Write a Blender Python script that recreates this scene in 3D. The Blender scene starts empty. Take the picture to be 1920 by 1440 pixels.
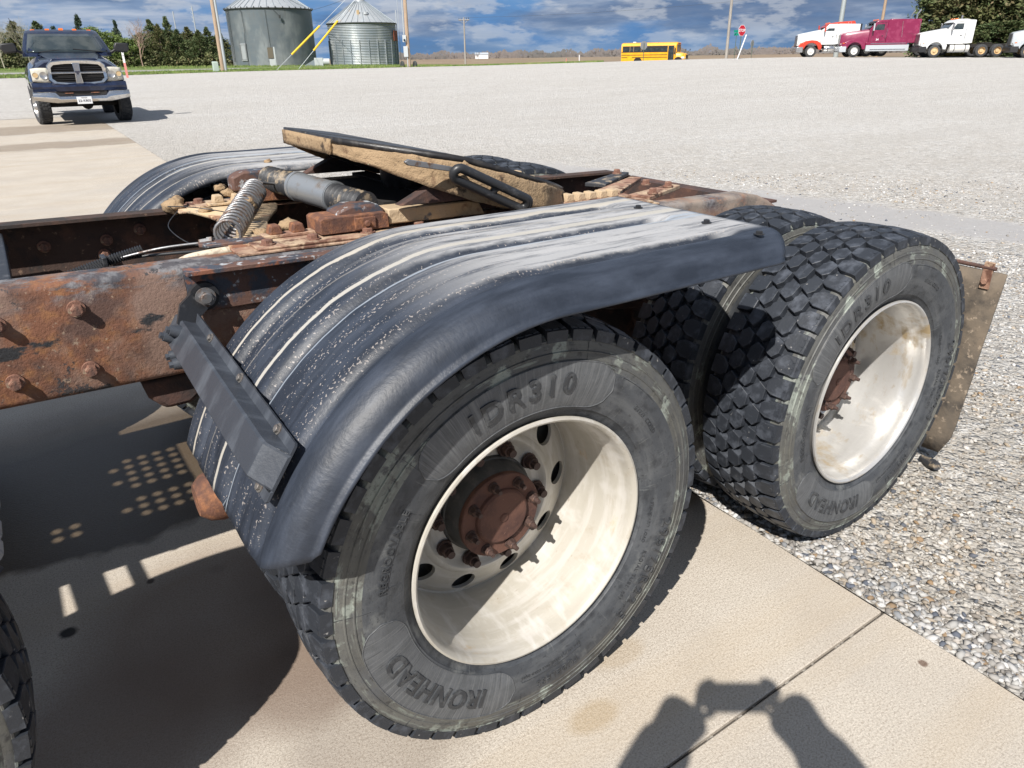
import bpy, bmesh, math, random
import numpy as np
from mathutils import Vector, Matrix, noise as mnoise
R = math.radians
PI = math.pi
rng = random.Random(7)
sc = bpy.context.scene
C = sc.collection

# ------------------------------------------------------------------ camera
cam_d = bpy.data.cameras.new('camera')
cam = bpy.data.objects.new('camera', cam_d); C.objects.link(cam)
CAMP = Vector((-0.7721, -1.0247, 1.4855))
_az, _pi, _ro = 0.9759, 0.4258, -0.0147
Fv = Vector((math.cos(_az)*math.cos(_pi), math.sin(_az)*math.cos(_pi), -math.sin(_pi)))
Rv = Vector((math.sin(_az), -math.cos(_az), 0)); Uv = Rv.cross(Fv)
R2 = Rv*math.cos(_ro) + Uv*math.sin(_ro); U2 = -Rv*math.sin(_ro) + Uv*math.cos(_ro)
mw = Matrix(((R2.x, U2.x, -Fv.x), (R2.y, U2.y, -Fv.y), (R2.z, U2.z, -Fv.z))).to_4x4()
mw.translation = CAMP
cam.matrix_world = mw
cam_d.sensor_width = 36; cam_d.lens = 36*1356.1/1920
cam_d.clip_start = 0.02; cam_d.clip_end = 9000
sc.camera = cam

# ------------------------------------------------------------------ sun, sky, exposure
LD = Vector((0.5872, 0.3899, -0.7094)).normalized()
sun_d = bpy.data.lights.new('sun', 'SUN'); sun_d.energy = 5.0; sun_d.angle = R(0.53); sun_d.color = (1.0, 0.955, 0.89)
sun = bpy.data.objects.new('sun', sun_d); C.objects.link(sun)
sun.rotation_euler = LD.to_track_quat('-Z', 'Y').to_euler(); sun.location = (-20, -14, 26)
world = bpy.data.worlds.new('World'); sc.world = world; world.use_nodes = True
wt = world.node_tree; wt.nodes.clear()
def W(t, **k):
    n = wt.nodes.new(t)
    for a, b in k.items(): setattr(n, a, b)
    return n
sky = W('ShaderNodeTexSky', sky_type='NISHITA'); sky.sun_disc = False
sky.sun_elevation = math.asin(-LD.z); sky.sun_rotation = math.atan2(-LD.x, -LD.y)
sky.air_density = 1.0; sky.dust_density = 0.6; sky.ozone_density = 1.6
tc = W('ShaderNodeTexCoord'); sep = W('ShaderNodeSeparateXYZ'); wt.links.new(tc.outputs['Generated'], sep.inputs[0])
def wmath(op, a, b=None, clamp=False):
    n = W('ShaderNodeMath', operation=op); n.use_clamp = clamp
    for i, x in enumerate((a, b)):
        if x is None: continue
        if isinstance(x, (int, float)): n.inputs[i].default_value = x
        else: wt.links.new(x, n.inputs[i])
    return n.outputs[0]
def wmix(f, a, b):
    n = W('ShaderNodeMix', data_type='RGBA')
    for s, x in ((n.inputs[0], f), (n.inputs[6], a), (n.inputs[7], b)):
        if isinstance(x, (int, float)): s.default_value = x
        elif isinstance(x, tuple): s.default_value = (*x, 1)
        else: wt.links.new(x, s)
    return n.outputs[2]
def wnoise(scale, zs, det, lo, hi, off=(0, 0, 0), dist=0.0):
    # clouds lie in flat layers: the direction is stretched towards the horizon
    m = W('ShaderNodeMapping'); m.inputs['Scale'].default_value = (1, 1, zs); m.inputs['Location'].default_value = off
    wt.links.new(tc.outputs['Generated'], m.inputs[0])
    n = W('ShaderNodeTexNoise'); n.inputs['Scale'].default_value = scale; n.inputs['Detail'].default_value = det; n.inputs['Roughness'].default_value = .58
    n.inputs['Distortion'].default_value = dist
    wt.links.new(m.outputs[0], n.inputs['Vector'])
    r = W('ShaderNodeMapRange'); r.inputs[1].default_value = lo; r.inputs[2].default_value = hi; r.clamp = True; r.interpolation_type = 'SMOOTHSTEP'
    wt.links.new(n.outputs[0], r.inputs[0]); return r.outputs[0]
z = sep.outputs[2]
SK = 0.1       # background strength; cloud colours are given for that strength
def sc_(c, k=1.0): return tuple(v*k/SK for v in c)
blue = wmix(wmath('MULTIPLY', z, 12.0, True), sc_((.075, .205, .47)), sc_((.17, .34, .61)))     # clear rain-washed blue low down
high = wmix(wmath('MULTIPLY', wmath('SUBTRACT', z, .08), 2.2, True), blue, wmix(.75, sky.outputs[0], sc_((.31, .32, .34))))
cl = wnoise(5.0, 3.6, 10, .40, .54, (3.1, 1.7, 0.4), .15)
shade = wnoise(9.0, 10.0, 8, .36, .66, (1.3, 4.2, 2.0))
cloudc = wmix(shade, sc_((.24, .33, .49)), sc_((.52, .57, .66)))
storm = wnoise(3.2, 5.5, 7, .46, .62, (7.7, 2.2, 5.0), .1)
c1 = wmix(wmath('MULTIPLY', cl, .85), high, cloudc)
c2 = wmix(wmath('MULTIPLY', storm, .78), c1, sc_((.10, .165, .30)))
puff = wnoise(18.0, 3.2, 10, .50, .62, (2.3, 6.7, 1.0), 0.0)
c3 = wmix(wmath('MULTIPLY', puff, .5), c2, sc_((.60, .63, .68)))
low = wmath('SUBTRACT', 1.0, wmath('MULTIPLY', wmath('MAXIMUM', z, 0.0), 28.0, True), True)
c4 = wmix(wmath('MULTIPLY', low, .5), c3, sc_((.15, .30, .52)))
below = wmath('MULTIPLY', wmath('SUBTRACT', 0.0, z), 8.0, True)
c5 = wmix(below, c4, sc_((.16, .17, .16)))
bg = W('ShaderNodeBackground'); bg.inputs[1].default_value = .072; wt.links.new(c5, bg.inputs[0])
wo = W('ShaderNodeOutputWorld'); wt.links.new(bg.outputs[0], wo.inputs[0])
sc.view_settings.view_transform = 'Standard'; sc.view_settings.look = 'None'
sc.view_settings.exposure = 0.50; sc.view_settings.gamma = 1; sc.view_settings.use_curve_mapping = False

# ------------------------------------------------------------------ materials
MATS = {}
def M(name, col, rough=.6, metal=0.0, layers=(), bump=(), spec=.5, coord='Object', coat=0.0, trans=0.0, alpha=1.0, emis=None, attr=None):
    """layers: (colour, noise scale, lo, hi, detail, stretch, rough or None); bump: (scale, distance m, detail, stretch)"""
    m = bpy.data.materials.new(name); m.use_nodes = True; nt = m.node_tree; b = nt.nodes['Principled BSDF']
    b.inputs['Metallic'].default_value = metal; b.inputs['Specular IOR Level'].default_value = spec
    if coat: b.inputs['Coat Weight'].default_value = coat; b.inputs['Coat Roughness'].default_value = .06
    if trans: b.inputs['Transmission Weight'].default_value = trans
    t = nt.nodes.new('ShaderNodeTexCoord'); src = t.outputs[coord]
    def mapped(st, k):
        mp = nt.nodes.new('ShaderNodeMapping'); mp.inputs['Scale'].default_value = st; mp.inputs['Location'].default_value = (k*3.17, k*1.3, k*.71)
        nt.links.new(src, mp.inputs[0]); return mp.outputs[0]
    def nz(scale, det, st, k):
        n = nt.nodes.new('ShaderNodeTexNoise'); n.inputs['Scale'].default_value = scale; n.inputs['Detail'].default_value = det; n.inputs['Roughness'].default_value = .62
        nt.links.new(mapped(st, k), n.inputs['Vector']); return n.outputs[0]
    if attr:
        a = nt.nodes.new('ShaderNodeAttribute'); a.attribute_name = attr; cur = a.outputs['Color']
    else:
        rgb = nt.nodes.new('ShaderNodeRGB'); rgb.outputs[0].default_value = (*col, 1); cur = rgb.outputs[0]
    rv = nt.nodes.new('ShaderNodeValue'); rv.outputs[0].default_value = rough; rcur = rv.outputs[0]
    for i, L in enumerate(layers):
        c, s, lo, hi, det, st, rr = (tuple(L) + (None,)*7)[:7]
        st = st or (1, 1, 1); det = 5 if det is None else det
        n = nz(s, det, st, i+1)
        r = nt.nodes.new('ShaderNodeMapRange'); r.clamp = True; r.inputs[1].default_value = lo; r.inputs[2].default_value = hi; nt.links.new(n, r.inputs[0])
        mx = nt.nodes.new('ShaderNodeMix'); mx.data_type = 'RGBA'; nt.links.new(r.outputs[0], mx.inputs[0]); nt.links.new(cur, mx.inputs[6]); mx.inputs[7].default_value = (*c, 1); cur = mx.outputs[2]
        if rr is not None:
            mf = nt.nodes.new('ShaderNodeMix'); mf.data_type = 'FLOAT'; nt.links.new(r.outputs[0], mf.inputs[0]); nt.links.new(rcur, mf.inputs[2]); mf.inputs[3].default_value = rr; rcur = mf.outputs[0]
    nt.links.new(cur, b.inputs['Base Color']); nt.links.new(rcur, b.inputs['Roughness'])
    prev = None
    for i, L in enumerate(bump):
        s, d, det, st = (tuple(L) + (None,)*4)[:4]
        bn = nt.nodes.new('ShaderNodeBump'); bn.inputs['Distance'].default_value = d
        nt.links.new(nz(s, 4 if det is None else det, st or (1, 1, 1), i+9), bn.inputs['Height'])
        if prev: nt.links.new(prev, bn.inputs['Normal'])
        prev = bn.outputs[0]
    if prev: nt.links.new(prev, b.inputs['Normal'])
    if emis: b.inputs['Emission Color'].default_value = (*emis[:3], 1); b.inputs['Emission Strength'].default_value = emis[3]
    MATS[name] = m; return m
def N(m, t, **k):
    n = m.node_tree.nodes.new(t)
    for a, b in k.items(): setattr(n, a, b)
    return n
def lk(m, a, b): m.node_tree.links.new(a, b)
def setin(m, s, x):
    if isinstance(x, (int, float)): s.default_value = x
    elif isinstance(x, tuple): s.default_value = (*x, 1) if len(x) == 3 and s.type == 'RGBA' else x
    else: lk(m, x, s)
def nmath(m, op, a, b=None, clamp=False, c=None):
    n = N(m, 'ShaderNodeMath', operation=op); n.use_clamp = clamp
    for i, x in enumerate((a, b, c)):
        if x is not None: setin(m, n.inputs[i], x)
    return n.outputs[0]
def nmix(m, f, a, b, typ='MIX'):
    n = N(m, 'ShaderNodeMix', data_type='RGBA', blend_type=typ); setin(m, n.inputs[0], f); setin(m, n.inputs[6], a); setin(m, n.inputs[7], b); return n.outputs[2]
def nnoise(m, src, scale, det=4, rough=.6, st=(1, 1, 1), off=(0, 0, 0)):
    mp = N(m, 'ShaderNodeMapping'); mp.inputs['Scale'].default_value = st; mp.inputs['Location'].default_value = off; lk(m, src, mp.inputs[0])
    n = N(m, 'ShaderNodeTexNoise'); n.inputs['Scale'].default_value = scale; n.inputs['Detail'].default_value = det; n.inputs['Roughness'].default_value = rough
    lk(m, mp.outputs[0], n.inputs['Vector']); return n.outputs[0]
def nramp(m, x, lo, hi, a=0.0, b=1.0, smooth=False):
    r = N(m, 'ShaderNodeMapRange'); r.clamp = True
    if smooth: r.interpolation_type = 'SMOOTHSTEP'
    for i, v in enumerate((lo, hi, a, b)): r.inputs[i+1].default_value = v
    setin(m, r.inputs[0], x); return r.outputs[0]

M('rust', (.185, .080, .045), .82, 0, [((.29, .135, .055), 34, .50, .70), ((.095, .052, .040), 9, .46, .60), ((.21, .135, .105), 5, .48, .60), ((.30, .22, .16), 60, .62, .70), ((.026, .027, .030), 3.3, .60, .63, 7, (1, 1, 2.2), .5)],
  [(160, .0022, 6), (28, .002, 3)])
M('rail_dirt_shade', (.060, .036, .028), .85, 0, [((.12, .06, .04), 7, .52, .66), ((.03, .024, .022), 12, .5, .62), ((.20, .13, .09), 50, .63, .7)], [(140, .0018, 5)])  # far rail: dirt plus shade painted in, darker than the near rail's rust
M('rust_plain', (.145, .066, .043), .85, 0, [((.30, .13, .06), 40, .45, .65), ((.09, .045, .034), 14, .5, .65)], [(170, .0025, 5)])
M('rust_dark', (.085, .045, .036), .85, 0, [((.15, .075, .05), 20, .5, .7), ((.035, .028, .028), 8, .45, .6)], [(120, .002, 5)])
M('mud_steel', (.46, .35, .23), .92, 0, [((.50, .36, .21), 12, .45, .65), ((.19, .085, .05), 7, .55, .63), ((.085, .09, .10), 16, .60, .66, 6, (1, 1, 1), .5)], [(90, .003, 6), (22, .004, 3)])
M('rust_mud', (.29, .165, .115), .88, 0, [((.46, .345, .235), 9, .44, .58), ((.12, .055, .036), 20, .5, .62), ((.05, .055, .065), 6, .60, .65, 6, (1, 1, 1), .45)], [(120, .0025, 5)])
M('mud', (.33, .23, .135), .95, 0, [((.37, .26, .155), 14, .44, .62), ((.19, .12, .07), 26, .56, .68), ((.05, .035, .025), 12, .62, .68)], [(60, .006, 8), (24, .004, 4), (220, .002, 4)])
M('grease_black', (.018, .017, .018), .38, 0, [((.06, .055, .05), 12, .5, .7, 5, (1, 4, 1), .6)], [(40, .001, 4)])
M('black_paint', (.022, .023, .026), .42, 0, [((.09, .09, .095), 25, .55, .75), ((.35, .31, .26), 70, .70, .74)], [(60, .0006, 4)])
M('bracket_black', (.040, .046, .058), .40, 0, [((.085, .096, .115), 6, .45, .7, 5, (1, 3, 1), .5), ((.38, .37, .34), 65, .73, .76)], [(110, .0006, 4)])
M('underside', (.018, .016, .015), .9)
M('spring_steel', (.27, .27, .275), .42, .7, [((.16, .10, .07), 30, .50, .64, 4, (1, 1, 1), .8)], [(80, .0006)])
M('zinc', (.34, .36, .38), .42, .6, [((.16, .13, .11), 12, .55, .7, 4, (1, 1, 1), .8)], [(60, .0006)])
M('rubber_boot', (.035, .037, .042), .55, 0, [((.30, .24, .17), 18, .55, .64)], [(80, .001)])
M('bolt_steel', (.20, .19, .18), .45, .5, [((.12, .07, .05), 60, .5, .65)], [(120, .0008)])
M('bolt_rust', (.20, .10, .07), .8, 0, [((.33, .25, .18), 60, .55, .65), ((.09, .05, .04), 40, .5, .65)], [(200, .002)])
M('hub_rust', (.125, .058, .040), .85, 0, [((.065, .030, .024), 14, .45, .65), ((.36, .20, .14), 45, .66, .72)], [(180, .0016, 5), (30, .001)])
M('nut_dark', (.060, .034, .028), .7, 0, [((.15, .085, .06), 50, .52, .66)], [(200, .0015)])
M('drum', (.055, .055, .052), .6, 0, [((.11, .10, .09), 30, .5, .7)], [(60, .001)])
M('wheel_white', (.43, .405, .355), .42, .0, [((.39, .365, .315), 4, .46, .66, 5, (1, 3, 1), .5), ((.53, .51, .475), 9, .52, .7, 3, (3, 1, 1), .34), ((.45, .33, .19), 7, .64, .72, 6, (1, 2, 1), .7), ((.20, .15, .11), 90, .70, .74)], [(30, .0005), (200, .0003)])
M('rim_alloy', (.60, .59, .57), .30, .55, [((.46, .36, .22), 5, .56, .66, 6, (1, 1, 1), .75), ((.52, .51, .49), 15, .5, .7, 3, (3, 1, 1), .45)], [(40, .0005)])
# tyre rubber: dusty sidewall, grey-green scuffs
def rubber(name, base, dusty):
    m = M(name, base, .56, 0, ([] if name == 'rubber_tread' else [((.088, .093, .10), 7, .42, .66, 6, (1, 1, 1), .60)]) + dusty, [(160, .0007, 5), (30, .0008)], spec=.45)
    return m
rubber('rubber_side', (.052, .057, .065), [((.034, .037, .042), 26, .50, .66), ((.135, .14, .14), 10, .59, .70)])
rubber('rubber_ring', (.068, .068, .066), [((.105, .104, .092), 8, .44, .62), ((.24, .265, .235), 11, .565, .61, 12), ((.04, .04, .04), 40, .56, .66)])
rubber('rubber_pad', (.108, .113, .12), [((.085, .09, .095), 30, .45, .62, 4, (1, 1, 1))])
rubber('rubber_tread', (.022, .026, .034), [((.070, .079, .098), 24, .50, .70), ((.30, .29, .28), 48, .685, .72)])
M('letters', (.034, .037, .042), .5, 0, [((.10, .105, .11), 40, .5, .7)])
M('cream_paint', (.60, .52, .40), .8, 0, [((.40, .33, .25), 80, .5, .6)])

def ang_layers(name, layers):
    # scuffs that follow the wheel: noise in (angle, radius) of the tyre's own axes
    m = MATS[name]; b = m.node_tree.nodes['Principled BSDF']; src = N(m, 'ShaderNodeTexCoord').outputs['Object']; sp = N(m, 'ShaderNodeSeparateXYZ'); lk(m, src, sp.inputs[0])
    an = nmath(m, 'ARCTAN2', sp.outputs[2], sp.outputs[0]); rr = nmath(m, 'SQRT', nmath(m, 'ADD', nmath(m, 'MULTIPLY', sp.outputs[0], sp.outputs[0]), nmath(m, 'MULTIPLY', sp.outputs[2], sp.outputs[2])))
    cb = N(m, 'ShaderNodeCombineXYZ'); lk(m, an, cb.inputs[0]); lk(m, rr, cb.inputs[1]); lk(m, sp.outputs[1], cb.inputs[2])
    cur = b.inputs['Base Color'].links[0].from_socket
    for k, (col, st, lo, hi, a) in enumerate(layers):
        cur = nmix(m, nmath(m, 'MULTIPLY', nramp(m, nnoise(m, cb.outputs[0], 1, 6, .65, st, (k*3.3, k, 0)), lo, hi), a), cur, col)
    lk(m, cur, b.inputs['Base Color'])
ang_layers('rubber_ring', [((.235, .265, .235), (5, 75, 10), .585, .63, .6), ((.12, .12, .11), (2.5, 60, 10), .46, .62, .6), ((.03, .03, .032), (40, 160, 10), .60, .66, .6)])
ang_layers('rubber_side', [((.115, .12, .125), (2, 30, 5), .50, .66, .6), ((.15, .155, .155), (60, 14, 5), .62, .68, .5), ((.022, .024, .028), (30, 120, 5), .60, .66, .7)])
ang_layers('rubber_pad', [((.165, .17, .175), (95, 6, 5), .50, .62, .6), ((.045, .048, .052), (120, 9, 5), .58, .66, .8)])
ang_layers('wheel_white', [((.36, .31, .24), (5, 40, 14), .56, .68, .55), ((.24, .17, .11), (9, 90, 60), .66, .72, .7), ((.55, .53, .50), (1.2, 60, 30), .50, .62, .5)])
ang_layers('rim_alloy', [((.44, .35, .23), (3, 70, 20), .56, .64, .5), ((.66, .65, .63), (1.2, 60, 30), .50, .62, .5)])
# old paint left on the shoulder of the pressed rails
m = MATS['rust']; b = m.node_tree.nodes['Principled BSDF']; src = N(m, 'ShaderNodeTexCoord').outputs['Object']; sp = N(m, 'ShaderNodeSeparateXYZ'); lk(m, src, sp.inputs[0]); zz = nmath(m, 'ADD', sp.outputs[2], nmath(m, 'MULTIPLY', sp.outputs[0], .026))
msk = nmath(m, 'MULTIPLY', nramp(m, zz, .965, 1.005), nramp(m, nnoise(m, src, 7, 7, .7, (.7, 1, 2)), .46, .52)); cur = b.inputs['Base Color'].links[0].from_socket
cur = nmix(m, nmath(m, 'MULTIPLY', msk, .85), cur, nmix(m, nramp(m, nnoise(m, src, 30, 4), .45, .6), (.05, .058, .072), (.17, .18, .195)))
cur = nmix(m, nmath(m, 'MULTIPLY', nramp(m, nnoise(m, src, 4.2, 8, .75, (1, 1, 1), (3, 3, 3)), .565, .575), .9), cur, (.035, .036, .040))
cur = nmix(m, nmath(m, 'MULTIPLY', nmath(m, 'MULTIPLY', nramp(m, sp.outputs[0], .9, 1.2), nramp(m, nnoise(m, src, 9, 5, .6, (1.3, 1, .7)), .38, .6)), .7), cur, (.30, .245, .20))
lk(m, cur, b.inputs['Base Color'])

# ------------------------------------------------------------------ mesh helpers
class MB:
    def __init__(s): s.v = []; s.f = []; s.mi = []; s.cur = 0
    def add(s, vs, fs):
        o = len(s.v); s.v.extend([tuple(p) for p in vs]); s.f.extend([tuple(i+o for i in f) for f in fs]); s.mi.extend([s.cur]*len(fs)); return s
    def box(s, c, size, rot=None, taper=1.0):
        hx, hy, hz = size[0]/2, size[1]/2, size[2]/2
        vs = [Vector((x*(taper if z > 0 else 1), y*(taper if z > 0 else 1), z)) for z in (-hz, hz) for y in (-hy, hy) for x in (-hx, hx)]
        if rot is not None: vs = [rot @ v for v in vs]
        c = Vector(c); vs = [v + c for v in vs]
        return s.add(vs, [(0, 2, 3, 1), (4, 5, 7, 6), (0, 1, 5, 4), (2, 6, 7, 3), (0, 4, 6, 2), (1, 3, 7, 5)])
    def bb(s, lo, hi): return s.box([(a+b)/2 for a, b in zip(lo, hi)], [abs(b-a) for a, b in zip(lo, hi)])
    def cyl(s, p0, p1, r0, r1=None, n=16, caps=True, phase=0.0):
        r1 = r0 if r1 is None else r1
        p0, p1 = Vector(p0), Vector(p1); d = (p1-p0).normalized(); a = d.orthogonal().normalized(); b = d.cross(a)
        vs = []
        for p, r in ((p0, r0), (p1, r1)):
            for i in range(n):
                t = 2*PI*i/n + phase; vs.append(p + a*math.cos(t)*r + b*math.sin(t)*r)
        fs = [(i, (i+1) % n, n+(i+1) % n, n+i) for i in range(n)]
        if caps: fs += [tuple(range(n-1, -1, -1)), tuple(range(n, 2*n))]
        return s.add(vs, fs)
    def tube(s, pts, r, n=8, closed=False, caps=True):
        pts = [Vector(p) for p in pts]; m = len(pts); rr = r if isinstance(r, (list, tuple)) else [r]*m
        vs = []; a = None
        for i, p in enumerate(pts):
            if closed: d = pts[(i+1) % m]-pts[i-1]
            else: d = pts[min(i+1, m-1)]-pts[max(i-1, 0)]
            d.normalize()
            a = d.orthogonal().normalized() if a is None else (a - d*a.dot(d)).normalized()
            b = d.cross(a)
            for k in range(n):
                t = 2*PI*k/n; vs.append(p + a*math.cos(t)*rr[i] + b*math.sin(t)*rr[i])
        fs = []
        for i in range(m if closed else m-1):
            j = (i+1) % m
            for k in range(n): fs.append((i*n+k, i*n+(k+1) % n, j*n+(k+1) % n, j*n+k))
        if caps and not closed: fs += [tuple(range(n-1, -1, -1)), tuple(range((m-1)*n, m*n))]
        return s.add(vs, fs)
    def lathe(s, prof, n=64, o=(0, 0, 0), axis='y', closed=False, a0=0.0, a1=2*PI):
        """prof: (radius, along)"""
        full = abs(a1-a0-2*PI) < 1e-6; k = len(prof); vs = []; cnt = n if full else n+1
        for i in range(cnt):
            t = a0+(a1-a0)*i/n; c, d = math.cos(t), math.sin(t)
            for r, a in prof:
                vs.append((o[0]+r*c, o[1]+a, o[2]+r*d) if axis == 'y' else ((o[0]+r*c, o[1]+r*d, o[2]+a) if axis == 'z' else (o[0]+a, o[1]+r*c, o[2]+r*d)))
        fs = []
        for i in range(n):
            j = (i+1) % cnt
            for q in range(k if closed else k-1):
                q2 = (q+1) % k; fs.append((i*k+q, i*k+q2, j*k+q2, j*k+q))
        return s.add(vs, fs)
    def prism(s, poly, h0, h1, ax='y'):
        """poly in the plane across ax, extruded from h0 to h1"""
        def P(u, v, h): return (u, h, v) if ax == 'y' else ((u, v, h) if ax == 'z' else (h, u, v))
        n = len(poly); vs = [P(u, v, h0) for u, v in poly] + [P(u, v, h1) for u, v in poly]
        return s.add(vs, [tuple(range(n)), tuple(range(2*n-1, n-1, -1))] + [(i, i+n, (i+1) % n+n, (i+1) % n) for i in range(n)])
    def grid(s, P, nu, nv, wrap=False):
        vs = [P(i, j) for i in range(nu) for j in range(nv)]
        fs = [(i*nv+j, ((i+1) % nu)*nv+j, ((i+1) % nu)*nv+j+1, i*nv+j+1) for i in range(nu if wrap else nu-1) for j in range(nv-1)]
        return s.add(vs, fs)
    def loft(s, rings, caps=True):
        k = len(rings[0]); o = [p for r in rings for p in r]; fs = []
        for i in range(len(rings)-1):
            for j in range(k): fs.append((i*k+j, i*k+(j+1) % k, (i+1)*k+(j+1) % k, (i+1)*k+j))
        if caps: fs += [tuple(range(k-1, -1, -1)), tuple(range((len(rings)-1)*k, len(rings)*k))]
        return s.add(o, fs)
    def xf(s, mat): s.v = [tuple(mat @ Vector(p)) for p in s.v]; return s
def mesh(name, mb, mats, smooth=35, fix=True):
    me = bpy.data.meshes.new(name); me.from_pydata(mb.v, [], mb.f)
    for m in (mats if isinstance(mats, (list, tuple)) else [mats]): me.materials.append(MATS[m] if isinstance(m, str) else m)
    if any(mb.mi): me.polygons.foreach_set('material_index', mb.mi)
    if fix:
        bm = bmesh.new(); bm.from_mesh(me); bmesh.ops.recalc_face_normals(bm, faces=bm.faces); bm.to_mesh(me); bm.free()
    if smooth:
        me.polygons.foreach_set('use_smooth', [True]*len(me.polygons)); me.set_sharp_from_angle(angle=R(smooth))
    me.update(); return me
def ob(name, mb, mats, parent=None, smooth=35, bevel=0, solid=0, loc=None, fix=True, seg=2):
    me = mb if isinstance(mb, bpy.types.Mesh) else mesh(name, mb, mats, smooth, fix)
    o = bpy.data.objects.new(name, me); C.objects.link(o)
    if parent is not None: o.parent = parent
    if loc is not None: o.location = loc
    if solid:
        md = o.modifiers.new('s', 'SOLIDIFY'); md.thickness = solid; md.offset = -1
    if bevel:
        md = o.modifiers.new('b', 'BEVEL'); md.width = bevel; md.segments = seg; md.limit_method = 'ANGLE'; md.angle_limit = R(40); md.harden_normals = False
    return o
def empty(name, loc=(0, 0, 0), parent=None, rz=0.0):
    o = bpy.data.objects.new(name, None); C.objects.link(o); o.location = loc; o.rotation_euler = (0, 0, rz); o.empty_display_size = .1
    if parent is not None: o.parent = parent
    return o
def tag(o, label, cat=None, group=None):
    o['label'] = label
    if cat: o['category'] = cat
    if group: o['group'] = group
    return o
def kids(o): return KID.get(o.name, [])
def dup(o, parent=None, loc=None, rz=None):
    c = o.copy(); C.objects.link(c)
    if parent is not None: c.parent = parent
    if loc is not None: c.location = loc
    if rz is not None: c.rotation_euler = (0, 0, rz)
    for ch in [x for x in C.objects if x.parent == o]: dup(ch, c)
    return c
def hexbolt(r, h, washer=0.0, ax=(0, 0, 1)):
    mb = MB(); a = Vector(ax)
    if washer: mb.cyl((0, 0, 0), a*.25*h, washer, n=20)
    mb.cyl(a*.2*h, a*h*.9, r, n=6); mb.cyl(a*h*.9, a*h, r*.86, r*.7, n=12)
    return mb
def text_mb(txt, size, ext=.001, off=0.0, spacing=1.0, font_res=3):
    cu = bpy.data.curves.new('t', 'FONT'); cu.body = txt; cu.size = size; cu.extrude = ext; cu.offset = off; cu.align_x = 'CENTER'; cu.align_y = 'CENTER'; cu.space_character = spacing; cu.resolution_u = font_res
    to = bpy.data.objects.new('t', cu); C.objects.link(to)
    dg = bpy.context.evaluated_depsgraph_get(); dg.update(); me = bpy.data.meshes.new_from_object(to.evaluated_get(dg))
    mb = MB(); mb.add([v.co[:] for v in me.vertices], [tuple(p.vertices) for p in me.polygons])
    bpy.data.objects.remove(to); bpy.data.curves.remove(cu); bpy.data.meshes.remove(me)
    return mb
# ================================================================== the chassis in front
truck = empty('semi_truck')
tag(truck, 'rusty truck chassis with black fenders, tilted fifth wheel and white rims in the foreground', 'truck chassis')
YC = 1.242
def rz_top(x): return 1.028 - .026*x
def rz_bot(x): return .757 - .025*x

# ---- tyres and wheels
AXZ = .502
SIDE = [(.2965, .103), (.300, .110), (.306, .1145), (.315, .119), (.322, .1235), (.3235, .1265), (.327, .1275), (.345, .134), (.37, .139), (.395, .1412), (.418, .1408), (.4300, .1385), (.4315, .1400), (.4335, .1400), (.435, .1372), (.448, .1350), (.4495, .1362), (.4515, .1360), (.453, .1335), (.463, .1315), (.472, .1285), (.4735, .1300), (.4765, .1292), (.478, .1265), (.483, .1225), (.487, .114), (.489, .10)]
def side_y(r):
    for (r0, y0), (r1, y1) in zip(SIDE, SIDE[1:]):
        if r0 <= r <= r1: return y0+(y1-y0)*(r-r0)/(r1-r0)
    return .14
def build_tyre():
    mb = MB()
    full = [(r, -y) for r, y in SIDE] + [(.4885, -.05), (.4895, 0), (.4885, .05)] + [(r, y) for r, y in reversed(SIDE)]
    mb.lathe(full, 120)
    k = len(full); ring_lo = next(i for i, p in enumerate(SIDE) if p[0] >= .4300)
    mi = []
    for i in range(120):
        for q in range(k-1):
            rr = (full[q][0]+full[q+1][0])/2
            mi.append(1 if rr > .420 and abs(full[q][1]) > .1 else (2 if abs(full[q][1]) < .101 else 0))
    mb.mi = mi
    return mb
def tread_r(w): return .5085 - .55*w*w
def block(mb, poly, c_t, c_w, r_base=.487, taper=.0012, jit=0.0, slope=0.0):
    Rr = .505; n = len(poly); top = []; bot = []
    cx = sum(p[0] for p in poly)/n; cy = sum(p[1] for p in poly)/n
    dr = rng.uniform(-jit, jit)
    poly = [(t+rng.uniform(-.0022, .0022), w+rng.uniform(-.0016, .0016)) for t, w in poly]
    for t, w in poly:
        for lst, k, rr in ((top, -taper, None), (bot, taper, r_base)):
            L = math.hypot(t-cx, w-cy) or 1
            tt, ww = t+(t-cx)/L*k, w+(w-cy)/L*k
            th = (c_t+tt)/Rr; W_ = c_w+ww
            r = (tread_r(W_)+dr) if rr is None else rr
            lst.append((r*math.cos(th), W_, r*math.sin(th)))
    # a narrow chamfer ring softens the top edge
    ch = [tuple(a*.95+b*.05 for a, b in zip(p, q)) for p, q in zip(top, bot)]
    cen = Vector([sum(p[i] for p in top)/n for i in range(3)])
    top2 = [tuple(Vector(p).lerp(cen, .055)) for p in top]
    mb.add(bot+ch+top2, [tuple(range(2*n, 3*n))] + [(i, (i+1) % n, n+(i+1) % n, n+i) for i in range(n)] + [(n+i, n+(i+1) % n, 2*n+(i+1) % n, 2*n+i) for i in range(n)])
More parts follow.
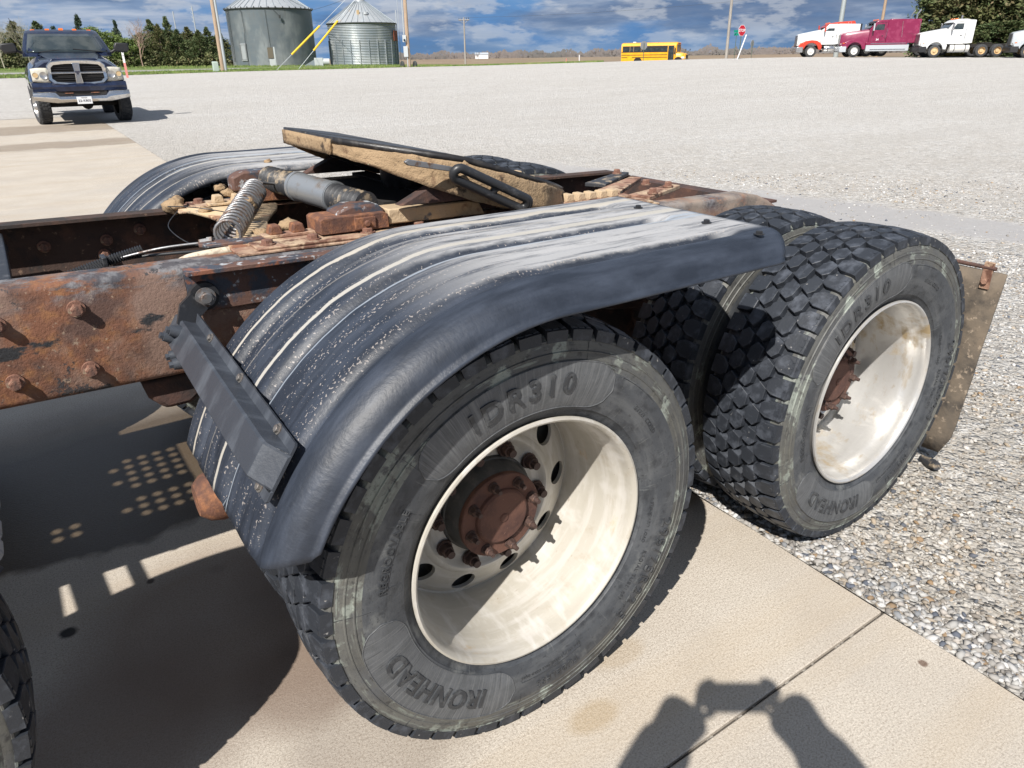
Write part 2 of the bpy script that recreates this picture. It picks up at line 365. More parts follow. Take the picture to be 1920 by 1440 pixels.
def build_tread():
    mb = MB(); NB = 47; pitch = 2*PI*.505/NB
    hexa = [(-.0345, .004), (-.017, .0215), (.021, .0235), (.0345, -.004), (.017, -.0215), (-.021, -.0235)]
    for i in range(NB):
        for row, w, st in ((0, -.0495, .5), (1, 0.0, 0.0), (2, .0495, .5)):
            block(mb, [(t*.925, q*.955) for t, q in hexa], (i+st)*pitch, w, jit=.0014)
        for sgn in (-1, 1):
            # shoulder lug, split at its outer edge by two bite marks
            pts = [(-.029, .0), (-.011, -.0225), (.019, -.0225), (.0305, -.004), (.0305, .031), (.0135, .034), (.012, .026), (.0095, .034), (-.0085, .034), (-.011, .026), (-.013, .034), (-.030, .031)]
            P = [(t*.89+rng.uniform(-.001, .001), q*sgn) for t, q in pts]
            if sgn < 0: P = P[::-1]
            mb2 = MB(); Rr = .505; n = len(P)
            th0 = i*pitch; top = []; bot = []; mid = []
            for t, q in P:
                W_ = .0925*sgn+q; th = (th0+t)/Rr; edge = abs(W_) > .118
                rt = tread_r(W_)-(.002 if edge else 0)
                top.append((rt*math.cos(th), W_*(.985 if edge else 1), rt*math.sin(th)))
                wb = sgn*.1315 if edge else W_; rb = .472 if edge else .487
                bot.append((rb*math.cos(th), wb, rb*math.sin(th)))
                mid.append((.495*math.cos(th), sgn*.1295 if edge else W_, .495*math.sin(th)))
            cen = Vector([sum(p[a] for p in top)/n for a in range(3)])
            t2 = [tuple(Vector(p).lerp(cen, .05)) for p in top]; t1 = [tuple(Vector(p)*.997) for p in top]
            mb.add(bot+mid+t1+t2, [tuple(range(3*n, 4*n))]+[(a*n+j, a*n+(j+1) % n, (a+1)*n+(j+1) % n, (a+1)*n+j) for a in range(3) for j in range(n)])
    return mb
tyre_me = mesh('tyre', build_tyre(), ['rubber_side', 'rubber_ring', 'rubber_tread'], 32)
tread_me = mesh('tread', build_tread(), 'rubber_tread', 0)
def arc_text(mb, txt, size, th_c, r_c, ext=.0009, spacing=1.1, off=.0):
    t = text_mb(txt, size, ext, off, spacing)
    vs = []
    for x, y, zz in t.v:
        th = R(th_c)-x/r_c; r = r_c+y
        vs.append((r*math.cos(th), -(side_y(r)+.0008+(zz+ext)), r*math.sin(th)))
    mb.add(vs, t.f)
LT = []
class _L: pass
def AT(txt, *a):
    q = MB(); arc_text(q, txt, *a); LT.append(mesh('lettering', q, 'letters', 0))
AT('IRONHEAD', .062, -139, .380, .0016, 1.06, .0014)
AT('IDR310', .064, 96, .384, .0016, 1.35, .0012)
AT('REGROOVABLE', .022, 158, .376, .0007, 1.25, .0003)
AT('295/75R22.5', .046, -32, .402, .0016, 1.25, .0)
AT('RADIAL TUBELESS', .015, -36, .362, .0006, 1.2)
AT('STANDARD LOAD', .012, -12, .345, .0005, 1.2)
AT('TUBELESS', .026, -82, .395, .0008, 1.2)
AT('MAX LOAD SINGLE  MAX LOAD DUAL', .009, -84, .36, .0004, 1.2)
AT('STEEL CORD', .016, 38, .375, .0006, 1.2)
def pad(th0, th1, r0, r1):
    mb = MB(); n = 48; rings = []
    for i in range(n+1):
        u = i/n; e = min(u, 1-u)*n/6
        k = math.sqrt(max(0, 1-(1-min(e, 1))**2))*.48+.02
        th = R(th0+(th1-th0)*u); rm = (r0+r1)/2; row = []
        for j in range(9):
            r = rm+(r1-r0)*k*(j/4-1); row.append((r*math.cos(th), -(side_y(r)+.0007), r*math.sin(th)))
        rings.append(row)
    mb.grid(lambda i, j: rings[i][j], n+1, 9)
    edge = [rings[i][0] for i in range(n+1)]+[rings[n-i][8] for i in range(n+1)]
    return mb, edge
PADS = []
for a in ((-178, -101, .329, .432), (134, 60, .329, .432)):
    q, e = pad(*a); q.tube([(p[0], p[1]-.0003, p[2]) for p in e], .0011, 5, closed=True); PADS.append(mesh('sidewall_pad', q, 'rubber_pad', 40))
# fine moulded ribs round the sidewall and radial seams
RIBS = []
for a in (12, 74, 133, 176, 222, 262, 305):
    t = R(a); rib = MB(); RIBS.append(rib); rib.tube([((r*math.cos(t)), -(side_y(r)+.0003), r*math.sin(t)) for r in (.40, .42, .44, .46, .475)], .0006, 4)
for (a0, a1, r0, r1) in ((40, 58, .335, .415), (145, 170, .335, .366), (-70, -98, .335, .372)):
    c = [(a0, r0), (a0, r1)]+[(a0+(a1-a0)*i/8, r1) for i in range(1, 9)]+[(a1, r0)]
    rib = MB(); RIBS.append(rib); rib.tube([(r*math.cos(R(a)), -(side_y(r)+.0004), r*math.sin(R(a))) for a, r in c], .0009, 4)
RIBS = [mesh('moulded_rib', q, 'letters', 40) for q in RIBS]

def build_rim():
    mb = MB()
    mb.lathe([(.295, -.100), (.2995, -.118), (.3045, -.122), (.3035, -.127), (.2985, -.1285), (.2935, -.125), (.2905, -.116), (.2895, -.104), (.288, -.088), (.2835, -.074), (.279, -.06), (.277, -.03), (.2735, 0), (.2725, .03), (.2718, .08), (.2712, .10), (.2705, .116)], 96)
    # inner tyre seat behind the disc
    mb.lathe([(.2735, .03), (.276, .07), (.281, .10), (.2995, .122), (.303, .126)], 72)
    return mb
def disc_with_holes():
    mb = MB(); n = 10; prof = [(.2705, .116), (.2665, .117), (.262, .110)]
    mb.lathe(prof, 80); mb.lathe([(.188, .074), (.180, .068), (.172, .067), (.166, .071), (.158, .079), (.15, .081), (.10, .081)], 80)
    def S(r, th):     # surface of the disc between the rings
        u = (r-.188)/(.262-.188); y = .074+(.110-.074)*(u**1.3); return (r*math.cos(th), y, r*math.sin(th))
    h = PI/n
    for k in range(n):
        tc_ = 2*PI*k/n+R(0); m = 8; outer = []
        for i in range(m): outer.append((.262, -h+2*h*i/m))
        for i in range(4): outer.append((.262+(.188-.262)*i/4, h))
        for i in range(m): outer.append((.188, h-2*h*i/m))
        for i in range(4): outer.append((.188+(.262-.188)*i/4, -h))
        o3 = [S(r, tc_+t) for r, t in outer]; c3 = []; rc = .2235
        for r, t in outer:
            dx, dy = r*math.cos(t)-rc, r*math.sin(t); L = math.hypot(dx, dy); px, py = rc+dx/L*.0305, dy/L*.0305
            c3.append(S(math.hypot(px, py), tc_+math.atan2(py, px)))
        q = len(o3); back = [(x, y+.012, z_) for x, y, z_ in c3]
        mb.add(o3+c3+back, [(i, (i+1) % q, q+(i+1) % q, q+i) for i in range(q)]+[(q+i, q+(i+1) % q, 2*q+(i+1) % q, 2*q+i) for i in range(q)])
    return mb
rim_mb = build_rim(); d = disc_with_holes();  rim_mb.add(d.v, d.f)
rim_me = mesh('rim', rim_mb, 'wheel_white', 40)
drum_mb = MB().lathe([(0, .132), (.262, .132), (.264, .14), (.264, .22)], 48)
drum_me = mesh('brake_drum', drum_mb, 'drum', 40)
hubb = MB(); hubb.lathe([(.126, .083), (.124, .072), (.120, .070), (.112, .036), (.106, .03)], 56)
hubbarrel_me = mesh('hub_barrel', hubb, 'drum', 35)
hub = MB(); hub.lathe([(.104, .030), (.1085, .027), (.1085, .016), (.106, .0135), (.072, .0135), (.0695, .007), (.064, .003), (.018, .001), (.012, .002), (.009, -.001), (0, -.001)], 64)
hub_me = mesh('axle_flange', hub, 'hub_rust', 30)
nut = MB(); nut.cyl((0, 0, 0), (0, -.006, 0), .019, .018, 20); nut.cyl((0, -.006, 0), (0, -.024, 0), .0155, n=6); nut.cyl((0, -.024, 0), (0, -.029, 0), .0125, .011, 14); nut.cyl((0, -.029, 0), (0, -.046, 0), .0085, .0078, 12)
anut_me = mesh('axle_nut', nut, 'nut_dark', 30)
l_ = MB(); l_.cyl((0, 0, 0), (0, -.007, 0), .0235, .022, 22); l_.cyl((0, -.007, 0), (0, -.031, 0), .0185, .0175, 6); l_.cyl((0, -.031, 0), (0, -.05, 0), .0115, .011, 12)
lug_me = mesh('lug_nut', l_, 'nut_dark', 30)
def wheel(x, yc, flip=False, hub_on=True, rot=0.0, dish=True, label=None, alloy=False):
    e = empty('wheel', (x, yc, AXZ), truck)
    e.rotation_mode = 'XYZ'; e.rotation_euler = (0, R(-rot), PI if flip else 0)
    if label: e['label'] = label
    ob('tyre', tyre_me, None, e); ob('tread', tread_me, None, e); r_ = ob('rim', rim_me, None, e)
    if label:
        for q in LT: ob('lettering', q, None, e)
        for q in PADS: ob('sidewall_pad', q, None, e)
        for q in RIBS: ob('moulded_rib', q, None, e)
    if alloy:
        rim2 = rim_me.copy(); rim2.materials[0] = MATS['rim_alloy']; r_.data = rim2
    if hub_on:
        ob('brake_drum', drum_me, None, e); ob('hub_barrel', hubbarrel_me, None, e); ob('axle_flange', hub_me, None, e)
        for k in range(8):
            t = R(45*k+14); o = ob('axle_nut', anut_me, None, e, loc=(.0885*math.cos(t), .0135, .0885*math.sin(t))); o.scale = (.72, .72, .72)
        for k in range(10):
            t = R(36*k+32); o = ob('lug_nut', lug_me, None, e, loc=(.1455*math.cos(t), .076, .1455*math.sin(t))); o.scale = (.9, .75, .9)
    return e
AX2 = 1.3147; YO = .156; YI = .500
wheel(0, YO, label='front outer dual wheel with pale rim and rusty axle flange')
wheel(0, YI, flip=True, hub_on=False, rot=70)
wheel(AX2, YO, rot=25, alloy=True, label='rear outer dual wheel on the gravel with bright deep rim')
wheel(AX2, YI, flip=True, hub_on=False, rot=140)
for x, r0 in ((0, 15), (AX2, 88)):
    wheel(x, 2*YC-YO, flip=True, rot=r0); wheel(x, 2*YC-YI, hub_on=False, rot=r0+35)
wheel(-1.46, .295, rot=60, label='wheel at the left edge under its own black fender')
wheel(-1.46, 2*YC-.295, flip=True, rot=20)

# ---- fenders
m = M('fender', (.030, .037, .052), .36, 0, (), (), coord='UV')
b = m.node_tree.nodes['Principled BSDF']; t_ = N(m, 'ShaderNodeTexCoord'); uv = t_.outputs['UV']; sp = N(m, 'ShaderNodeSeparateXYZ'); lk(m, uv, sp.inputs[0]); U_, V_ = sp.outputs[0], sp.outputs[1]
base = nmix(m, nramp(m, nnoise(m, uv, 6, 5, .6, (1, 5, 1)), .4, .7), (.015, .020, .031), (.042, .052, .074))
haze_ = nramp(m, nnoise(m, uv, 5, 7, .7, (.8, 6, 1), (2, 5, 0)), .34, .52)
grv = None
for gc in (.100, .312, .508):
    g_ = nramp(m, nmath(m, 'ABSOLUTE', nmath(m, 'ADD', nmath(m, 'SUBTRACT', V_, gc), nmath(m, 'MULTIPLY', nmath(m, 'SUBTRACT', nnoise(m, uv, 22, 4, .6, (1, 2, 1), (gc*9, 0, 0)), .5), .02))), .015, .027)
    grv = g_ if grv is None else nmath(m, 'MULTIPLY', grv, g_)
grv = nmath(m, 'MAXIMUM', grv, nramp(m, U_, 1.255, 1.30))
topm = nramp(m, U_, .46, .84, 0, 1, True)                      # dust has dried on the level part
haze_ = nramp(m, nmath(m, 'ADD', nnoise(m, uv, 5, 7, .7, (.8, 6, 1), (2, 5, 0)), nmath(m, 'MULTIPLY', nramp(m, V_, .55, .2), .05)), .36, .55)
dustA = nmath(m, 'MULTIPLY', nmath(m, 'MULTIPLY', haze_, topm), nmath(m, 'MULTIPLY', nramp(m, V_, .085, .13), nmath(m, 'ADD', .03, nmath(m, 'MULTIPLY', grv, .97))))
c_ = nmix(m, nmath(m, 'MULTIPLY', dustA, .82), base, (.42, .42, .425))
spk = nnoise(m, uv, 160, 3, .6); band = nramp(m, nnoise(m, uv, 4, 4, .6, (.4, 9, 1), (8, 1, 0)), .47, .62)
c_ = nmix(m, nmath(m, 'MULTIPLY', nramp(m, nmath(m, 'ADD', spk, nmath(m, 'MULTIPLY', band, .10)), .665, .70), nmath(m, 'MULTIPLY', nramp(m, V_, .085, .13), .7)), c_, (.38, .34, .31))
warp = nmath(m, 'ADD', V_, nmath(m, 'MULTIPLY', nmath(m, 'SUBTRACT', nnoise(m, uv, 2.2, 3, .6, (1.5, .3, 1), (4, 4, 0)), .5), .05))
for v0, w0, a_, col in ((.545, .0052, .95, (.42, .39, .34)), (.37, .0066, .95, (.42, .40, .36)), (.305, .0040, .8, (.30, .34, .39)), (.280, .0030, .8, (.30, .34, .39)), (.445, .0025, .3, (.4, .37, .33)), (.80, .007, .6, (.44, .40, .34))):
    dd = nmath(m, 'ABSOLUTE', nmath(m, 'SUBTRACT', warp, v0)); wv = nmath(m, 'MULTIPLY', w0, nramp(m, U_, .35, 1.15, .9, 2.6)); edge = nmath(m, 'SUBTRACT', nmath(m, 'DIVIDE', dd, wv), nmath(m, 'MULTIPLY', nmath(m, 'SUBTRACT', nnoise(m, uv, 60, 3), .5), .7))
    c_ = nmix(m, nmath(m, 'MULTIPLY', nramp(m, edge, 1.15, .75), a_), c_, col)
lk(m, c_, b.inputs['Base Color']); lk(m, nramp(m, dustA, 0, 1, .50, .85), b.inputs['Roughness'])
b1 = N(m, 'ShaderNodeBump'); b1.inputs['Distance'].default_value = .0014; b1.inputs['Strength'].default_value = .6; lk(m, nnoise(m, uv, 105, 3, .6), b1.inputs['Height'])
b2 = N(m, 'ShaderNodeBump'); b2.inputs['Distance'].default_value = .0022; b2.inputs['Strength'].default_value = .5; lk(m, nnoise(m, uv, 9, 3, .5, (1, 1.6, 1)), b2.inputs['Height']); lk(m, b1.outputs[0], b2.inputs['Normal']); lk(m, b2.outputs[0], b.inputs['Normal'])
FR = .618
def fender_mesh(full=False):
    ys = [(-.060, -.060), (-.058, -.054), (-.050, -.0515), (-.0475, -.0465), (-.0440, -.0385), (-.0385, -.0300), (-.031, -.0215), (-.022, -.0140), (-.013, -.0088), (-.003, -.0048), (.007, -.0020), (.016, -.0006)]
    y = .022
    while y < .556:
        g = 0
        for c, w, dpt in ((.052, .0155, .015), (.262, .0165, .019), (.458, .0165, .018), (.150, .010, .0035), (.355, .010, .0035)):
            g -= dpt*math.exp(-((y-c)/w)**2)
        ys.append((y, g)); y += .0068
    ys += [(.564, -.003), (.574, -.010), (.580, -.022), (.582, -.036)]
    L1 = FR*R(160-90); L2 = .672
    def path(s):
        if full:
            th = R(160)-s/FR; return FR*math.cos(th), FR*math.sin(th), math.cos(th), math.sin(th)
        if s < L1:
            th = R(160)-s/FR; return FR*math.cos(th), FR*math.sin(th), math.cos(th), math.sin(th)
        return s-L1, FR-.004*(s-L1)/L2, 0, 1
    Lt = FR*R(132) if full else L1+L2
    nu = 90; verts = []; uvs = []
    for i in range(nu):
        for yy, dn in ys:
            rr = .10; e = min(max(0, (.062-yy)*.80), rr*.99); cut = rr-math.sqrt(rr*rr-e*e)
            r2 = .075; e2 = min(max(0, (.045-yy)*.68), r2*.985); cut2 = r2-math.sqrt(r2*r2-e2*e2)
            s = cut+(Lt-cut-cut2)*i/(nu-1)
            px, pz, nx, nz = path(s)
            fade = 1.0
            if -.0 < yy < .56 and not full:
                fade = min(1, max(0, (Lt-.085-s)/.035))
            dd = dn if yy < .02 or yy > .556 else dn*fade
            if s < .05 and 0 < yy < .56: dd *= min(1, s/.04+.15)
            wob = .0010*mnoise.noise((s*5, yy*6, 3))
            verts.append((px+nx*(dd+wob), yy, pz+nz*(dd+wob))); uvs.append((s, yy+.05))
    nv = len(ys); fs = [(i*nv+j, (i+1)*nv+j, (i+1)*nv+j+1, i*nv+j+1) for i in range(nu-1) for j in range(nv-1)]
    me = bpy.data.meshes.new('fender'); me.from_pydata(verts, [], fs); me.materials.append(MATS['fender'])
    ul = me.uv_layers.new(name='UVMap'); li = np.empty(len(me.loops), dtype=np.int32); me.loops.foreach_get('vertex_index', li)
    ul.data.foreach_set('uv', np.array(uvs)[li].ravel()); me.polygons.foreach_set('use_smooth', [True]*len(fs)); me.update()
    return me
fme = fender_mesh(); fz = .5
bolt_f = mesh('fender_bolt', hexbolt(.008, .008, .012), 'black_paint', 30)
def add_fender(name, x, flip=False, me=None, label=None):
    o = ob(name, me or fme, None, truck, loc=(x, 2*YC if flip else 0, fz), solid=.005)
    if flip: o.scale = (1, -1, 1)
    if label: o['label'] = label
    return o
f1 = add_fender('fender', 0, label='near black corrugated fender with dusty streaks')
for y_ in (.384, .149, -.004): ob('fender_bolt', bolt_f, None, f1, loc=(.592, y_, FR-.003))
f2 = add_fender('fender', 0, True, label='far black fender caked with pale dust')
f3 = add_fender('fender', -1.46, me=fender_mesh(True)); f3.location.y = .125; f3.scale = (1, .72, 1)
f4 = add_fender('fender', -1.46, True, me=f3.data); f4.location.y = 2*YC-.125; f4.scale = (1, -.72, 1)
q = MB(); q.bb((-2.7, .50, .86), (-1.80, .79, 1.05)); ob('light_block_box', q, 'black_paint', truck, smooth=30, bevel=.01)  # added out of view to block sun left of the light patches
for xx, rr_ in ((-1.70, .038), (-1.565, .018)):  # added tubes that break the sunlit strip into separate patches
    q = MB(); q.cyl((xx, .40, 1.03), (xx, .815, 1.0), rr_, n=14); ob('light_break_tube', q, 'black_paint', truck, smooth=40)

# ---- fender bracket: a black hat section bolted across the front of the fender
def bracket(flip=False):
    th = R(145.2); n_ = Vector((math.cos(th), 0, math.sin(th))); t_ = Vector((-math.sin(th), 0, math.cos(th))); O = n_*(FR+.006)+Vector((0, 0, .5))
    S = -1 if flip else 1
    def P(t, h, y): return tuple(O+t_*(t*.67-.002-.043*y)+n_*(h+.012*max(0, y-.2))+Vector((0, (2*YC-y) if flip else y, 0)))
    mb = MB(); sec = []
    for y, k, w in ((.042, 0, .93), (.046, .06, 1), (.067, .72, 1), (.077, .95, 1), (.092, 1, 1), (.66, 1, 1), (.775, 1, 1)):
        h = .036*k
        prof = [(-.084*w, 0), (-.054, .0), (-.051, .004*k), (-.046, h-.004*k), (-.042, h), (.042, h), (.046, h-.004*k), (.051, .004*k), (.054, 0), (.084*w, 0), (.084*w, .005), (.057, .005), (.054, .009*k+.005), (.050, h+.002), (.044, h+.006), (-.044, h+.006), (-.050, h+.002), (-.054, .009*k+.005), (-.057, .005), (-.084*w, .005)]
        sec.append([P(t, hh, y) for t, hh in prof])
    mb.loft(sec)
    o = ob('fender_bracket', mb, 'bracket_black', truck, smooth=30)
    hb = mesh('bracket_bolt', hexbolt(.0075, .008, .0105), 'bolt_steel', 30)
    q = n_.to_track_quat('Z', 'Y').to_euler()
    for t in (-.070, .070):
        for y in ((.12, .36, .60) if t < 0 else (.085, .33, .55)):
            b_ = ob('bracket_bolt', hb, None, o, loc=P(t, .005, y)); b_.rotation_euler = q
    for t, y, hh in ((-.022, .700, .04), (.012, .722, .04), (.046, .700, .02), (.050, .655, .02)):
        c = MB(); a = Vector(P(t, hh-.012, y)); d_ = (n_+t_*(.2 if t < .03 else .7)).normalized(); c.cyl(a, a+d_*.034, .0165, .0125, 18); c.cyl(a+d_*.034, a+d_*.042, .0085, n=6)
        ob('bracket_boss', c, 'bracket_black', o, smooth=30)
    arm = MB(); a = Vector(P(-.03, .02, .72)); e = Vector((-.441, (2*YC-.795) if flip else .795, .966))
    arm.loft([[(q.x-.020, q.y-.006*S, q.z+.018), (q.x+.020, q.y-.006*S, q.z-.018), (q.x+.020, q.y+.006*S, q.z-.018), (q.x-.020, q.y+.006*S, q.z+.018)] for q in (a, a.lerp(e, .5)+Vector((-.012, 0, .006)), e)])
    arm.cyl(e+Vector((0, -.012*S, 0)), e+Vector((0, .012*S, 0)), .034, .036, 28)
    ob('bracket_arm', arm, 'black_paint', o, smooth=35)
    bb_ = hexbolt(.0165, .016, .024, (0, -1*S, 0)); x = ob('arm_bolt', bb_, 'spring_steel', o, smooth=30, loc=e+Vector((0, -.018*S, 0)))
    return o
bracket(); bracket(True)

# ---- frame rails: pressed C channels that drop slightly to the rear
def rail(y0, s):
    mb = MB(); rings = []; T = .0095; RR = .018
    xs = [-3.4, -2.4, -1.6, -1.0, -.5, 0, .5, 1.0, 1.4, 1.60, 1.66, 1.72, 1.78, 1.84, 1.89, 1.93]
    for x in xs:
        zt, zb = rz_top(x), rz_bot(x)
        if x > 1.6: zt -= .17*((x-1.6)/.33)**1.6
        prof = []
        for k in range(5):
            a = PI/2*k/4; prof.append((RR-RR*math.cos(a), zb+RR-RR*math.sin(a)))
        prof += [(.086, zb), (.086, zb+T), (RR, zb+T)]
        for k in range(3):
            a = PI/2*(2-k)/2; prof.append((RR-(RR-T)*math.cos(a), zb+RR-(RR-T)*math.sin(a)))
        for k in range(3):
            a = PI/2*k/2; prof.append((RR-(RR-T)*math.cos(a), zt-RR+(RR-T)*math.sin(a)))
        prof += [(RR, zt-T), (.086, zt-T), (.086, zt)]
        for k in range(5):
            a = PI/2*(4-k)/4; prof.append((RR-RR*math.cos(a), zt-RR+RR*math.sin(a)))
        rings.append([(x, y0+s*p, q) for p, q in prof])
    mb.loft(rings); return mb
railN = ob('frame_rail', rail(.81, 1), 'rust', truck, smooth=40); railN['label'] = 'near rusty frame rail with hex bolts'
railF = ob('frame_rail', rail(2*YC-.81, -1), 'rail_dirt_shade', truck, smooth=40); railF['label'] = 'far rusty frame rail seen from inside'
rb = MB(); rb.cyl((0, 0, 0), (0, -.006, 0), .019, .0185, 24); rb.cyl((0, -.006, 0), (0, -.024, 0), .0135, .013, 6); rb.cyl((0, -.024, 0), (0, -.026, 0), .0105, .010, 16)
rb_me = mesh('rail_bolt', rb, 'bolt_rust', 30)
for x, z_ in ((-.709, .982), (-.713, .836), (-.861, .841), (-.862, .975), (-1.02, .97), (-1.02, .84), (-1.3, .97), (-1.3, .85)): ob('rail_bolt', rb_me, None, railN, loc=(x, .810, z_))
for x, z_ in ((-.44, .977), (-.544, .956), (-.72, .96), (-.56, .91), (-.2, .95), (1.3, .93), (.2, .95)):
    o = ob('rail_bolt', rb_me, None, railF, loc=(x, 2*YC-.81-.0095, z_))

# outboard angle under the near slide rail, with painted lip
ang = MB()
ang.loft([[(x, .762, rz_top(x)-.004), (x, .8085, rz_top(x)-.004), (x, .8085, rz_top(x)-.115), (x, .800, rz_top(x)-.115), (x, .798, rz_top(x)-.016), (x, .762, rz_top(x)-.016)] for x in (-.475, 0, .5, 1.05)])
M('angle_paint', (.12, .065, .05), .7, 0, [((.055, .062, .08), 14, .48, .56, 6, (1, 1, 1), .45), ((.38, .40, .42), 30, .58, .64), ((.22, .09, .055), 9, .6, .64)], [(120, .0015)])
oa = ob('frame_angle', ang, 'angle_paint', truck, smooth=30, bevel=.002)
gs = MB(); gs.prism([(-.475, rz_top(-.475)-.02), (-.475, .80), (-.462, .80), (-.40, rz_top(-.4)-.02)], .80, .8085); ob('gusset', gs, 'rust', truck, smooth=30, bevel=.001)

# ---- slide rails, racks, crossmembers
def slide(s, far=False):
    Y = lambda y: (2*YC-y) if far else y
    mb = MB()
    def bar(x0, x1, ya, yb, h0, h1, target=mb):
        pts = []
        for x in (x0, x1):
            pts += [(x, Y(ya), rz_top(x)+h0), (x, Y(yb), rz_top(x)+h0), (x, Y(yb), rz_top(x)+h1), (x, Y(ya), rz_top(x)+h1)]
        target.add(pts, [(0, 1, 2, 3), (4, 7, 6, 5), (0, 4, 5, 1), (1, 5, 6, 2), (2, 6, 7, 3), (3, 7, 4, 0)])
    bar(-.335, 1.12, .822, .975, .0008, .0075)
    bar(-.285, 1.10, .832, .935, .0083, .0145)
    o = ob('slide_rail', mb, 'rust_mud', truck, smooth=30, bevel=.002)
    o['label'] = 'far mud caked slide rail' if far else 'near rusty slide rail with bolts'
    bar2 = MB(); bar(-.24, 1.08, .925, .968, .0153, .024, bar2); ob('rack_base', bar2, 'rust_mud' if not far else 'mud_steel', o, smooth=30, bevel=.002)
    for k in range(5): pass
    tb = MB()
    tb.prism([(-.018, 0), (.018, 0), (.0125, .024), (-.0125, .024)], -.020, .020)
    tme = mesh('rack_tooth', tb, 'rust_plain' if not far else 'mud_steel', 0); tm2 = mesh('rack_tooth', tb, 'mud_steel', 0)
    x = -.205
    while x < 1.05:
        if not (-.035 < x < .12) and not (.2 < x < .5):
            t = ob('rack_tooth', tme if x < .5 else tm2, None, o, loc=(x, Y(.947), rz_top(x)+.0235), bevel=.003)
        x += .062 if x < .6 else .050
    hb = mesh('slide_bolt', hexbolt(.0155, .014, .0205), 'bolt_rust', 30)
    for x in (-.25, -.128, .03, .19, .35, .51, .67, .83, .99):
        b_ = ob('slide_bolt', hb, None, o, loc=(x, Y(.868), rz_top(x)+.0145)); b_.rotation_euler = (0, 0, x*7)
    # sliding bracket with its clamp block
    hs = MB(); hs.prism([(-.100, 1.050), (.10, 1.046), (.10, 1.083), (.09, 1.090), (-.09, 1.093), (-.100, 1.088)], Y(.875), Y(.985)); oh = ob('slide_bracket', hs, 'rust_plain', o, smooth=30, bevel=.002)
    cb = MB(); cb.bb((-.005, Y(.868), 1.052), (.058, Y(.876), 1.084)); cb.cyl((.03, Y(.866), 1.068), (.03, Y(.858), 1.068), .010, .008, 12)
    ob('clamp_block', cb, 'rust_plain', o, smooth=30, bevel=.002)
    bt = MB(); bt.prism([(.105, 1.052), (.43, 1.042), (.41, 1.078), (.37, 1.088), (.105, 1.094)], Y(.885), Y(.965)); ob('saddle_bar', bt, 'mud_steel' , o, smooth=30, bevel=.004)
slide(1); slide(1, True)

# cross plate between the rails in front of the opening (two concave edges)
fr = [(-.335, .905), (-.335, .96), (-.285, 1.03), (-.262, 1.12), (-.262, 1.26), (-.275, 1.38), (-.30, 1.48), (-.335, 1.55), (-.335, 1.585)]
re = [(-.095, .905), (-.115, .96), (-.165, 1.02), (-.175, 1.10), (-.15, 1.20), (-.105, 1.30), (-.055, 1.40), (-.03, 1.47), (-.02, 1.585)]
cp = MB(); vs = []; zf = lambda x: rz_top(x)+.012
for a, c in zip(fr, re):
    for (x, y) in (a, c):
        vs.append((x, y, zf(x)))
n_ = len(fr); fs = [(2*i, 2*i+1, 2*i+3, 2*i+2) for i in range(n_-1)]; cp.add(vs, fs)
ocp = ob('cross_plate', cp, 'mud_steel', truck, smooth=30, solid=.010)
# mud clods
def clod(c, r, parent=truck, seed=0, flat=.7, name='mud_clod'):
    bm = bmesh.new(); bmesh.ops.create_icosphere(bm, subdivisions=3, radius=1)
    for v in bm.verts:
        k = 1+.38*mnoise.noise(v.co*1.7+Vector((seed, 0, 0)))+.2*mnoise.noise(v.co*4.5+Vector((0, seed, 0)))
        v.co = Vector((v.co.x*k*r, v.co.y*k*r, v.co.z*k*r*flat))
    me = bpy.data.meshes.new(name); bm.to_mesh(me); bm.free(); me.materials.append(MATS['mud']); me.polygons.foreach_set('use_smooth', [True]*len(me.polygons))
    o = bpy.data.objects.new(name, me); C.objects.link(o); o.parent = parent; o.location = c; return o
for i, (c, r) in enumerate([((-.335, 1.575, 1.055), .034), ((-.32, 1.60, 1.066), .022), ((-.20, 1.2, 1.098), .026), ((-.15, 1.72, 1.075), .02), ((-.05, 1.75, 1.10), .014), ((-.13, 1.05, 1.05), .03), ((-.22, 1.03, 1.044), .022), ((-.06, 1.53, 1.09), .02), ((-.16, 1.57, 1.078), .02), ((-.27, 1.45, 1.05), .02), ((.10, 1.95, 1.12), .014)]): clod(c, r, truck, i*3.3)

# air cylinder with bellows, lying across between the slide rails
A = Vector((.085, .955, 1.092)); B = Vector((-.030, 1.545, 1.118)); dv = (B-A)
cyl_ = MB()
q1, q2 = A+dv*.30, A+dv*.68
cyl_.cyl(q1, q2, .045, n=40); cyl_.cyl(q1+dv*.005, q1+dv*.03, .0475, n=40); cyl_.cyl(q2-dv*.03, q2-dv*.005, .0475, n=40)
oc = ob('air_cylinder', cyl_, 'zinc', truck, smooth=40)
def bellows(p, q, r, k, name, mat, parent):
    mb = MB(); n = k*6; d_ = q-p; pts = [p+d_*(i/n) for i in range(n+1)]; rr = [r*(1+.16*math.cos(2*PI*i/6)) for i in range(n+1)]
    mb.tube(pts, rr, 28); return ob(name, mb, mat, parent, smooth=60)
bellows(A+dv*.04, q1, .036, 7, 'bellows', 'rubber_boot', oc); bellows(q2, A+dv*.97, .036, 8, 'bellows', 'rubber_boot', oc)
pl = MB(); pl.prism([(-.045, 1.075), (.085, 1.070), (.105, 1.09), (.08, 1.110), (.0, 1.113), (-.04, 1.100)], .90, .985); ob('cylinder_mount', pl, 'angle_paint', truck, smooth=30, bevel=.006)
pl = MB(); pl.prism([(-.15, 1.085), (0, 1.085), (0, 1.135), (-.02, 1.146), (-.11, 1.146), (-.15, 1.13)], 1.53, 1.60); ob('cylinder_mount', pl, 'angle_paint', truck, smooth=30, bevel=.006)
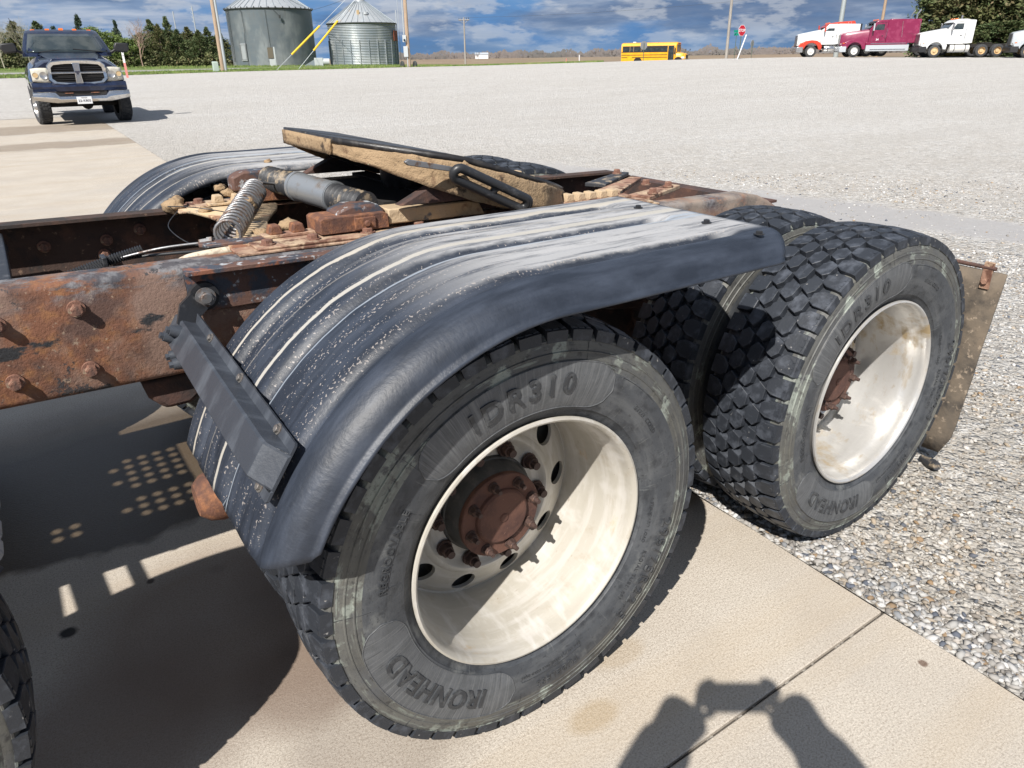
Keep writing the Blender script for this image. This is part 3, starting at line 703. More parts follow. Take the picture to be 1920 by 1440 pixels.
# coil spring
S0 = Vector((-.318, .985, 1.064)); S1 = Vector((-.116, 1.40, 1.104)); ax = (S1-S0); a_ = ax.orthogonal().normalized(); b_ = ax.normalized().cross(a_); turns = 17; n = turns*18
pts = []
for i in range(n+1):
    u = i/n; th = 2*PI*turns*u; rr = .0335; uu = min(max((u-.02)/.96, 0), 1)
    pts.append(S0+ax*uu+(a_*math.cos(th)+b_*math.sin(th))*rr)
pts += [S1+ax*.02+a_*.03, S1+ax*.1+Vector((.06, -.01, .004)), S1+Vector((.10, .02, .005))]
ob('coil_spring', MB().tube(pts, .0046, 8), 'spring_steel', truck, smooth=60)
sb = MB(); sb.prism([(-.40, .955), (-.385, .935), (-.30, .915), (-.235, .925), (-.235, .955), (-.29, .965), (-.37, 1.0), (-.395, .985)], 1.046, 1.055, 'z'); ob('spring_bracket', sb, 'angle_paint', truck, smooth=30, bevel=.002)
# cables, loom, hose, ties
def wire(pts, r, mat='black_paint', name='air_line', n=8, parent=truck):
    P = [Vector(p) for p in pts]; out = []
    for i in range(len(P)-1):
        p0 = P[max(i-1, 0)]; p1 = P[i]; p2 = P[i+1]; p3 = P[min(i+2, len(P)-1)]
        for k in range(8):
            t = k/8; out.append(.5*((2*p1)+(p2-p0)*t+(2*p0-5*p1+4*p2-p3)*t*t+(3*p1-p0-3*p2+p3)*t**3))
    out.append(P[-1]); return ob(name, MB().tube(out, r, n), mat, parent, smooth=60)
wire([(-1.1, 1.04, .965), (-.85, 1.06, .975), (-.70, 1.09, .995), (-.60, 1.10, 1.012), (-.48, 1.06, 1.035), (-.385, .99, 1.05)], .0035, 'spring_steel', 'control_cable')
wire([(-1.1, 1.07, .955), (-.8, 1.09, .972), (-.58, 1.12, 1.005), (-.45, 1.05, 1.020), (-.37, .97, 1.030)], .0042, 'black_paint', 'air_line')
wire([(-1.1, 1.0, .95), (-.75, 1.05, .97), (-.5, 1.12, .985), (-.38, 1.02, .975), (-.3, .95, .96)], .005, 'black_paint', 'air_line')
for p, q in (((-.705, 1.085, .990), (-.615, 1.10, 1.008)), ((-.700, 1.068, .984), (-.618, 1.085, 1.000)), ((-.605, 1.10, 1.012), (-.515, 1.105, 1.028))):
    bellows(Vector(p), Vector(q), .0125, 14, 'cable_loom', 'black_paint', truck)
ct = MB(); ct.box((-.610, 1.093, 1.008), (.012, .05, .042)); ct.box((-.61, 1.075, .986), (.02, .02, .012)); ob('cable_clip', ct, 'black_paint', truck, smooth=30, bevel=.002)
fn = MB(); fn.cyl((-.392, .985, 1.052), (-.372, .980, 1.054), .009, n=6); fn.cyl((-.372, .98, 1.054), (-.360, .975, 1.055), .0115, n=6); ob('cable_nut', fn, 'spring_steel', truck, smooth=30)
hz = MB(); hz.cyl((-.44, .955, 1.005), (-.415, .952, 1.010), .0105, n=16); M('teal_plastic', (.25, .42, .42), .5); ob('hose_fitting', hz, 'teal_plastic', truck, smooth=40)
wire([(-.52, .935, .985), (-.45, .925, 1.025), (-.40, .92, 1.034), (-.33, .92, 1.036)], .011, 'cream_paint', 'hose', 12)
wire([(-.34, 1.58, 1.05), (-.37, 1.45, 1.075), (-.31, 1.3, 1.085), (-.22, 1.25, 1.06), (-.25, 1.1, 1.055)], .0016, 'black_paint', 'loose_wire', 6)
wire([(-.34, 1.50, 1.05), (-.40, 1.35, 1.03), (-.36, 1.2, 1.0), (-.30, 1.1, 1.05)], .0016, 'black_paint', 'loose_wire', 6)

# ---- fifth wheel
fw = empty('fifth_wheel', (0, 0, 0), truck); fw['label'] = 'fifth wheel tilted down to the rear, mud on its skirt'
def pz(x): return 1.288-.185*x if x < .30 else 1.2325-.314*(x-.30)
st = [(.020, .195), (.028, .235), (.05, .275), (.10, .335), (.17, .398), (.24, .442), (.30, .460), (.33, .466), (.44, .468), (.52, .46), (.60, .44), (.69, .375), (.78, .29), (.84, .225), (.865, .17)]
def slot(x): return 0 if x <= .42 else min(.10, .02+(x-.42)*.22)
top = MB()
for s in (-1, 1):
    rows = [[(x, YC+s*(slot(x)+(hw-slot(x))*k/4), pz(x)) for k in range(5)] for x, hw in st]
    top.grid(lambda i, j: rows[i][j], len(st), 5)
bm_fix = ob('top_plate', top, 'grease_black', fw, smooth=25, solid=.016)
sk = MB(); dep = [.042, .044, .050, .062, .080, .098, .110, .112, .108, .095, .085, .075, .062, .045, .03]
for s in (-1, 1):
    ring = [((x, YC+s*hw), d_) for (x, hw), d_ in zip(st, dep)]
    nn = 7; rows = []
    for ((x, y), d_) in ring:
        rows.append([(x+(.004*mnoise.noise((x*30, j*1.3, s))), y+s*(.004*mnoise.noise((x*22, j*2.1, 4*s))+(.003 if j else -.004)), pz(x)-.006-d_*j/(nn-1)) for j in range(nn)])
    # denser along the skirt for lumpy mud
    dense = []
    for i in range(len(rows)-1):
        for k in range(4):
            t = k/4; row = []
            for a, c in zip(rows[i], rows[i+1]):
                p = Vector(a).lerp(Vector(c), t); p.y += s*.0022*mnoise.noise(p*38); p.z += .003*mnoise.noise(p*30) if a is not rows[i][0] else 0; row.append(tuple(p))
            dense.append(row)
    dense.append(rows[-1]); sk.grid(lambda i, j: dense[i][j], len(dense), nn)
fy = [YC-.20+.40*k/10 for k in range(11)]; sk.grid(lambda i, j: (.020, fy[i], pz(.02)-.006-.042*j/3), 11, 4)
ob('skirt', sk, 'mud', fw, smooth=60, solid=.010)
ribs = MB()
for y, xa in ((YC-.36, .20), (YC-.17, .06), (YC+.17, .06), (YC+.36, .20)): ribs.prism([(xa, pz(xa)-.016), (.60, pz(.6)-.016), (.56, pz(.56)-.07), (.30, pz(.3)-.11), (xa, pz(xa)-.05)], y-.012, y+.012)
ob('underside_rib', ribs, 'underside', fw, smooth=30)
for y in (YC-.385, YC+.385):
    pb = MB(); pb.prism([(.12, 1.108), (.50, 1.098), (.42, 1.16), (.37, 1.19), (.29, 1.19), (.24, 1.16)], y-.02, y+.02); ob('pivot_bracket', pb, 'rust_dark', fw, smooth=30, bevel=.003)
    s = -1 if y < YC else 1; pp = MB(); pp.cyl((.335, y, 1.15), (.335, y+s*.045, 1.15), .030, .028, 26); pp.cyl((.335, y+s*.045, 1.15), (.335, y+s*.047, 1.15), .012, n=16); ob('pivot_pin', pp, 'rust_mud', fw, smooth=35)
cr = MB(); cr.bb((.14, .99, 1.060), (.52, 1.50, 1.095)); cr.bb((.30, .9, 1.06), (.36, 1.6, 1.10)); ob('saddle_beam', cr, 'underside', fw, smooth=30)
lk_ = MB(); lk_.lathe([(.0, -.05), (.09, -.05), (.10, -.02), (.10, .02), (.08, .05), (0, .05)], 24, o=(.36, YC, 1.14), axis='z'); ob('lock_jaw', lk_, 'grease_black', fw, smooth=30)
hd = MB(); hd.prism([(.105, 1.236), (.118, 1.242), (.285, 1.203), (.285, 1.190), (.115, 1.226)], .757, .769); ob('release_bar', hd, 'spring_steel', fw, smooth=30, bevel=.002)
def stad(p, q, w, n=10):
    p, q = Vector(p), Vector(q); d_ = (q-p).normalized(); up = Vector((0, -.35, .94)); up = (up-d_*up.dot(d_)).normalized(); out = []
    for i in range(n+1):
        t = -PI/2+PI*i/n; out.append(q+up*w*math.sin(t)+d_*w*math.cos(t))
    for i in range(n+1):
        t = PI/2+PI*i/n; out.append(p+up*w*math.sin(t)+d_*w*math.cos(t))
    return out
hh = MB(); hh.tube(stad((.262, .745, 1.192), (.462, .735, 1.094), .0175), .013, 12, closed=True); hh.tube(stad((.39, .742, 1.130), (.468, .735, 1.091), .019), .0115, 12, closed=True)
ob('release_handle', hh, 'angle_paint' if False else 'black_paint', fw, smooth=60)
hk = MB(); hk.prism([(.27, 1.165), (.285, 1.172), (.41, 1.118), (.40, 1.108)], .780, .787); ob('handle_tab', hk, 'spring_steel', fw, smooth=30, bevel=.001)

# ---- crossmembers and suspension between and under the rails
cm = MB(); cm.bb((-1.00, .905, .985), (-.815, 1.585, 1.030)); ob('crossmember', cm, 'black_paint', truck, smooth=30, bevel=.004)
cm = MB(); cm.bb((-.915, .905, .83), (-.818, .96, .984)); ob('crossmember', cm, 'bracket_black', truck, smooth=30, bevel=.003)
cm = MB(); cm.tube([(-.93, 1.2, .99), (-.88, 1.4, .99), (-.84, 1.58, .985)], .03, 12); ob('cross_tube', cm, 'black_paint', truck, smooth=50)
for x in (.62, 1.05, 1.74):
    cm = MB(); cm.prism([(x-.04, rz_bot(x)+.01), (x+.04, rz_bot(x)+.01), (x+.04, rz_bot(x)+.02), (x-.03, rz_bot(x)+.02), (x-.03, rz_top(x)-.05), (x+.04, rz_top(x)-.05), (x+.04, rz_top(x)-.04), (x-.04, rz_top(x)-.04)], .82, 2*YC-.82); ob('crossmember', cm, 'rust_dark', truck, smooth=30)
for i, (x0, y0, x1, y1) in enumerate(((1.12, .93, 1.40, 1.02), (1.16, 1.22, 1.46, 1.38), (1.08, 1.05, 1.38, 1.22))):
    cm = MB(); z_ = rz_top(1.2)+.004+i*.004; d_ = Vector((x1-x0, y1-y0, 0)); nn = d_.orthogonal().normalized(); nn = Vector((-d_.y, d_.x, 0)).normalized()*.045; a = Vector((x0, y0, 0)); c = Vector((x1, y1, 0))
    cm.prism([tuple((a+nn)[:2]), tuple((a-nn)[:2]), tuple((c-nn*.5)[:2]), tuple((c+nn*.6)[:2])], z_, z_+.016, 'z'); ob('torque_bracket', cm, ['rust_mud', 'rubber_boot', 'rust_mud'][i], truck, smooth=30, bevel=.003)
hb = mesh('torque_bolt', hexbolt(.015, .02, .02), 'bolt_rust', 30)
for x, y in ((1.18, .92), (1.30, 1.08), (1.40, 1.36), (1.33, .99)): ob('torque_bolt', hb, None, truck, loc=(x, y, rz_top(1.2)+.022))
for x in (0, AX2):
    axl = MB(); axl.cyl((x, .60, AXZ), (x, 2*YC-.60, AXZ), .075, n=24); ob('axle', axl, 'rust_dark', truck, smooth=40)
    df = MB(); df.lathe([(0, -.2), (.10, -.18), (.19, -.08), (.20, 0), (.19, .08), (.10, .18), (0, .2)], 28, o=(x, YC, AXZ), axis='y'); ob('differential', df, 'rust_dark', truck, smooth=50)
    for y in (.93, 2*YC-.93):
        sp_ = MB(); sp_.tube([(x-.52, y, .73), (x-.3, y, .64), (x, y, .60), (x+.3, y, .64), (x+.52, y, .73)], .038, 8); ob('leaf_spring', sp_, 'rust_dark', truck, smooth=40)
hg = MB(); hg.prism([(-.615, .760), (-.46, .760), (-.47, .70), (-.51, .672), (-.57, .672), (-.605, .71)], .85, .95); ob('spring_hanger', hg, 'rust_dark', truck, smooth=30, bevel=.012)
ch = MB(); ch.lathe([(0, -.08), (.04, -.08), (.058, -.06), (.066, -.03), (.066, .03), (.058, .07), (0, .09)], 30, o=(-.495, .66, .50), axis='x'); ob('brake_chamber', ch, 'rust_plain', truck, smooth=40)
ds = MB(); ds.cyl((.2, YC, .54), (1.1, YC, .52), .05, n=20); ob('drive_shaft', ds, 'rust_dark', truck, smooth=40)
# deck plate ahead of the frame with punched holes (casts the dotted light)
dk = MB(); P0 = .056; r0 = .0185
for i in range(22):
    for j in range(13):
        x0 = -1.34-P0*(i+1); y0 = .86+P0*j; cx, cy = x0+P0/2, y0+P0/2
        sq = [(x0, y0), (cx, y0), (x0+P0, y0), (x0+P0, cy), (x0+P0, y0+P0), (cx, y0+P0), (x0, y0+P0), (x0, cy)]
        ci = [(cx+r0*math.cos(a), cy+r0*math.sin(a)) for a in [math.atan2(q[1]-cy, q[0]-cx) for q in sq]]
        hole = (i < 5 and (1 <= j <= 3 or 5 <= j <= 9) and not (i == 4 and j % 2)) or (i in (7, 8) and j in (1, 2))
        if not hole:
            dk.add([(a, b_, 1.085) for a, b_ in sq[::2]], [(0, 1, 2, 3)]); continue
        dk.add([(a, b_, 1.085) for a, b_ in sq]+[(a, b_, 1.085) for a, b_ in ci], [(k, (k+1) % 8, 8+(k+1) % 8, 8+k) for k in range(8)])
ob('deck_plate', dk, 'zinc', truck, smooth=0, solid=.004)
at_ = MB(); at_.lathe([(0, 0), (.09, 0), (.13, .04), (.135, .08), (.135, 1.02), (.13, 1.06), (.09, 1.10), (0, 1.10)], 32, o=(-3.20, .665, .80), axis='x'); ob('light_block_cylinder', at_, 'black_paint', truck, smooth=40)  # unseen cylinder added to keep sun off the ground beside the near rail
tb2 = MB(); tb2.bb((-3.1, 1.70, .45), (-1.43, 2.42, .985)); ob('far_light_block', tb2, 'black_paint', truck, smooth=30, bevel=.02)  # unseen box added to shorten the sunlit wedge beyond the far rail
# side box and step tread ahead of the near rail
tk = MB(); tk.lathe([(0, 0), (.28, 0), (.30, .02), (.30, 1.33), (.28, 1.35), (0, 1.35)], 40, o=(-3.75, .42, .66), axis='x'); ob('fuel_tank', tk, 'rim_alloy', truck, smooth=40)
# ---- mud flap behind the rear wheel
M('flap_mud', (.115, .095, .075), .9, 0, [((.17, .135, .10), 6, .44, .64), ((.045, .040, .036), 11, .48, .66, 11), ((.30, .24, .18), 30, .58, .66)], [(60, .002)])
fl = MB(); rows = []
for i in range(9):
    ya = .005+.615*i/8
    rows.append([(1.925+.045*(1-j/11)**1.5+.010*mnoise.noise((ya*4, j*.5, 1)), ya-.02+.055*(1-j/11)*(1-i/8), .062+.735*j/11) for j in range(12)])
rows[0][0] = (rows[0][0][0], rows[0][0][1]+.03, rows[0][0][2]); rows[0][1] = (rows[0][1][0], rows[0][1][1]+.006, rows[0][1][2])
fl.grid(lambda i, j: rows[i][j], 9, 12); ofl = ob('mud_flap', fl, 'flap_mud', truck, smooth=60, solid=.009)
hb_ = MB(); hb_.tube([(1.90, .83, .83), (1.91, .5, .812), (1.915, .02, .808)], .007, 10); ob('flap_rod', hb_, 'rust_dark', ofl, smooth=50)
tb_ = MB(); tb_.bb((1.910, .028, .735), (1.9215, .060, .828)); tb_.cyl((1.910, .044, .762), (1.900, .044, .762), .011, n=6); ob('flap_tab', tb_, 'rust_mud', ofl, smooth=30, bevel=.002)
ob('flap_hook', MB().tube([(1.95, .12, .02), (1.93, .07, .022), (1.91, .04, .03)], [.012, .022, .016], 8), 'rubber_boot', truck, smooth=50)
# ================================================================== ground
AZT = [-60, 10, 23.3, 29.1, 35.6, 42.7, 50.2, 57.9, 63.3, 69.3, 74.6, 81.6, 88.7, 110, 180]
DBT = [84, 84, 84, 84, 80, 77, 77, 78, 79, 80, 80, 80, 80, 80, 80]
ZBT = [.70, .75, .79, .91, 1.02, .97, .82, .66, .61, .53, .48, .35, .32, .30, .30]
Z2T = [.3, .5, .55, .55, .35, 0, 0, .25, .45, .62, .72, .80, .85, .85, .85]      # height at 112 m
def interp(a, T): return float(np.interp(a, AZT, T))
CX, CY = CAMP.x, CAMP.y
def polar(x, y): return math.degrees(math.atan2(y-CY, x-CX)), math.hypot(x-CX, y-CY)
def H(x, y):
    a, D = polar(x, y)
    if a < -120: a = 180
    Db, zb, z2 = interp(a, DBT), interp(a, ZBT), interp(a, Z2T)
    if D < 26 or x < EDGE(y) and y < 26: return 0.0
    if D < Db:
        u = (D-26)/(Db-26); return zb*(u*u*(3-2*u)*.35+u*.65)
    if D < 112: u = (D-Db)/(112-Db); return zb+(z2-zb)*u
    if D < 260: u = (D-112)/148; return z2*(1-u)**2
    return 0.0
def at(az, D): return CX+D*math.cos(R(az)), CY+D*math.sin(R(az))
def EDGE(y): return 1.040+.0355*max(y, -3) if y < 26 else 1.96

# gravel colour
def gravel_mat(name, near):
    m = M(name, (.4, .4, .4), .9); b = m.node_tree.nodes['Principled BSDF']
    src = N(m, 'ShaderNodeTexCoord').outputs['Object']
    def vor(scale, off):
        mp = N(m, 'ShaderNodeMapping'); mp.inputs['Location'].default_value = off; lk(m, src, mp.inputs[0])
        v = N(m, 'ShaderNodeTexVoronoi'); v.inputs['Scale'].default_value = scale; lk(m, mp.outputs[0], v.inputs['Vector']); return v
    v1, v2 = vor(62, (0, 0, 0)), vor(24, (3, 1, 0))
    def pebble(v):
        s = N(m, 'ShaderNodeSeparateColor'); lk(m, v.outputs['Color'], s.inputs[0]); r = N(m, 'ShaderNodeValToRGB'); cr = r.color_ramp; cr.interpolation = 'CONSTANT'
        cols = [(0, (.24, .22, .20)), (.12, (.40, .385, .36)), (.34, (.53, .52, .50)), (.52, (.43, .38, .32)), (.66, (.62, .61, .60)), (.80, (.33, .335, .345)), (.90, (.70, .70, .69)), (.965, (.13, .145, .17))]
        cr.elements[0].position = 0; cr.elements[0].color = (*cols[0][1], 1); cr.elements[1].position = .12; cr.elements[1].color = (*cols[1][1], 1)
        for p_, c_ in cols[2:]: e = cr.elements.new(p_); e.color = (*c_, 1)
        lk(m, s.outputs[0], r.inputs[0]); return r.outputs[0]
    c = nmix(m, nramp(m, nnoise(m, src, 40, 2), .45, .55), pebble(v1), pebble(v2))
    fine = nmix(m, nramp(m, nnoise(m, src, 230, 3), .35, .65), (.30, .265, .225), (.46, .43, .39))
    c = nmix(m, nramp(m, nnoise(m, src, 1.3, 4), .44, .62), c, nmix(m, .55, c, fine))
    big = nramp(m, nnoise(m, src, .22, 5, .6, (1, 1.5, 1)), .46, .60)
    c = nmix(m, nmath(m, 'MULTIPLY', big, .4), c, (.40, .375, .345))
    # traffic-worn brown fines close to the slab edge; blue grey puddle silt; whiter stone far off
    sx = N(m, 'ShaderNodeSeparateXYZ'); lk(m, src, sx.inputs[0])
    w = nmath(m, 'ADD', sx.outputs[0], nmath(m, 'MULTIPLY', nnoise(m, src, .8, 4), 2.4))
    brown = nmath(m, 'MULTIPLY', nramp(m, w, 5.4, 3.2, 0, 1, True), nramp(m, w, 2.25, 2.75, 0, 1, True))
    c = nmix(m, nmath(m, 'MULTIPLY', brown, .58), c, nmix(m, nramp(m, nnoise(m, src, 120, 4), .4, .62), (.27, .235, .19), (.44, .41, .37)))
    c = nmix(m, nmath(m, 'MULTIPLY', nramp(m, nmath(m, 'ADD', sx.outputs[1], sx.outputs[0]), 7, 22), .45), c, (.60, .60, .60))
    c = nmix(m, nmath(m, 'MULTIPLY', nramp(m, nnoise(m, src, .35, 7, .7, (1, 1, 1), (5, 2, 1)), .44, .60), .34), c, (.44, .42, .395))
    c = nmix(m, nmath(m, 'MULTIPLY', nramp(m, nnoise(m, src, 5, 6, .75), .50, .60), .35), c, (.26, .245, .225))
    c = nmix(m, nmath(m, 'MULTIPLY', nramp(m, nnoise(m, src, 9, 5, .75, (1, 1, 1), (1, 9, 1)), .54, .62), .5), c, (.72, .71, .70))
    trk = nramp(m, nnoise(m, src, 1, 5, .6, (.10, .9, 1), (2, 7, 0)), .44, .60)
    c = nmix(m, nmath(m, 'MULTIPLY', trk, .30), c, (.42, .405, .385))
    px = nmath(m, 'DIVIDE', nmath(m, 'SUBTRACT', nmath(m, 'ADD', sx.outputs[0], nmath(m, 'MULTIPLY', sx.outputs[1], .16)), 6.7), 1.15)
    pw = nmath(m, 'ADD', nmath(m, 'ABSOLUTE', px), nmath(m, 'MULTIPLY', nnoise(m, src, .9, 5, .6, (1, .45, 1)), 2.2))
    pud = nmath(m, 'MULTIPLY', nramp(m, pw, 1.75, 1.42, 0, 1, True), nmath(m, 'MULTIPLY', nramp(m, sx.outputs[1], -1, 1.4), nramp(m, sx.outputs[1], 9, 7)))
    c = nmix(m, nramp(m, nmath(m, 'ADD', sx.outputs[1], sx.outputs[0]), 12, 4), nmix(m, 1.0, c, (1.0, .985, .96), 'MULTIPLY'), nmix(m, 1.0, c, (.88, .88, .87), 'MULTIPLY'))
    c = nmix(m, nmath(m, 'MULTIPLY', pud, .85), c, (.335, .325, .32))
    lk(m, c, b.inputs['Base Color']); b.inputs['Specular IOR Level'].default_value = .25
    lk(m, nramp(m, pud, 0, 1, .85, .55), b.inputs['Roughness'])
    bp = N(m, 'ShaderNodeBump'); bp.inputs['Distance'].default_value = .012; lk(m, nmath(m, 'SUBTRACT', 1.0, pud), bp.inputs['Strength']); lk(m, nmath(m, 'SUBTRACT', 1.0, v1.outputs['Distance']), bp.inputs['Height'])
    b3 = N(m, 'ShaderNodeBump'); b3.inputs['Distance'].default_value = .02; lk(m, nmath(m, 'SUBTRACT', 1.0, v2.outputs['Distance']), b3.inputs['Height']); lk(m, bp.outputs[0], b3.inputs['Normal']); lk(m, nramp(m, pud, 0, 1, .8, .05), b3.inputs['Strength'])
    lk(m, b3.outputs[0], b.inputs['Normal'])
    # pale dusty tint of distance worn lot
    return m
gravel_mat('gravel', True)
# brown ploughed field, grass, asphalt road
M('field', (.22, .155, .10), .95, 0, [((.30, .235, .16), .06, .45, .60, 5, (1, 1, 1)), ((.16, .115, .08), .3, .5, .65, 5, (.2, 1, 1)), ((.19, .19, .09), .02, .58, .68)], [(1.5, .08)])
M('grass', (.115, .175, .040), .9, 0, [((.20, .22, .075), 1.2, .45, .62), ((.075, .12, .03), 6, .5, .62), ((.28, .25, .13), 3, .60, .68)], [(20, .03)])
M('grass_blade', (.12, .20, .04), .8, 0, [((.24, .27, .09), .8, .45, .6), ((.30, .26, .14), 2.0, .60, .68)])
M('road', (.34, .33, .31), .9, 0, [((.26, .25, .24), .5, .45, .6)], [(60, .004)])

def polar_sheet(a0, a1, na, Ds, dz, inner=None):
    mb = MB(); rows = []
    for i in range(na+1):
        a = a0+(a1-a0)*i/na; row = []
        for D in Ds:
            Dd = D(a) if callable(D) else D; x, y = at(a, Dd); row.append((x, y, H(x, y)+dz))
        rows.append(row)
    mb.grid(lambda i, j: rows[i][j], len(rows), len(Ds)); return mb
Dlist = [.5, 2, 4, 7, 10, 14, 18, 20, 24, 30, 37, 45, 54, 64, 72, 78, 86, 94, 103, 112, 125, 145, 170, 200, 240, 300, 420, 700, 1200, 2200, 4200]
mb = MB(); rows = []
for i in range(144):
    a = -180+360*i/144; row = []
    for D in Dlist:
        x, y = at(a, D); row.append((x, y, H(x, y)-.10-(.0 if D > 60 else .02)))
    rows.append(row)
mb.grid(lambda i, j: rows[i][j], 144, len(Dlist), wrap=True)
ground = ob('ground', mb, 'field', None, smooth=60, fix=False); ground['kind'] = 'structure'
for p_ in ground.data.polygons: pass
# lot: gravel everywhere except the slabs
Db = lambda f: (lambda a: 26.6+(interp(a, DBT)-26.6)*f)
mb = polar_sheet(-75, 118, 150, [26.6, Db(.08), Db(.16), Db(.26), Db(.38), Db(.5), Db(.62), Db(.74), Db(.84), Db(.92), Db(1.0)], 0.0)
rows = []
# near part, from the slab edge outwards, in rows that follow the edge
NY = 74; ysv = [-9+.55*i for i in range(NY)]
near = MB()
def ny(i): return -9+i*.5
rows = []
for i in range(74):
    y = ny(i); x0 = EDGE(y) if y < 25.6 else -6.0; row = []
    for j in range(26):
        u = j/25; x = x0+(30-x0)*u**2.2
        D = math.hypot(x-CX, y-CY); row.append((x, y, H(x, y)))
    rows.append(row)
# blend both sheets: the polar sheet starts inside the near one, 6 mm lower
near.grid(lambda i, j: rows[i][j], 74, 26)
far = mb; far.v = [(x, y, z_-.006) if math.hypot(x-CX, y-CY) < 40 else (x, y, z_) for x, y, z_ in far.v]
near.v = [(x, y, z_) for x, y, z_ in near.v]
near.add(far.v, far.f)
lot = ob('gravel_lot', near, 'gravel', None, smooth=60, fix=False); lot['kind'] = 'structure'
# rim of the lot dropping to the field
mb = polar_sheet(-75, 60, 90, [Db(1.0), lambda a: interp(a, DBT)+1.2, lambda a: interp(a, DBT)+4], 0.0)
mb.v = [(x, y, z_-(0 if k % 3 == 0 else (.10 if k % 3 == 1 else .3))) for k, (x, y, z_) in enumerate(mb.v)]
s_ = ob('gravel_bank', mb, 'gravel', None, smooth=60, fix=False); s_['kind'] = 'structure'
# grass verge on the left and centre, narrowing to nothing where the bus is
GW = lambda a: 9.0 if a > 66 else max(.3, 9.0*(a-48)/18)
mb = polar_sheet(48, 135, 80, [lambda a: interp(a, DBT)-.25, lambda a: interp(a, DBT)+GW(a)*.33, lambda a: interp(a, DBT)+GW(a)*.66, lambda a: interp(a, DBT)+GW(a)], .03)
vg = ob('grass_verge', mb, 'grass', None, smooth=60, fix=False); vg['kind'] = 'structure'
mb = polar_sheet(74, 135, 40, [lambda a: interp(a, DBT)+9.0, lambda a: interp(a, DBT)+12, lambda a: interp(a, DBT)+15], .045)
rd = ob('road', mb, 'road', None, smooth=60, fix=False); rd['kind'] = 'structure'
mb = polar_sheet(60, 135, 60, [lambda a: interp(a, DBT)+(15 if a > 74 else GW(a)), 104, 112, 125, 150], .035)
rd = ob('far_verge', mb, 'grass', None, smooth=60, fix=False); rd['kind'] = 'structure'
# tufts
def tufts(name, n, a0, a1, d0f, d1f, h, seed):
    r_ = np.random.RandomState(seed); vs = []; fs = []
    for k in range(n):
        a = r_.uniform(a0, a1); D = d0f(a)+(d1f(a)-d0f(a))*r_.rand(); x, y = at(a, D); z_ = H(x, y)
        t = r_.rand()*PI; w = r_.uniform(.02, .06); hh = h*r_.uniform(.4, 1.2); dx, dy = math.cos(t)*w, math.sin(t)*w; lx, ly = r_.uniform(-.05, .05, 2)
        o = len(vs); vs += [(x-dx, y-dy, z_), (x+dx, y+dy, z_), (x+lx, y+ly, z_+hh)]; fs.append((o, o+1, o+2))
    mb = MB().add(vs, fs); o = ob(name, mb, 'grass_blade', None, smooth=0, fix=False); o['kind'] = 'stuff'; tag(o, 'short green grass along the edge of the gravel lot' if seed == 3 else 'green grass under the trees and round the grain bins'); return o
tufts('grass', 26000, 49, 96, lambda a: interp(a, DBT)-.6, lambda a: interp(a, DBT)+GW(a), .16, 3)
tufts('grass', 9000, 60, 96, lambda a: 102, lambda a: 112, .22, 4)

# ---- concrete slabs
m = M('concrete', (.45, .40, .33), .82); b = m.node_tree.nodes['Principled BSDF']; src = N(m, 'ShaderNodeTexCoord').outputs['Object']; sx = N(m, 'ShaderNodeSeparateXYZ'); lk(m, src, sx.inputs[0]); X_, Y_ = sx.outputs[0], sx.outputs[1]
c = nmix(m, nramp(m, nnoise(m, src, 2.2, 6), .38, .66), (.455, .405, .340), (.515, .470, .405))
c = nmix(m, nmath(m, 'MULTIPLY', nramp(m, nnoise(m, src, 170, 4, .8), .49, .58), .72), c, (.26, .215, .17))
c = nmix(m, nmath(m, 'MULTIPLY', nramp(m, nnoise(m, src, 260, 3, .7), .55, .62), .75), c, (.68, .61, .53))
c = nmix(m, nmath(m, 'MULTIPLY', nramp(m, nnoise(m, src, 300, 2, .6, (1, 1, 1), (7, 7, 7)), .63, .70), .75), c, (.10, .085, .07))
c = nmix(m, nmath(m, 'MULTIPLY', nramp(m, nnoise(m, src, .8, 5), .48, .66), .35), c, (.36, .33, .30))
c = nmix(m, nmath(m, 'MULTIPLY', nramp(m, nnoise(m, src, 2.0, 4, .6, (.12, 1.6, 1)), .50, .64), .28), c, (.42, .33, .22))   # silt streaks
# oil drips and tyre marks; broad brown stains also paint the shade warmer, darker
def spot(x, y, r, k=1.0, col=(.03, .027, .025), st=(1, 1)):
    global c
    dx = nmath(m, 'MULTIPLY', nmath(m, 'SUBTRACT', X_, x), st[0]); dy = nmath(m, 'MULTIPLY', nmath(m, 'SUBTRACT', Y_, y), st[1])
    d_ = nmath(m, 'SQRT', nmath(m, 'ADD', nmath(m, 'MULTIPLY', dx, dx), nmath(m, 'MULTIPLY', dy, dy)))
    d_ = nmath(m, 'ADD', d_, nmath(m, 'MULTIPLY', nmath(m, 'SUBTRACT', nnoise(m, src, .35/r, 4), .5), r*1.1)); c = nmix(m, nmath(m, 'MULTIPLY', nramp(m, d_, r, r*.6), k), c, col)
spot(-.935, 1.015, .030); spot(-.70, 1.12, .014); spot(-.51, 1.06, .03, .35, (.2, .2, .2)); spot(-.35, .22, .28, .35, (.14, .105, .085)); spot(-.55, .75, .5, .6, (.19, .135, .10)); spot(-.9, .55, .4, .55, (.20, .145, .11)); spot(-.2, .8, .35, .5, (.19, .14, .105)); spot(-.45, .45, .22, .5, (.15, .10, .075)); spot(.10, -.07, .10, .35, (.30, .20, .08), (1, 2)); spot(.30, .05, .10, .25, (.3, .2, .08), (1, 2)); spot(-.05, .42, .02, .6); spot(.35, -.5, .02, .5); spot(1.02, .50, .09, .5, (.20, .12, .05)); spot(.93, -.44, .014, .8, (.1, .05, .03))
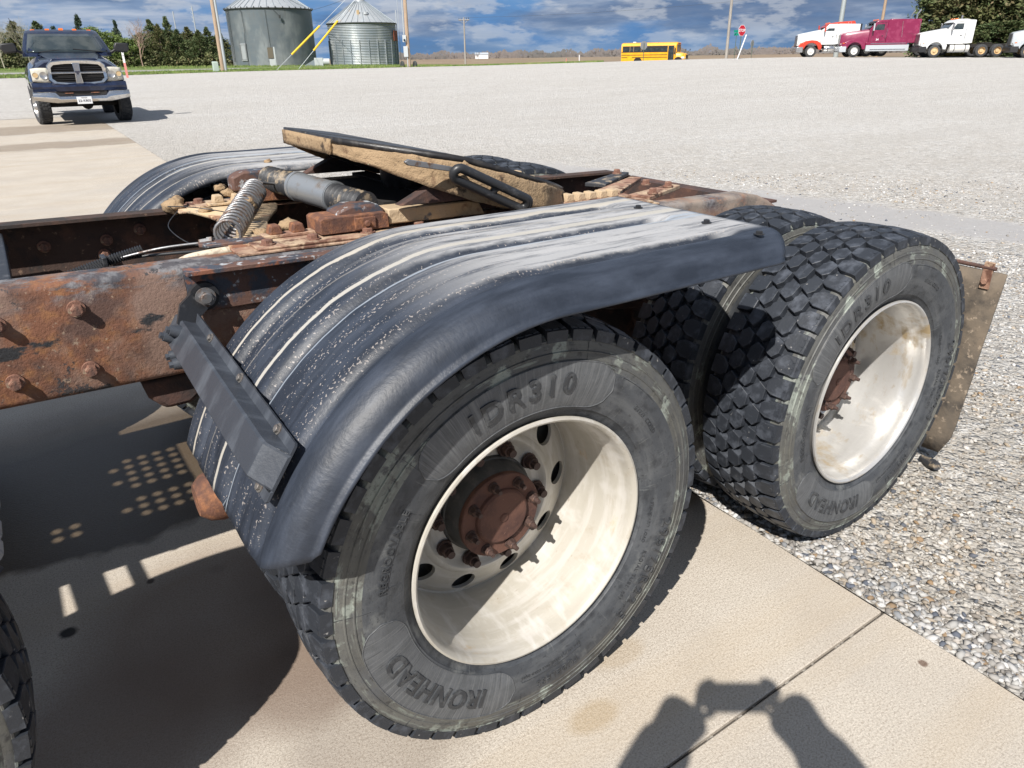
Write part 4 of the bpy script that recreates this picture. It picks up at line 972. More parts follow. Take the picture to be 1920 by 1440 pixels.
# standing wet film: under the frame, and two long damp bands across the apron
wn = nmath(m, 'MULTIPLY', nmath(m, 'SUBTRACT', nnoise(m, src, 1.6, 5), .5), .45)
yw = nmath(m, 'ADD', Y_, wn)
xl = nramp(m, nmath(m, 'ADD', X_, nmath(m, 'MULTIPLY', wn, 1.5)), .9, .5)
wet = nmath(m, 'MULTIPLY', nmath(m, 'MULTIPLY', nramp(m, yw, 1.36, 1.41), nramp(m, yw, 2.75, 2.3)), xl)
damp = nmath(m, 'MULTIPLY', nramp(m, yw, 2.25, 2.4), nramp(m, yw, 4.2, 3.0))
bw = nmath(m, 'ADD', Y_, nmath(m, 'MULTIPLY', wn, 2.5))
band = nmath(m, 'MAXIMUM', nmath(m, 'MULTIPLY', nramp(m, bw, 15.6, 15.8), nramp(m, bw, 17.3, 17.05)), nmath(m, 'MULTIPLY', nramp(m, bw, 19.6, 19.9), nramp(m, bw, 22.6, 22.0)))
bandc = nmath(m, 'MULTIPLY', band, .55)
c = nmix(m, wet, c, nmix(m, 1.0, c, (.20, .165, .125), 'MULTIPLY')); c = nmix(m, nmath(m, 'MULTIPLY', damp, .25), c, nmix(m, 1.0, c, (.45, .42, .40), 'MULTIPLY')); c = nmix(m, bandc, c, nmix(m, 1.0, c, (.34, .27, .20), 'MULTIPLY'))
lk(m, c, b.inputs['Base Color']); lk(m, nmath(m, 'SUBTRACT', .82, nmath(m, 'MULTIPLY', wet, .34)), b.inputs['Roughness'])
b1 = N(m, 'ShaderNodeBump'); b1.inputs['Distance'].default_value = .0012; lk(m, nnoise(m, src, 260, 4, .7), b1.inputs['Height'])
b2 = N(m, 'ShaderNodeBump'); b2.inputs['Distance'].default_value = .004; b2.inputs['Strength'].default_value = .45; lk(m, nnoise(m, src, 55, 4, .65, (1, 2.5, 1)), b2.inputs['Height']); lk(m, b1.outputs[0], b2.inputs['Normal']); lk(m, b2.outputs[0], b.inputs['Normal'])
M('joint', (.07, .06, .05), .95, 0, [((.35, .33, .30), 40, .55, .65)], [(200, .004)])
def tex(y): return EDGE(y)
bs = MB(); bs.add([(-14, -8, -.012), (EDGE(-8)-.02, -8, -.012), (EDGE(25)-.02, 25.6, -.012), (-14, 25.6, -.012)], [(0, 1, 2, 3)])
apr = ob('concrete_apron', bs, 'joint', None, smooth=0, fix=False); apr['kind'] = 'structure'
yj = [-8.0, -4.84, -.270, 4.3, 8.87, 13.44, 18.0, 22.6, 25.6]; xj = [-14, -9.6, -5.2, -2.9, None]
for i in range(len(yj)-1):
    for j in range(len(xj)-1):
        y0, y1 = yj[i]+.004, yj[i+1]-.004; xa = xj[j]+.004
        x0, x1 = (EDGE(y0), EDGE(y1)) if xj[j+1] is None else (xj[j+1]-.004,)*2
        sl = MB(); n_ = 40
        if xj[j+1] is None:     # worn arris along the outer edge
            edge = []
            for k in range(n_+1):
                y = y0+(y1-y0)*k/n_; edge.append((EDGE(y)+.007*mnoise.noise((y*3.1, 0, 0))+.004*mnoise.noise((y*17, 1, 0)), y))
            poly = [(xa, y0)]+edge+[(xa, y1)]
        else: poly = [(xa, y0), (x0, y0), (x1, y1), (xa, y1)]
        sl.prism(poly, -.12, .0, 'z'); ob('slab', sl, 'concrete', apr, smooth=0, bevel=.003, seg=1)

# ---- loose stones of the gravel, close to the camera
def stones(n, seed):
    r_ = np.random.RandomState(seed)
    bm = bmesh.new(); bmesh.ops.create_icosphere(bm, subdivisions=1, radius=1); base = np.array([v.co[:] for v in bm.verts]); tri = np.array([[v.index for v in f.verts] for f in bm.faces]); bm.free()
    Fm, Rm, Um = np.array(Fv), np.array(R2), np.array(U2); P0 = np.array(CAMP)
    pts = []; sz = []
    while len(pts) < n:
        k = n*3; D = 1.3+9.5*r_.rand(k)**.9; a = R(-25)+r_.rand(k)*R(110); x = CX+D*np.cos(a); y = CY+D*np.sin(a)
        q = np.stack([x, y, np.zeros(k)], 1)-P0; d_ = q@Fm; u = 960+1356*(q@Rm)/d_; v = 720-1356*(q@Um)/d_
        ok = (d_ > .2) & (u > -60) & (u < 2050) & (v < 1560) & (x > 1.045+.0355*y+.004) & (D < 3.0/np.maximum(r_.rand(k), .25))
        for xx, yy in zip(x[ok], y[ok]): pts.append((xx, yy))
    pts = np.array(pts[:n]); D = np.hypot(pts[:, 0]-CX, pts[:, 1]-CY)
    s = .0028+.0095*r_.rand(n)**3.4+(D > 4.5)*.002
    edge = (pts[:, 0]-1.045-.0355*pts[:, 1]); curb = edge < .16
    s = np.where(curb, .005+.009*r_.rand(n)**1.6, s)
    px = np.abs((pts[:, 0]+.16*pts[:, 1]-6.7)/1.15)
    inpud = (px < .75) & (pts[:, 1] > 0) & (pts[:, 1] < 8.5)
    s = np.where(inpud & (r_.rand(n) < .88), .0, s)
    dense = np.array([mnoise.noise((x*1.1, y*1.1, 5)) for x, y in pts])
    s = np.where((dense < .05) & (~curb) & (r_.rand(n) < .7), s*.4, s)
    d_ = base[None]*(1+.32*r_.uniform(-1, 1, (n, 12, 1))); sc3 = np.stack([r_.uniform(.85, 1.5, n), r_.uniform(.7, 1.1, n), r_.uniform(.45, .8, n)], 1)
    v = d_*sc3[:, None]*s[:, None, None]; t = r_.rand(n)*2*PI; c_, s_ = np.cos(t)[:, None], np.sin(t)[:, None]
    tx, ty = r_.uniform(-.35, .35, (2, n, 1))
    X = v[..., 0]*c_-v[..., 1]*s_; Y = v[..., 0]*s_+v[..., 1]*c_; Z = v[..., 2]+X*tx+Y*ty
    zz = s*r_.uniform(.05, .6, n)*.8
    V = np.stack([X+pts[:, :1], Y+pts[:, 1:], Z+zz[:, None]], -1).reshape(-1, 3)
    Fc = (tri[None]+12*np.arange(n)[:, None, None]).reshape(-1, 3)
    me = bpy.data.meshes.new('loose_stones'); me.vertices.add(len(V)); me.vertices.foreach_set('co', V.ravel()); me.loops.add(len(Fc)*3); me.loops.foreach_set('vertex_index', Fc.ravel()); me.polygons.add(len(Fc)); me.polygons.foreach_set('loop_start', np.arange(0, len(Fc)*3, 3)); me.update(calc_edges=True)
    pal = np.array([(.30, .28, .26), (.44, .42, .395), (.55, .54, .52), (.42, .36, .29), (.62, .61, .60), (.30, .31, .325), (.68, .67, .66), (.13, .145, .18), (.35, .25, .16), (.50, .46, .42)]); pr = np.array([.12, .20, .16, .12, .11, .09, .06, .045, .025, .07]); pr = pr/pr.sum()
    ci = pal[r_.choice(len(pal), n, p=pr)]*r_.uniform(.85, 1.12, (n, 1)); bz = ((edge > .18) & (edge < 1.9))[:, None]; ci = np.where((edge <= .18)[:, None], ci*.80, ci); ci = np.where(bz, ci*np.array([[.84, .81, .765]]), ci); ci = np.clip(ci, 0, .75)*.86
    ca = me.color_attributes.new('stone', 'FLOAT_COLOR', 'POINT'); ca.data.foreach_set('color', np.repeat(np.concatenate([ci, np.ones((n, 1))], 1), 12, axis=0).ravel())
    M('stone', (.5, .5, .5), .8, 0, [], [(240, .0008)], attr='stone', spec=.3); me.materials.append(MATS['stone'])
    o = bpy.data.objects.new('loose_stones', me); C.objects.link(o); o['kind'] = 'stuff'; tag(o, 'loose pale crushed stones of the gravel lot beside the concrete')
stones(85000, 11)
# ================================================================== things behind
def gz(az, D): x, y = at(az, D); return (x, y, H(x, y))
M('navy', (.008, .014, .040), .22, .35, [((.016, .026, .066), 6, .4, .6)], coat=.9)
M('chrome', (.72, .72, .72), .12, 1.0, [((.5, .49, .47), 8, .5, .7, 4, (1, 1, 1), .3)])
M('dull_chrome', (.50, .50, .50), .34, .85, [((.36, .34, .32), 8, .5, .7)])
M('glass', (.020, .030, .034), .06, 0, [((.05, .06, .06), 2, .45, .6)], coat=.6)
M('black_trim', (.020, .020, .022), .5)
M('lens', (.50, .47, .40), .22, 0, [((.60, .58, .50), 9, .4, .6)], coat=.6)
M('amber', (.75, .16, .015), .3, coat=.5)
M('white_paint', (.72, .73, .73), .35, 0, [((.60, .60, .58), 3, .5, .65)], coat=.4)
M('cool_grey', (.42, .45, .48), .4, 0, coat=.3)
M('red_paint', (.50, .045, .020), .35, 0, coat=.5)
M('maroon', (.195, .013, .055), .30, 0, [((.24, .03, .08), 3, .5, .6), ((.42, .30, .33), 30, .71, .74)], coat=.6)
M('bus_yellow', (.76, .36, .008), .38, 0, [((.82, .42, .02), 2, .4, .6)], coat=.4)
M('rubber_far', (.030, .032, .036), .8, 0, [((.07, .07, .07), 12, .45, .65)])
M('tan_rim', (.55, .40, .22), .5)
M('white_rim', (.66, .65, .62), .4)
M('dash', (.05, .055, .055), .8)
M('plate_white', (.74, .75, .76), .4)
M('ink', (.03, .03, .05), .6)
M('tread_side', (.13, .11, .08), .7)

def wheel_mb(r, w, rim_mat_idx=1):
    mb = MB(); h = w/2
    mb.cur = 0; mb.lathe([(r*.58, -h*.9), (r*.9, -h), (r*.975, -h*.82), (r, -h*.6), (r, h*.6), (r*.975, h*.82), (r*.9, h), (r*.58, h*.9)], 32)
    return mb
def far_rim(r, w, s=1):
    mb = MB(); h = w/2
    mb.lathe([(r*.60, -h*.92), (r*.575, -h*.95), (r*.54, -h*.7), (r*.48, -h*.45), (r*.30, -h*.55), (r*.20, -h*1.0), (r*.18, -h*1.15), (0, -h*1.18)], 28); return mb
# ---------------------------------------------------------------- pickup
pk = empty('pickup_truck', (1.43, 21.75, .03)); pk.scale = (1.09, 1.09, 1.07); pk.rotation_euler = (0, 0, R(-2))
tag(pk, 'dark navy pickup facing the camera with chrome grille and five amber roof lamps', 'pickup')
def sec(y, zt, s, zb=.60, arch=0):
    half = [(0, zt), (.42, zt-.005), (.66, zt-.04), (.80, zt-.12), (.92, zt-.22), (.995, 1.08), (1.01, .92), (1.0, max(.74, zb+arch)), (.96, max(.64, zb+arch)), (.80, zb+arch*.6)]
    pts = [(x*s, y, z_) for x, z_ in half]+[(0, y, zb)]+[(-x*s, y, z_) for x, z_ in reversed(half[1:])]
    return pts
body = MB()
secs = [sec(.06, 1.40, .935, .92), sec(.16, 1.43, .965, .80), sec(.34, 1.455, .985, .66, .20), sec(.55, 1.475, 1.0, .62, .40), sec(.95, 1.51, 1.005, .62, .44), sec(1.30, 1.545, 1.005, .60, .34), sec(1.45, 1.56, 1.0, .58, .05), sec(1.62, 1.565, 1.0, .56), sec(2.2, 1.50, 1.0, .54), sec(3.5, 1.50, 1.0, .54), sec(3.7, 1.48, 1.0, .56), sec(4.4, 1.48, 1.0, .62, .3), sec(5.0, 1.48, 1.0, .62, .3), sec(5.9, 1.48, .99, .62)]
body.loft(secs); ob('body', body, 'navy', pk, smooth=40)
# bonnet crease panel
hd_ = MB(); hd_.loft([[(-.50, .14, 1.405), (.50, .14, 1.405), (.44, .14, 1.445), (-.44, .14, 1.445)], [(-.60, .9, 1.495), (.60, .9, 1.495), (.50, .9, 1.54), (-.50, .9, 1.54)], [(-.70, 1.50, 1.555), (.70, 1.50, 1.555), (.58, 1.50, 1.595), (-.58, 1.50, 1.595)]]); ob('hood', hd_, 'navy', pk, smooth=50, bevel=.02)
cab = MB()
def ringz(z_, hx, y0, y1, c=.12):
    return [(-hx+c, y0-.03, z_), (0, y0-.07, z_), (hx-c, y0-.03, z_), (hx, y0+c, z_), (hx, y1-c, z_), (hx-c, y1, z_), (-hx+c, y1, z_), (-hx, y1-c, z_), (-hx, y0+c, z_)]
cab.loft([ringz(1.50, .97, 1.50, 3.6), ringz(1.64, .955, 1.62, 3.58), ringz(1.86, .885, 1.95, 3.5), ringz(2.03, .82, 2.18, 3.42), ringz(2.10, .79, 2.30, 3.38), ringz(2.135, .71, 2.42, 3.3), ringz(2.145, .3, 2.7, 3.1)]); ob('cab', cab, 'navy', pk, smooth=35)
ws = MB(); rows = []
for i in range(7):
    t = i/6; z_ = 1.60+.43*t; hx = .885-.135*t; y0 = 1.575+.575*t; rows.append([(hx*k/4, y0-.075*(1-(k/4)**2)-.022, z_) for k in range(-4, 5)])
ws.grid(lambda i, j: rows[i][j], 7, 9); owd = ob('windshield', ws, 'glass', pk, smooth=60, solid=.006)
for s in (-1, 1):
    sw = MB(); sw.add([(s*.935, 1.80, 1.63), (s*.935, 2.9, 1.63), (s*.795, 2.85, 2.0), (s*.80, 2.22, 2.0)], [(0, 1, 2, 3)]); ob('side_window', sw, 'glass', pk, smooth=0, solid=.01)
    mr = MB(); mr.loft([[(s*(x), y, z_) for x, y, z_ in ((1.06, yy, 1.60), (1.34, yy, 1.58), (1.40, yy, 1.68), (1.38, yy, 1.80), (1.10, yy, 1.82), (1.05, yy, 1.72))] for yy in (1.62, 1.80)]); om = ob('side_mirror', mr, 'black_trim', pk, smooth=40, bevel=.03)
    am = MB(); am.tube([(s*.90, 1.75, 1.58), (s*1.0, 1.72, 1.60), (s*1.10, 1.70, 1.66)], [.05, .035, .03], 8); ob('mirror_arm', am, 'black_trim', om, smooth=50)
    h1 = MB(); rows = []
    for i in range(6):
        t = i/5; rows.append([(s*(.575+.36*k/5), -.015+.05*(k/5)**2+.02*abs(t-.5), .92+.04*(k/5)+(.325-.05*(k/5))*t+.02*math.sin(k/5*PI)*(t-.3)) for k in range(6)])
    h1.grid(lambda i, j: rows[i][j], 6, 6); oh = ob('headlight', h1, 'lens', pk, smooth=60, solid=.03)
    b_ = MB(); b_.lathe([(0, .006), (.07, .0), (.078, -.006)], 20, o=(s*.70, -.018, 1.09)); ob('bulb_bowl', b_, 'dull_chrome', oh, smooth=50)
    b_ = MB(); b_.lathe([(0, .0), (.05, -.0), (.055, -.006)], 16, o=(s*.86, .0, 1.10)); ob('turn_lamp', b_, 'tan_rim', oh, smooth=50)
    fl_ = MB(); fl_.lathe([(0, -.02), (.075, -.01), (.092, .0), (.10, .02)], 24, o=(s*.735, -.12, .625)); ob('fog_lamp', fl_, 'lens', pk, smooth=50)
    fr_ = MB(); fr_.lathe([(.088, .0), (.098, -.018), (.115, 0), (.118, .03)], 24, o=(s*.735, -.125, .625)); ob('lamp_ring', fr_, 'black_trim', pk, smooth=50)
    for y in (.93, 4.7):
        w = wheel_mb(.415, .28); w.xf(Matrix.Rotation(PI/2, 4, 'Z')); e = ob('wheel', w, 'rubber_far', pk, smooth=40, loc=(s*.875, y, .385)); e.rotation_euler = (0, 0, R(8) if y < 1 else 0)
        rm = far_rim(.415, .28); rm.xf(Matrix.Rotation(PI/2 if s > 0 else -PI/2, 4, 'Z')); ob('rim', rm, 'dull_chrome', e, smooth=40)
        tl = MB()
        for k in range(34):
            t = 2*PI*k/34
            for w_ in (-.09, -.03, .03, .09):
                tt = t+(.09 if abs(w_) < .05 else 0); tl.box((w_, .418*math.cos(tt), .418*math.sin(tt)), (.045, .045, .016), Matrix.Rotation(tt-PI/2, 3, 'X'))
        ob('tread', tl, 'rubber_far', e, smooth=0)
# grille: chrome surround, cross bars, dark slats
gr = MB(); outer = [(-.62, .99), (-.60, 1.30), (-.52, 1.385), (-.25, 1.415), (0, 1.42), (.25, 1.415), (.52, 1.385), (.60, 1.30), (.62, .99), (.52, .895), (.25, .865), (0, .862), (-.25, .865), (-.52, .895)]
inner = [(x*.87, 1.14+(z_-1.14)*(.70 if z_ > 1.14 else .80)) for x, z_ in outer]; n_ = len(outer)
vs = [(x, -.035, z_) for x, z_ in outer]+[(x*.97, -.075, 1.14+(z_-1.14)*.92) for x, z_ in outer]+[(x, -.06, z_) for x, z_ in inner]+[(x, .03, z_) for x, z_ in inner]
gr.add(vs, [(a*n_+i, a*n_+(i+1) % n_, (a+1)*n_+(i+1) % n_, (a+1)*n_+i) for a in range(3) for i in range(n_)]); og = ob('grille', gr, 'chrome', pk, smooth=40)
c_ = MB(); c_.prism([(-.075, .90), (.075, .90), (.06, 1.14), (.075, 1.35), (-.075, 1.35), (-.06, 1.14)], -.075, -.03); ob('centre_bar', c_, 'chrome', og, smooth=40, bevel=.01)
c_ = MB(); c_.bb((-.54, -.065, 1.115), (.54, -.035, 1.155)); ob('cross_bar', c_, 'chrome', og, smooth=40, bevel=.008)
c_ = MB(); c_.bb((-.56, .02, .90), (.56, .03, 1.34)); ob('grille_back', c_, 'underside', og, smooth=0)
for k in range(9):
    z_ = .945+.045*k
    if abs(z_-1.135) < .02: continue
    c_ = MB(); c_.bb((-.535, -.03, z_-.006), (.535, -.01, z_+.006)); ob('grille_slat', c_, 'black_trim', og, smooth=0)
# badge: small horned head on a shield
bd = MB(); bd.prism([(0, 1.085), (.022, 1.11), (.028, 1.145), (.05, 1.135), (.055, 1.16), (.035, 1.178), (0, 1.17), (-.035, 1.178), (-.055, 1.16), (-.05, 1.135), (-.028, 1.145), (-.022, 1.11)], -.088, -.076); ob('badge', bd, 'ink', og, smooth=30)
# bumper
bp_ = MB(); rings = []
for x in (-1.0, -.96, -.85, -.72, -.56, -.48, -.3, 0, .3, .48, .56, .72, .85, .96, 1.0):
    a = abs(x); y = -.20+.12*max(0, a-.5)**1.6*2.2; zt = .735 if a > .55 else .645; zb = .49 if a < .6 else .49+.07*(a-.6)/.4
    if .48 < a <= .56: zt = .735 if a > .5 else .66
    rings.append([(x, y+.02, zt), (x, y-.02, zt-.035), (x, y-.035, (zt+zb)/2), (x, y-.02, zb+.03), (x, y+.03, zb), (x, y+.14, zb+.02), (x, y+.14, zt)])
bp_.loft(rings); ob('bumper', bp_, 'chrome', pk, smooth=50)
vl = MB(); vl.loft([[(x, -.10+.10*abs(x)**2, .74), (x, -.13+.10*abs(x)**2, .84), (x, -.05+.08*abs(x)**2, .93), (x, .10, .93), (x, .10, .74)] for x in (-.98, -.7, -.4, 0, .4, .7, .98)]); ob('lower_panel', vl, 'navy', pk, smooth=50)
gp = MB(); gp.bb((-.52, -.06, .62), (.52, .1, .75)); ob('air_intake', gp, 'underside', pk, smooth=0)
for s in (-1, 1):
    c_ = MB(); c_.bb((s*.27-.09, -.075, .685), (s*.27+.09, -.06, .705)); ob('tow_slot', c_, 'rust_plain', pk, smooth=0)
pt = MB(); pt.bb((-.155, -.262, .455), (.155, -.252, .615)); op = ob('license_plate', pt, 'plate_white', pk, smooth=0, bevel=.008)
t = text_mb('22-K805', .072, .001, .001, 1.05); t.xf(Matrix.Translation((0, -.264, .525)) @ Matrix.Rotation(PI/2, 4, 'X')); ob('plate_number', t, 'ink', op, smooth=0)
t = text_mb('Nebraska', .032, .001, .0005); t.xf(Matrix.Translation((0, -.264, .592)) @ Matrix.Rotation(PI/2, 4, 'X')); ob('plate_state', t, 'ink', op, smooth=0)
for x in (-.62, -.30, 0, .30, .62):
    l_ = MB(); l_.loft([[(x-.055, 2.30+.05*abs(x), 2.10-.04*abs(x)), (x+.055, 2.30+.05*abs(x), 2.10-.04*abs(x)), (x+.045, 2.33+.05*abs(x), 2.165-.05*abs(x)), (x-.045, 2.33+.05*abs(x), 2.165-.05*abs(x))], [(x-.05, 2.45, 2.13-.04*abs(x)), (x+.05, 2.45, 2.13-.04*abs(x)), (x+.03, 2.44, 2.17-.05*abs(x)), (x-.03, 2.44, 2.17-.05*abs(x))]]); ob('roof_lamp', l_, 'amber', pk, smooth=40)
for x0, x1, z1 in ((-.62, -.02, 1.66), (.75, .12, 1.69)):
    w_ = MB(); w_.tube([(x0, 1.52, 1.60), ((x0+x1)/2, 1.53, 1.635), (x1, 1.56, z1-.02)], .012, 6); ob('wiper', w_, 'black_trim', pk, smooth=40)
st_ = MB(); st_.tube([(-.40+.19*math.cos(a), 2.02+.05*math.sin(a), 1.62+.16*math.sin(a)) for a in [2*PI*k/20 for k in range(20)]], .018, 6, closed=True); ob('steering_wheel', st_, 'black_trim', pk, smooth=40)
rv = MB(); rv.bb((-.13, 2.09, 1.90), (.13, 2.11, 1.96)); ob('rear_view_mirror', rv, 'black_trim', pk, smooth=0, bevel=.01)
an = MB(); an.tube([(-.93, 1.45, 1.50), (-1.0, 1.5, 1.95), (-1.06, 1.55, 2.35)], .006, 5); ob('antenna', an, 'black_trim', pk, smooth=0)
ax_ = MB(); ax_.cyl((-.75, .93, .40), (.75, .93, .40), .05, n=12); ax_.lathe([(0, -.12), (.12, -.06), (.13, .06), (0, .12)], 16, o=(.12, .93, .40)); ax_.tube([(-.7, .75, .46), (0, .70, .45), (.72, .75, .47)], .025, 8); ax_.bb((-.45, .4, .50), (.45, 4.6, .62)); ob('front_axle', ax_, 'underside', pk, smooth=40)

# ---------------------------------------------------------------- highway tractors parked on the right
def semi(loc, heading, col, label, kind):
    e = empty('semi_truck', loc); e.rotation_euler = (0, 0, R(heading)); tag(e, label, 'truck', 'highway tractors parked at the lot edge')
    W_ = 1.05; hb_, cab0, cab1, end = kind['hood'], kind['hood'], kind['cab'], kind['end']; roof = kind['roof']; up = col[0]; low = col[1]; rm = col[2]
    hw = .78
    h = MB()     # hood, widening to the cab
    zs = [(0.02, 1.00, 1.92, .62), (-.10, .95, 2.0, .70), (-.6, .95, 2.10, .80), (-hb_*.7, .98, 2.24, .92), (-hb_, 1.0, 2.34, .98)]
    h.loft([[(x, -w, zb), (x, -w, zt-.28), (x, -w*.86, zt-.08), (x, -w*.5, zt), (x, w*.5, zt), (x, w*.86, zt-.08), (x, w, zt-.28), (x, w, zb)] for x, zb, zt, w in zs]); ob('hood', h, up, e, smooth=35)
    for s in (-1, 1):
        f = MB(); pts = []
        xc = -1.18
        arc = [(xc+.66*math.cos(a), .56+.66*math.sin(a)) for a in [R(172-164*k/12) for k in range(13)]]
        outer = [(xc-.95, .95), (xc-.80, 1.22), (xc-.45, 1.42), (xc, 1.47), (xc+.55, 1.40), (xc+.95, 1.22), (xc+1.14, 1.0), (xc+1.12, .80)]
        f.prism(outer+[(xc+.70, .78)]+arc[::-1]+[(xc-.90, .62)], s*.74, s*1.17); ob('front_fender', f, low, e, smooth=40, bevel=.05)
        hl = MB(); hl.bb((.0, s*.80, 1.02), (.02, s*1.05, 1.16)); ob('headlight', hl, 'lens', e, smooth=0, bevel=.02)
        tl = MB(); tl.bb((-.25, s*1.168, 1.14), (-.08, s*1.185, 1.20)); ob('turn_lamp', tl, 'amber', e, smooth=0)
    c = MB(); zf = 1.05
    prof = [(-hb_-.02, zf), (-hb_-.02, 2.30), (-hb_-.46, roof-.16), (-hb_-.62, roof), (-cab1, roof+.02), (-cab1, zf)]
    c.loft([[(x, s*w, z_) for x, z_ in prof] for s, w in ((-1, W_), (1, W_))]); ob('cab', c, up, e, smooth=30, bevel=.05)
    w1 = MB(); w1.add([(-hb_-.035, -.92, 2.36), (-hb_-.035, .92, 2.36), (-hb_-.45, .90, roof-.22), (-hb_-.45, -.90, roof-.22)], [(0, 1, 2, 3)]); w1.v = [(x+.03, y, z_+.01) for x, y, z_ in w1.v]; ob('windshield', w1, 'glass', e, smooth=0, solid=.01)
    vz = MB(); vz.loft([[(-hb_-.36, y, roof-.24), (-hb_-.20, y, roof-.26), (-hb_-.50, y, roof-.06)] for y in (-.98, .98)]); ob('sun_visor', vz, kind.get('visor', up), e, smooth=0)
    for s in (-1, 1):
        sw = MB(); sw.add([(-hb_-.30, s*(W_+.012), 2.22), (-cab1+.28, s*(W_+.012), 2.22), (-cab1+.28, s*(W_+.012), roof-.34), (-hb_-.60, s*(W_+.012), roof-.34)], [(0, 1, 2, 3)]); ob('side_window', sw, 'glass', e, smooth=0, solid=.01)
        dr = MB(); dl = [(-hb_-.25, 1.25), (-cab1+.15, 1.25), (-cab1+.15, roof-.20), (-hb_-.60, roof-.20), (-hb_-.22, 2.25)]; dr.tube([(x, s*(W_+.006), z_) for x, z_ in dl], .012, 4, closed=True); ob('door_seam', dr, 'dash', e, smooth=0)
        hh_ = MB(); hh_.bb((-cab1+.30, s*W_, 1.70), (-cab1+.42, s*(W_+.03), 1.76)); ob('door_handle', hh_, 'black_trim', e, smooth=0)
        gbh = MB(); gbh.tube([(-cab1+.06, s*(W_+.05), 1.5), (-cab1+.02, s*(W_+.06), 2.35)], .022, 6); ob('grab_handle', gbh, 'chrome', e, smooth=40)
        mrr = MB(); mrr.bb((-hb_-.28, s*(W_+.22), 2.15), (-hb_-.18, s*(W_+.42), 2.75)); omr = ob('side_mirror', mrr, kind.get('mirror', 'dull_chrome'), e, smooth=0, bevel=.02)
        ma = MB(); ma.tube([(-hb_-.3, s*W_, 2.75), (-hb_-.22, s*(W_+.3), 2.72), (-hb_-.22, s*(W_+.3), 2.2), (-hb_-.3, s*W_, 2.1)], .015, 5); ob('mirror_arm', ma, 'dull_chrome', omr, smooth=0)
    if end > cab1+.1:
        sl = MB(); rz2 = kind.get('sroof', roof+.04); W2_ = kind.get('sw', W_+.10)
        sl.loft([[(-cab1+.01, s*(W_-.01), zf+.02), (-cab1+.01, s*(W_-.01), roof), (-cab1-.18, s*W2_, rz2), (-end, s*W2_, rz2-.04), (-end, s*W2_, zf+.06), (-cab1-.18, s*W2_, zf+.04)] for s in (-1, 1)]); os_ = ob('sleeper', sl, kind.get('scol', up), e, smooth=30, bevel=.04)
        if kind.get('gap'):
            gp_ = MB(); gp_.bb((-end-.16, -W2_+.04, zf+.4), (-end, W2_-.04, rz2-.02)); ob('fairing_gap', gp_, 'black_trim', os_, smooth=0)
        for s in (-1, 1):
            if kind.get('rails'):
                for x in (-(cab1+end)/2+.2, -end+.10):
                    g = MB(); g.tube([(x-.10, s*(W2_+.04), 1.6), (x+.02, s*(W2_+.04), 2.9)], .022, 6); ob('grab_handle', g, 'chrome', os_, smooth=40)
                g = MB(); x0 = -(cab1+end)/2-.1; g.tube([(x0, s*(W2_+.008), 1.25), (x0-.75, s*(W2_+.008), 1.25), (x0-.75, s*(W2_+.008), 1.85), (x0, s*(W2_+.008), 1.85)], .012, 4, closed=True); ob('locker_door', g, 'dash', os_, smooth=0)
            if kind.get('vent'):
                g = MB(); x0 = -(cab1+end)/2; g.tube([(x0-.13, s*(W2_+.01), 2.45), (x0+.13, s*(W2_+.01), 2.45), (x0+.13, s*(W2_+.01), 2.95), (x0-.13, s*(W2_+.01), 2.95)], .012, 4, closed=True); ob('side_vent', g, 'cool_grey', os_, smooth=0)
    if kind.get('fairing'):
        f = MB(); f.loft([[(-hb_-.50, s*.94, roof-.05), (-hb_-.62, s*.94, roof+.06), (-hb_-1.4, s*.92, roof+.18), (-end+.5, s*.90, roof+.26), (-end+.35, s*.90, roof-.02), (-hb_-1.0, s*.95, roof-.05)] for s in (-1, 1)]); ob('roof_fairing', f, kind['fairing'], e, smooth=30, bevel=.05)
    # grille, bumper, tank, steps
    g = MB(); g.prism([(.02, .98), (.075, .98), (.045, 1.88), (.0, 1.92)], -.55, .55); og = ob('grille', g, 'dull_chrome', e, smooth=30, bevel=.03)
    for k in range(9):
        g = MB(); g.box((.078-.0035*k, 0, 1.04+.095*k), (.012, 1.0, .035)); ob('grille_slat', g, 'black_trim', og, smooth=0)
    b_ = MB(); b_.loft([[(x-.12*abs(y)**2*.35, y, z_) for x, z_ in ((.10, .42), (.20, .50), (.20, .82), (.12, .90), (-.40, .90), (-.40, .42))] for y in (-1.18, -.8, 0, .8, 1.18)]); ob('bumper', b_, kind.get('bump', 'dull_chrome'), e, smooth=30, bevel=.03)
    for s in (-1, 1):
        if kind.get('skirt'):
            q = MB(); q.bb((-end+.9, s*.95, .98), (-2.1, s*1.19, 1.22)); ob('side_skirt', q, up, e, smooth=0, bevel=.03)
            q = MB(); q.bb((-end+.7, s*.96, .46), (-2.15, s*1.17, .98)); ob('tank_skirt', q, 'cool_grey', e, smooth=0, bevel=.03)
            for zz in (.60, 1.08):
                q = MB(); q.bb((-end+1.0, s*1.17, zz), (-2.5, s*1.215, zz+.05)); ob('step_trim', q, 'chrome', e, smooth=0)
        else:
            q = MB(); q.lathe([(0, 0), (.29, 0), (.31, .03), (.31, 1.57), (.29, 1.6), (0, 1.6)], 24, o=(-hb_-2.0, s*.80, .72), axis='x'); oq = ob('fuel_tank', q, 'white_rim' if kind.get('day') else 'chrome', e, smooth=40)
            for x in (-hb_-1.65, -hb_-.75):
                q = MB(); q.lathe([(.315, -.03), (.325, -.03), (.325, .03), (.315, .03)], 20, o=(x, s*.80, .72), axis='x'); ob('tank_strap', q, 'dash', oq, smooth=0)
            q = MB(); q.bb((-hb_-1.9, s*1.0, .40), (-hb_-.2, s*1.15, .44)); ob('step', q, 'dull_chrome', e, smooth=0)
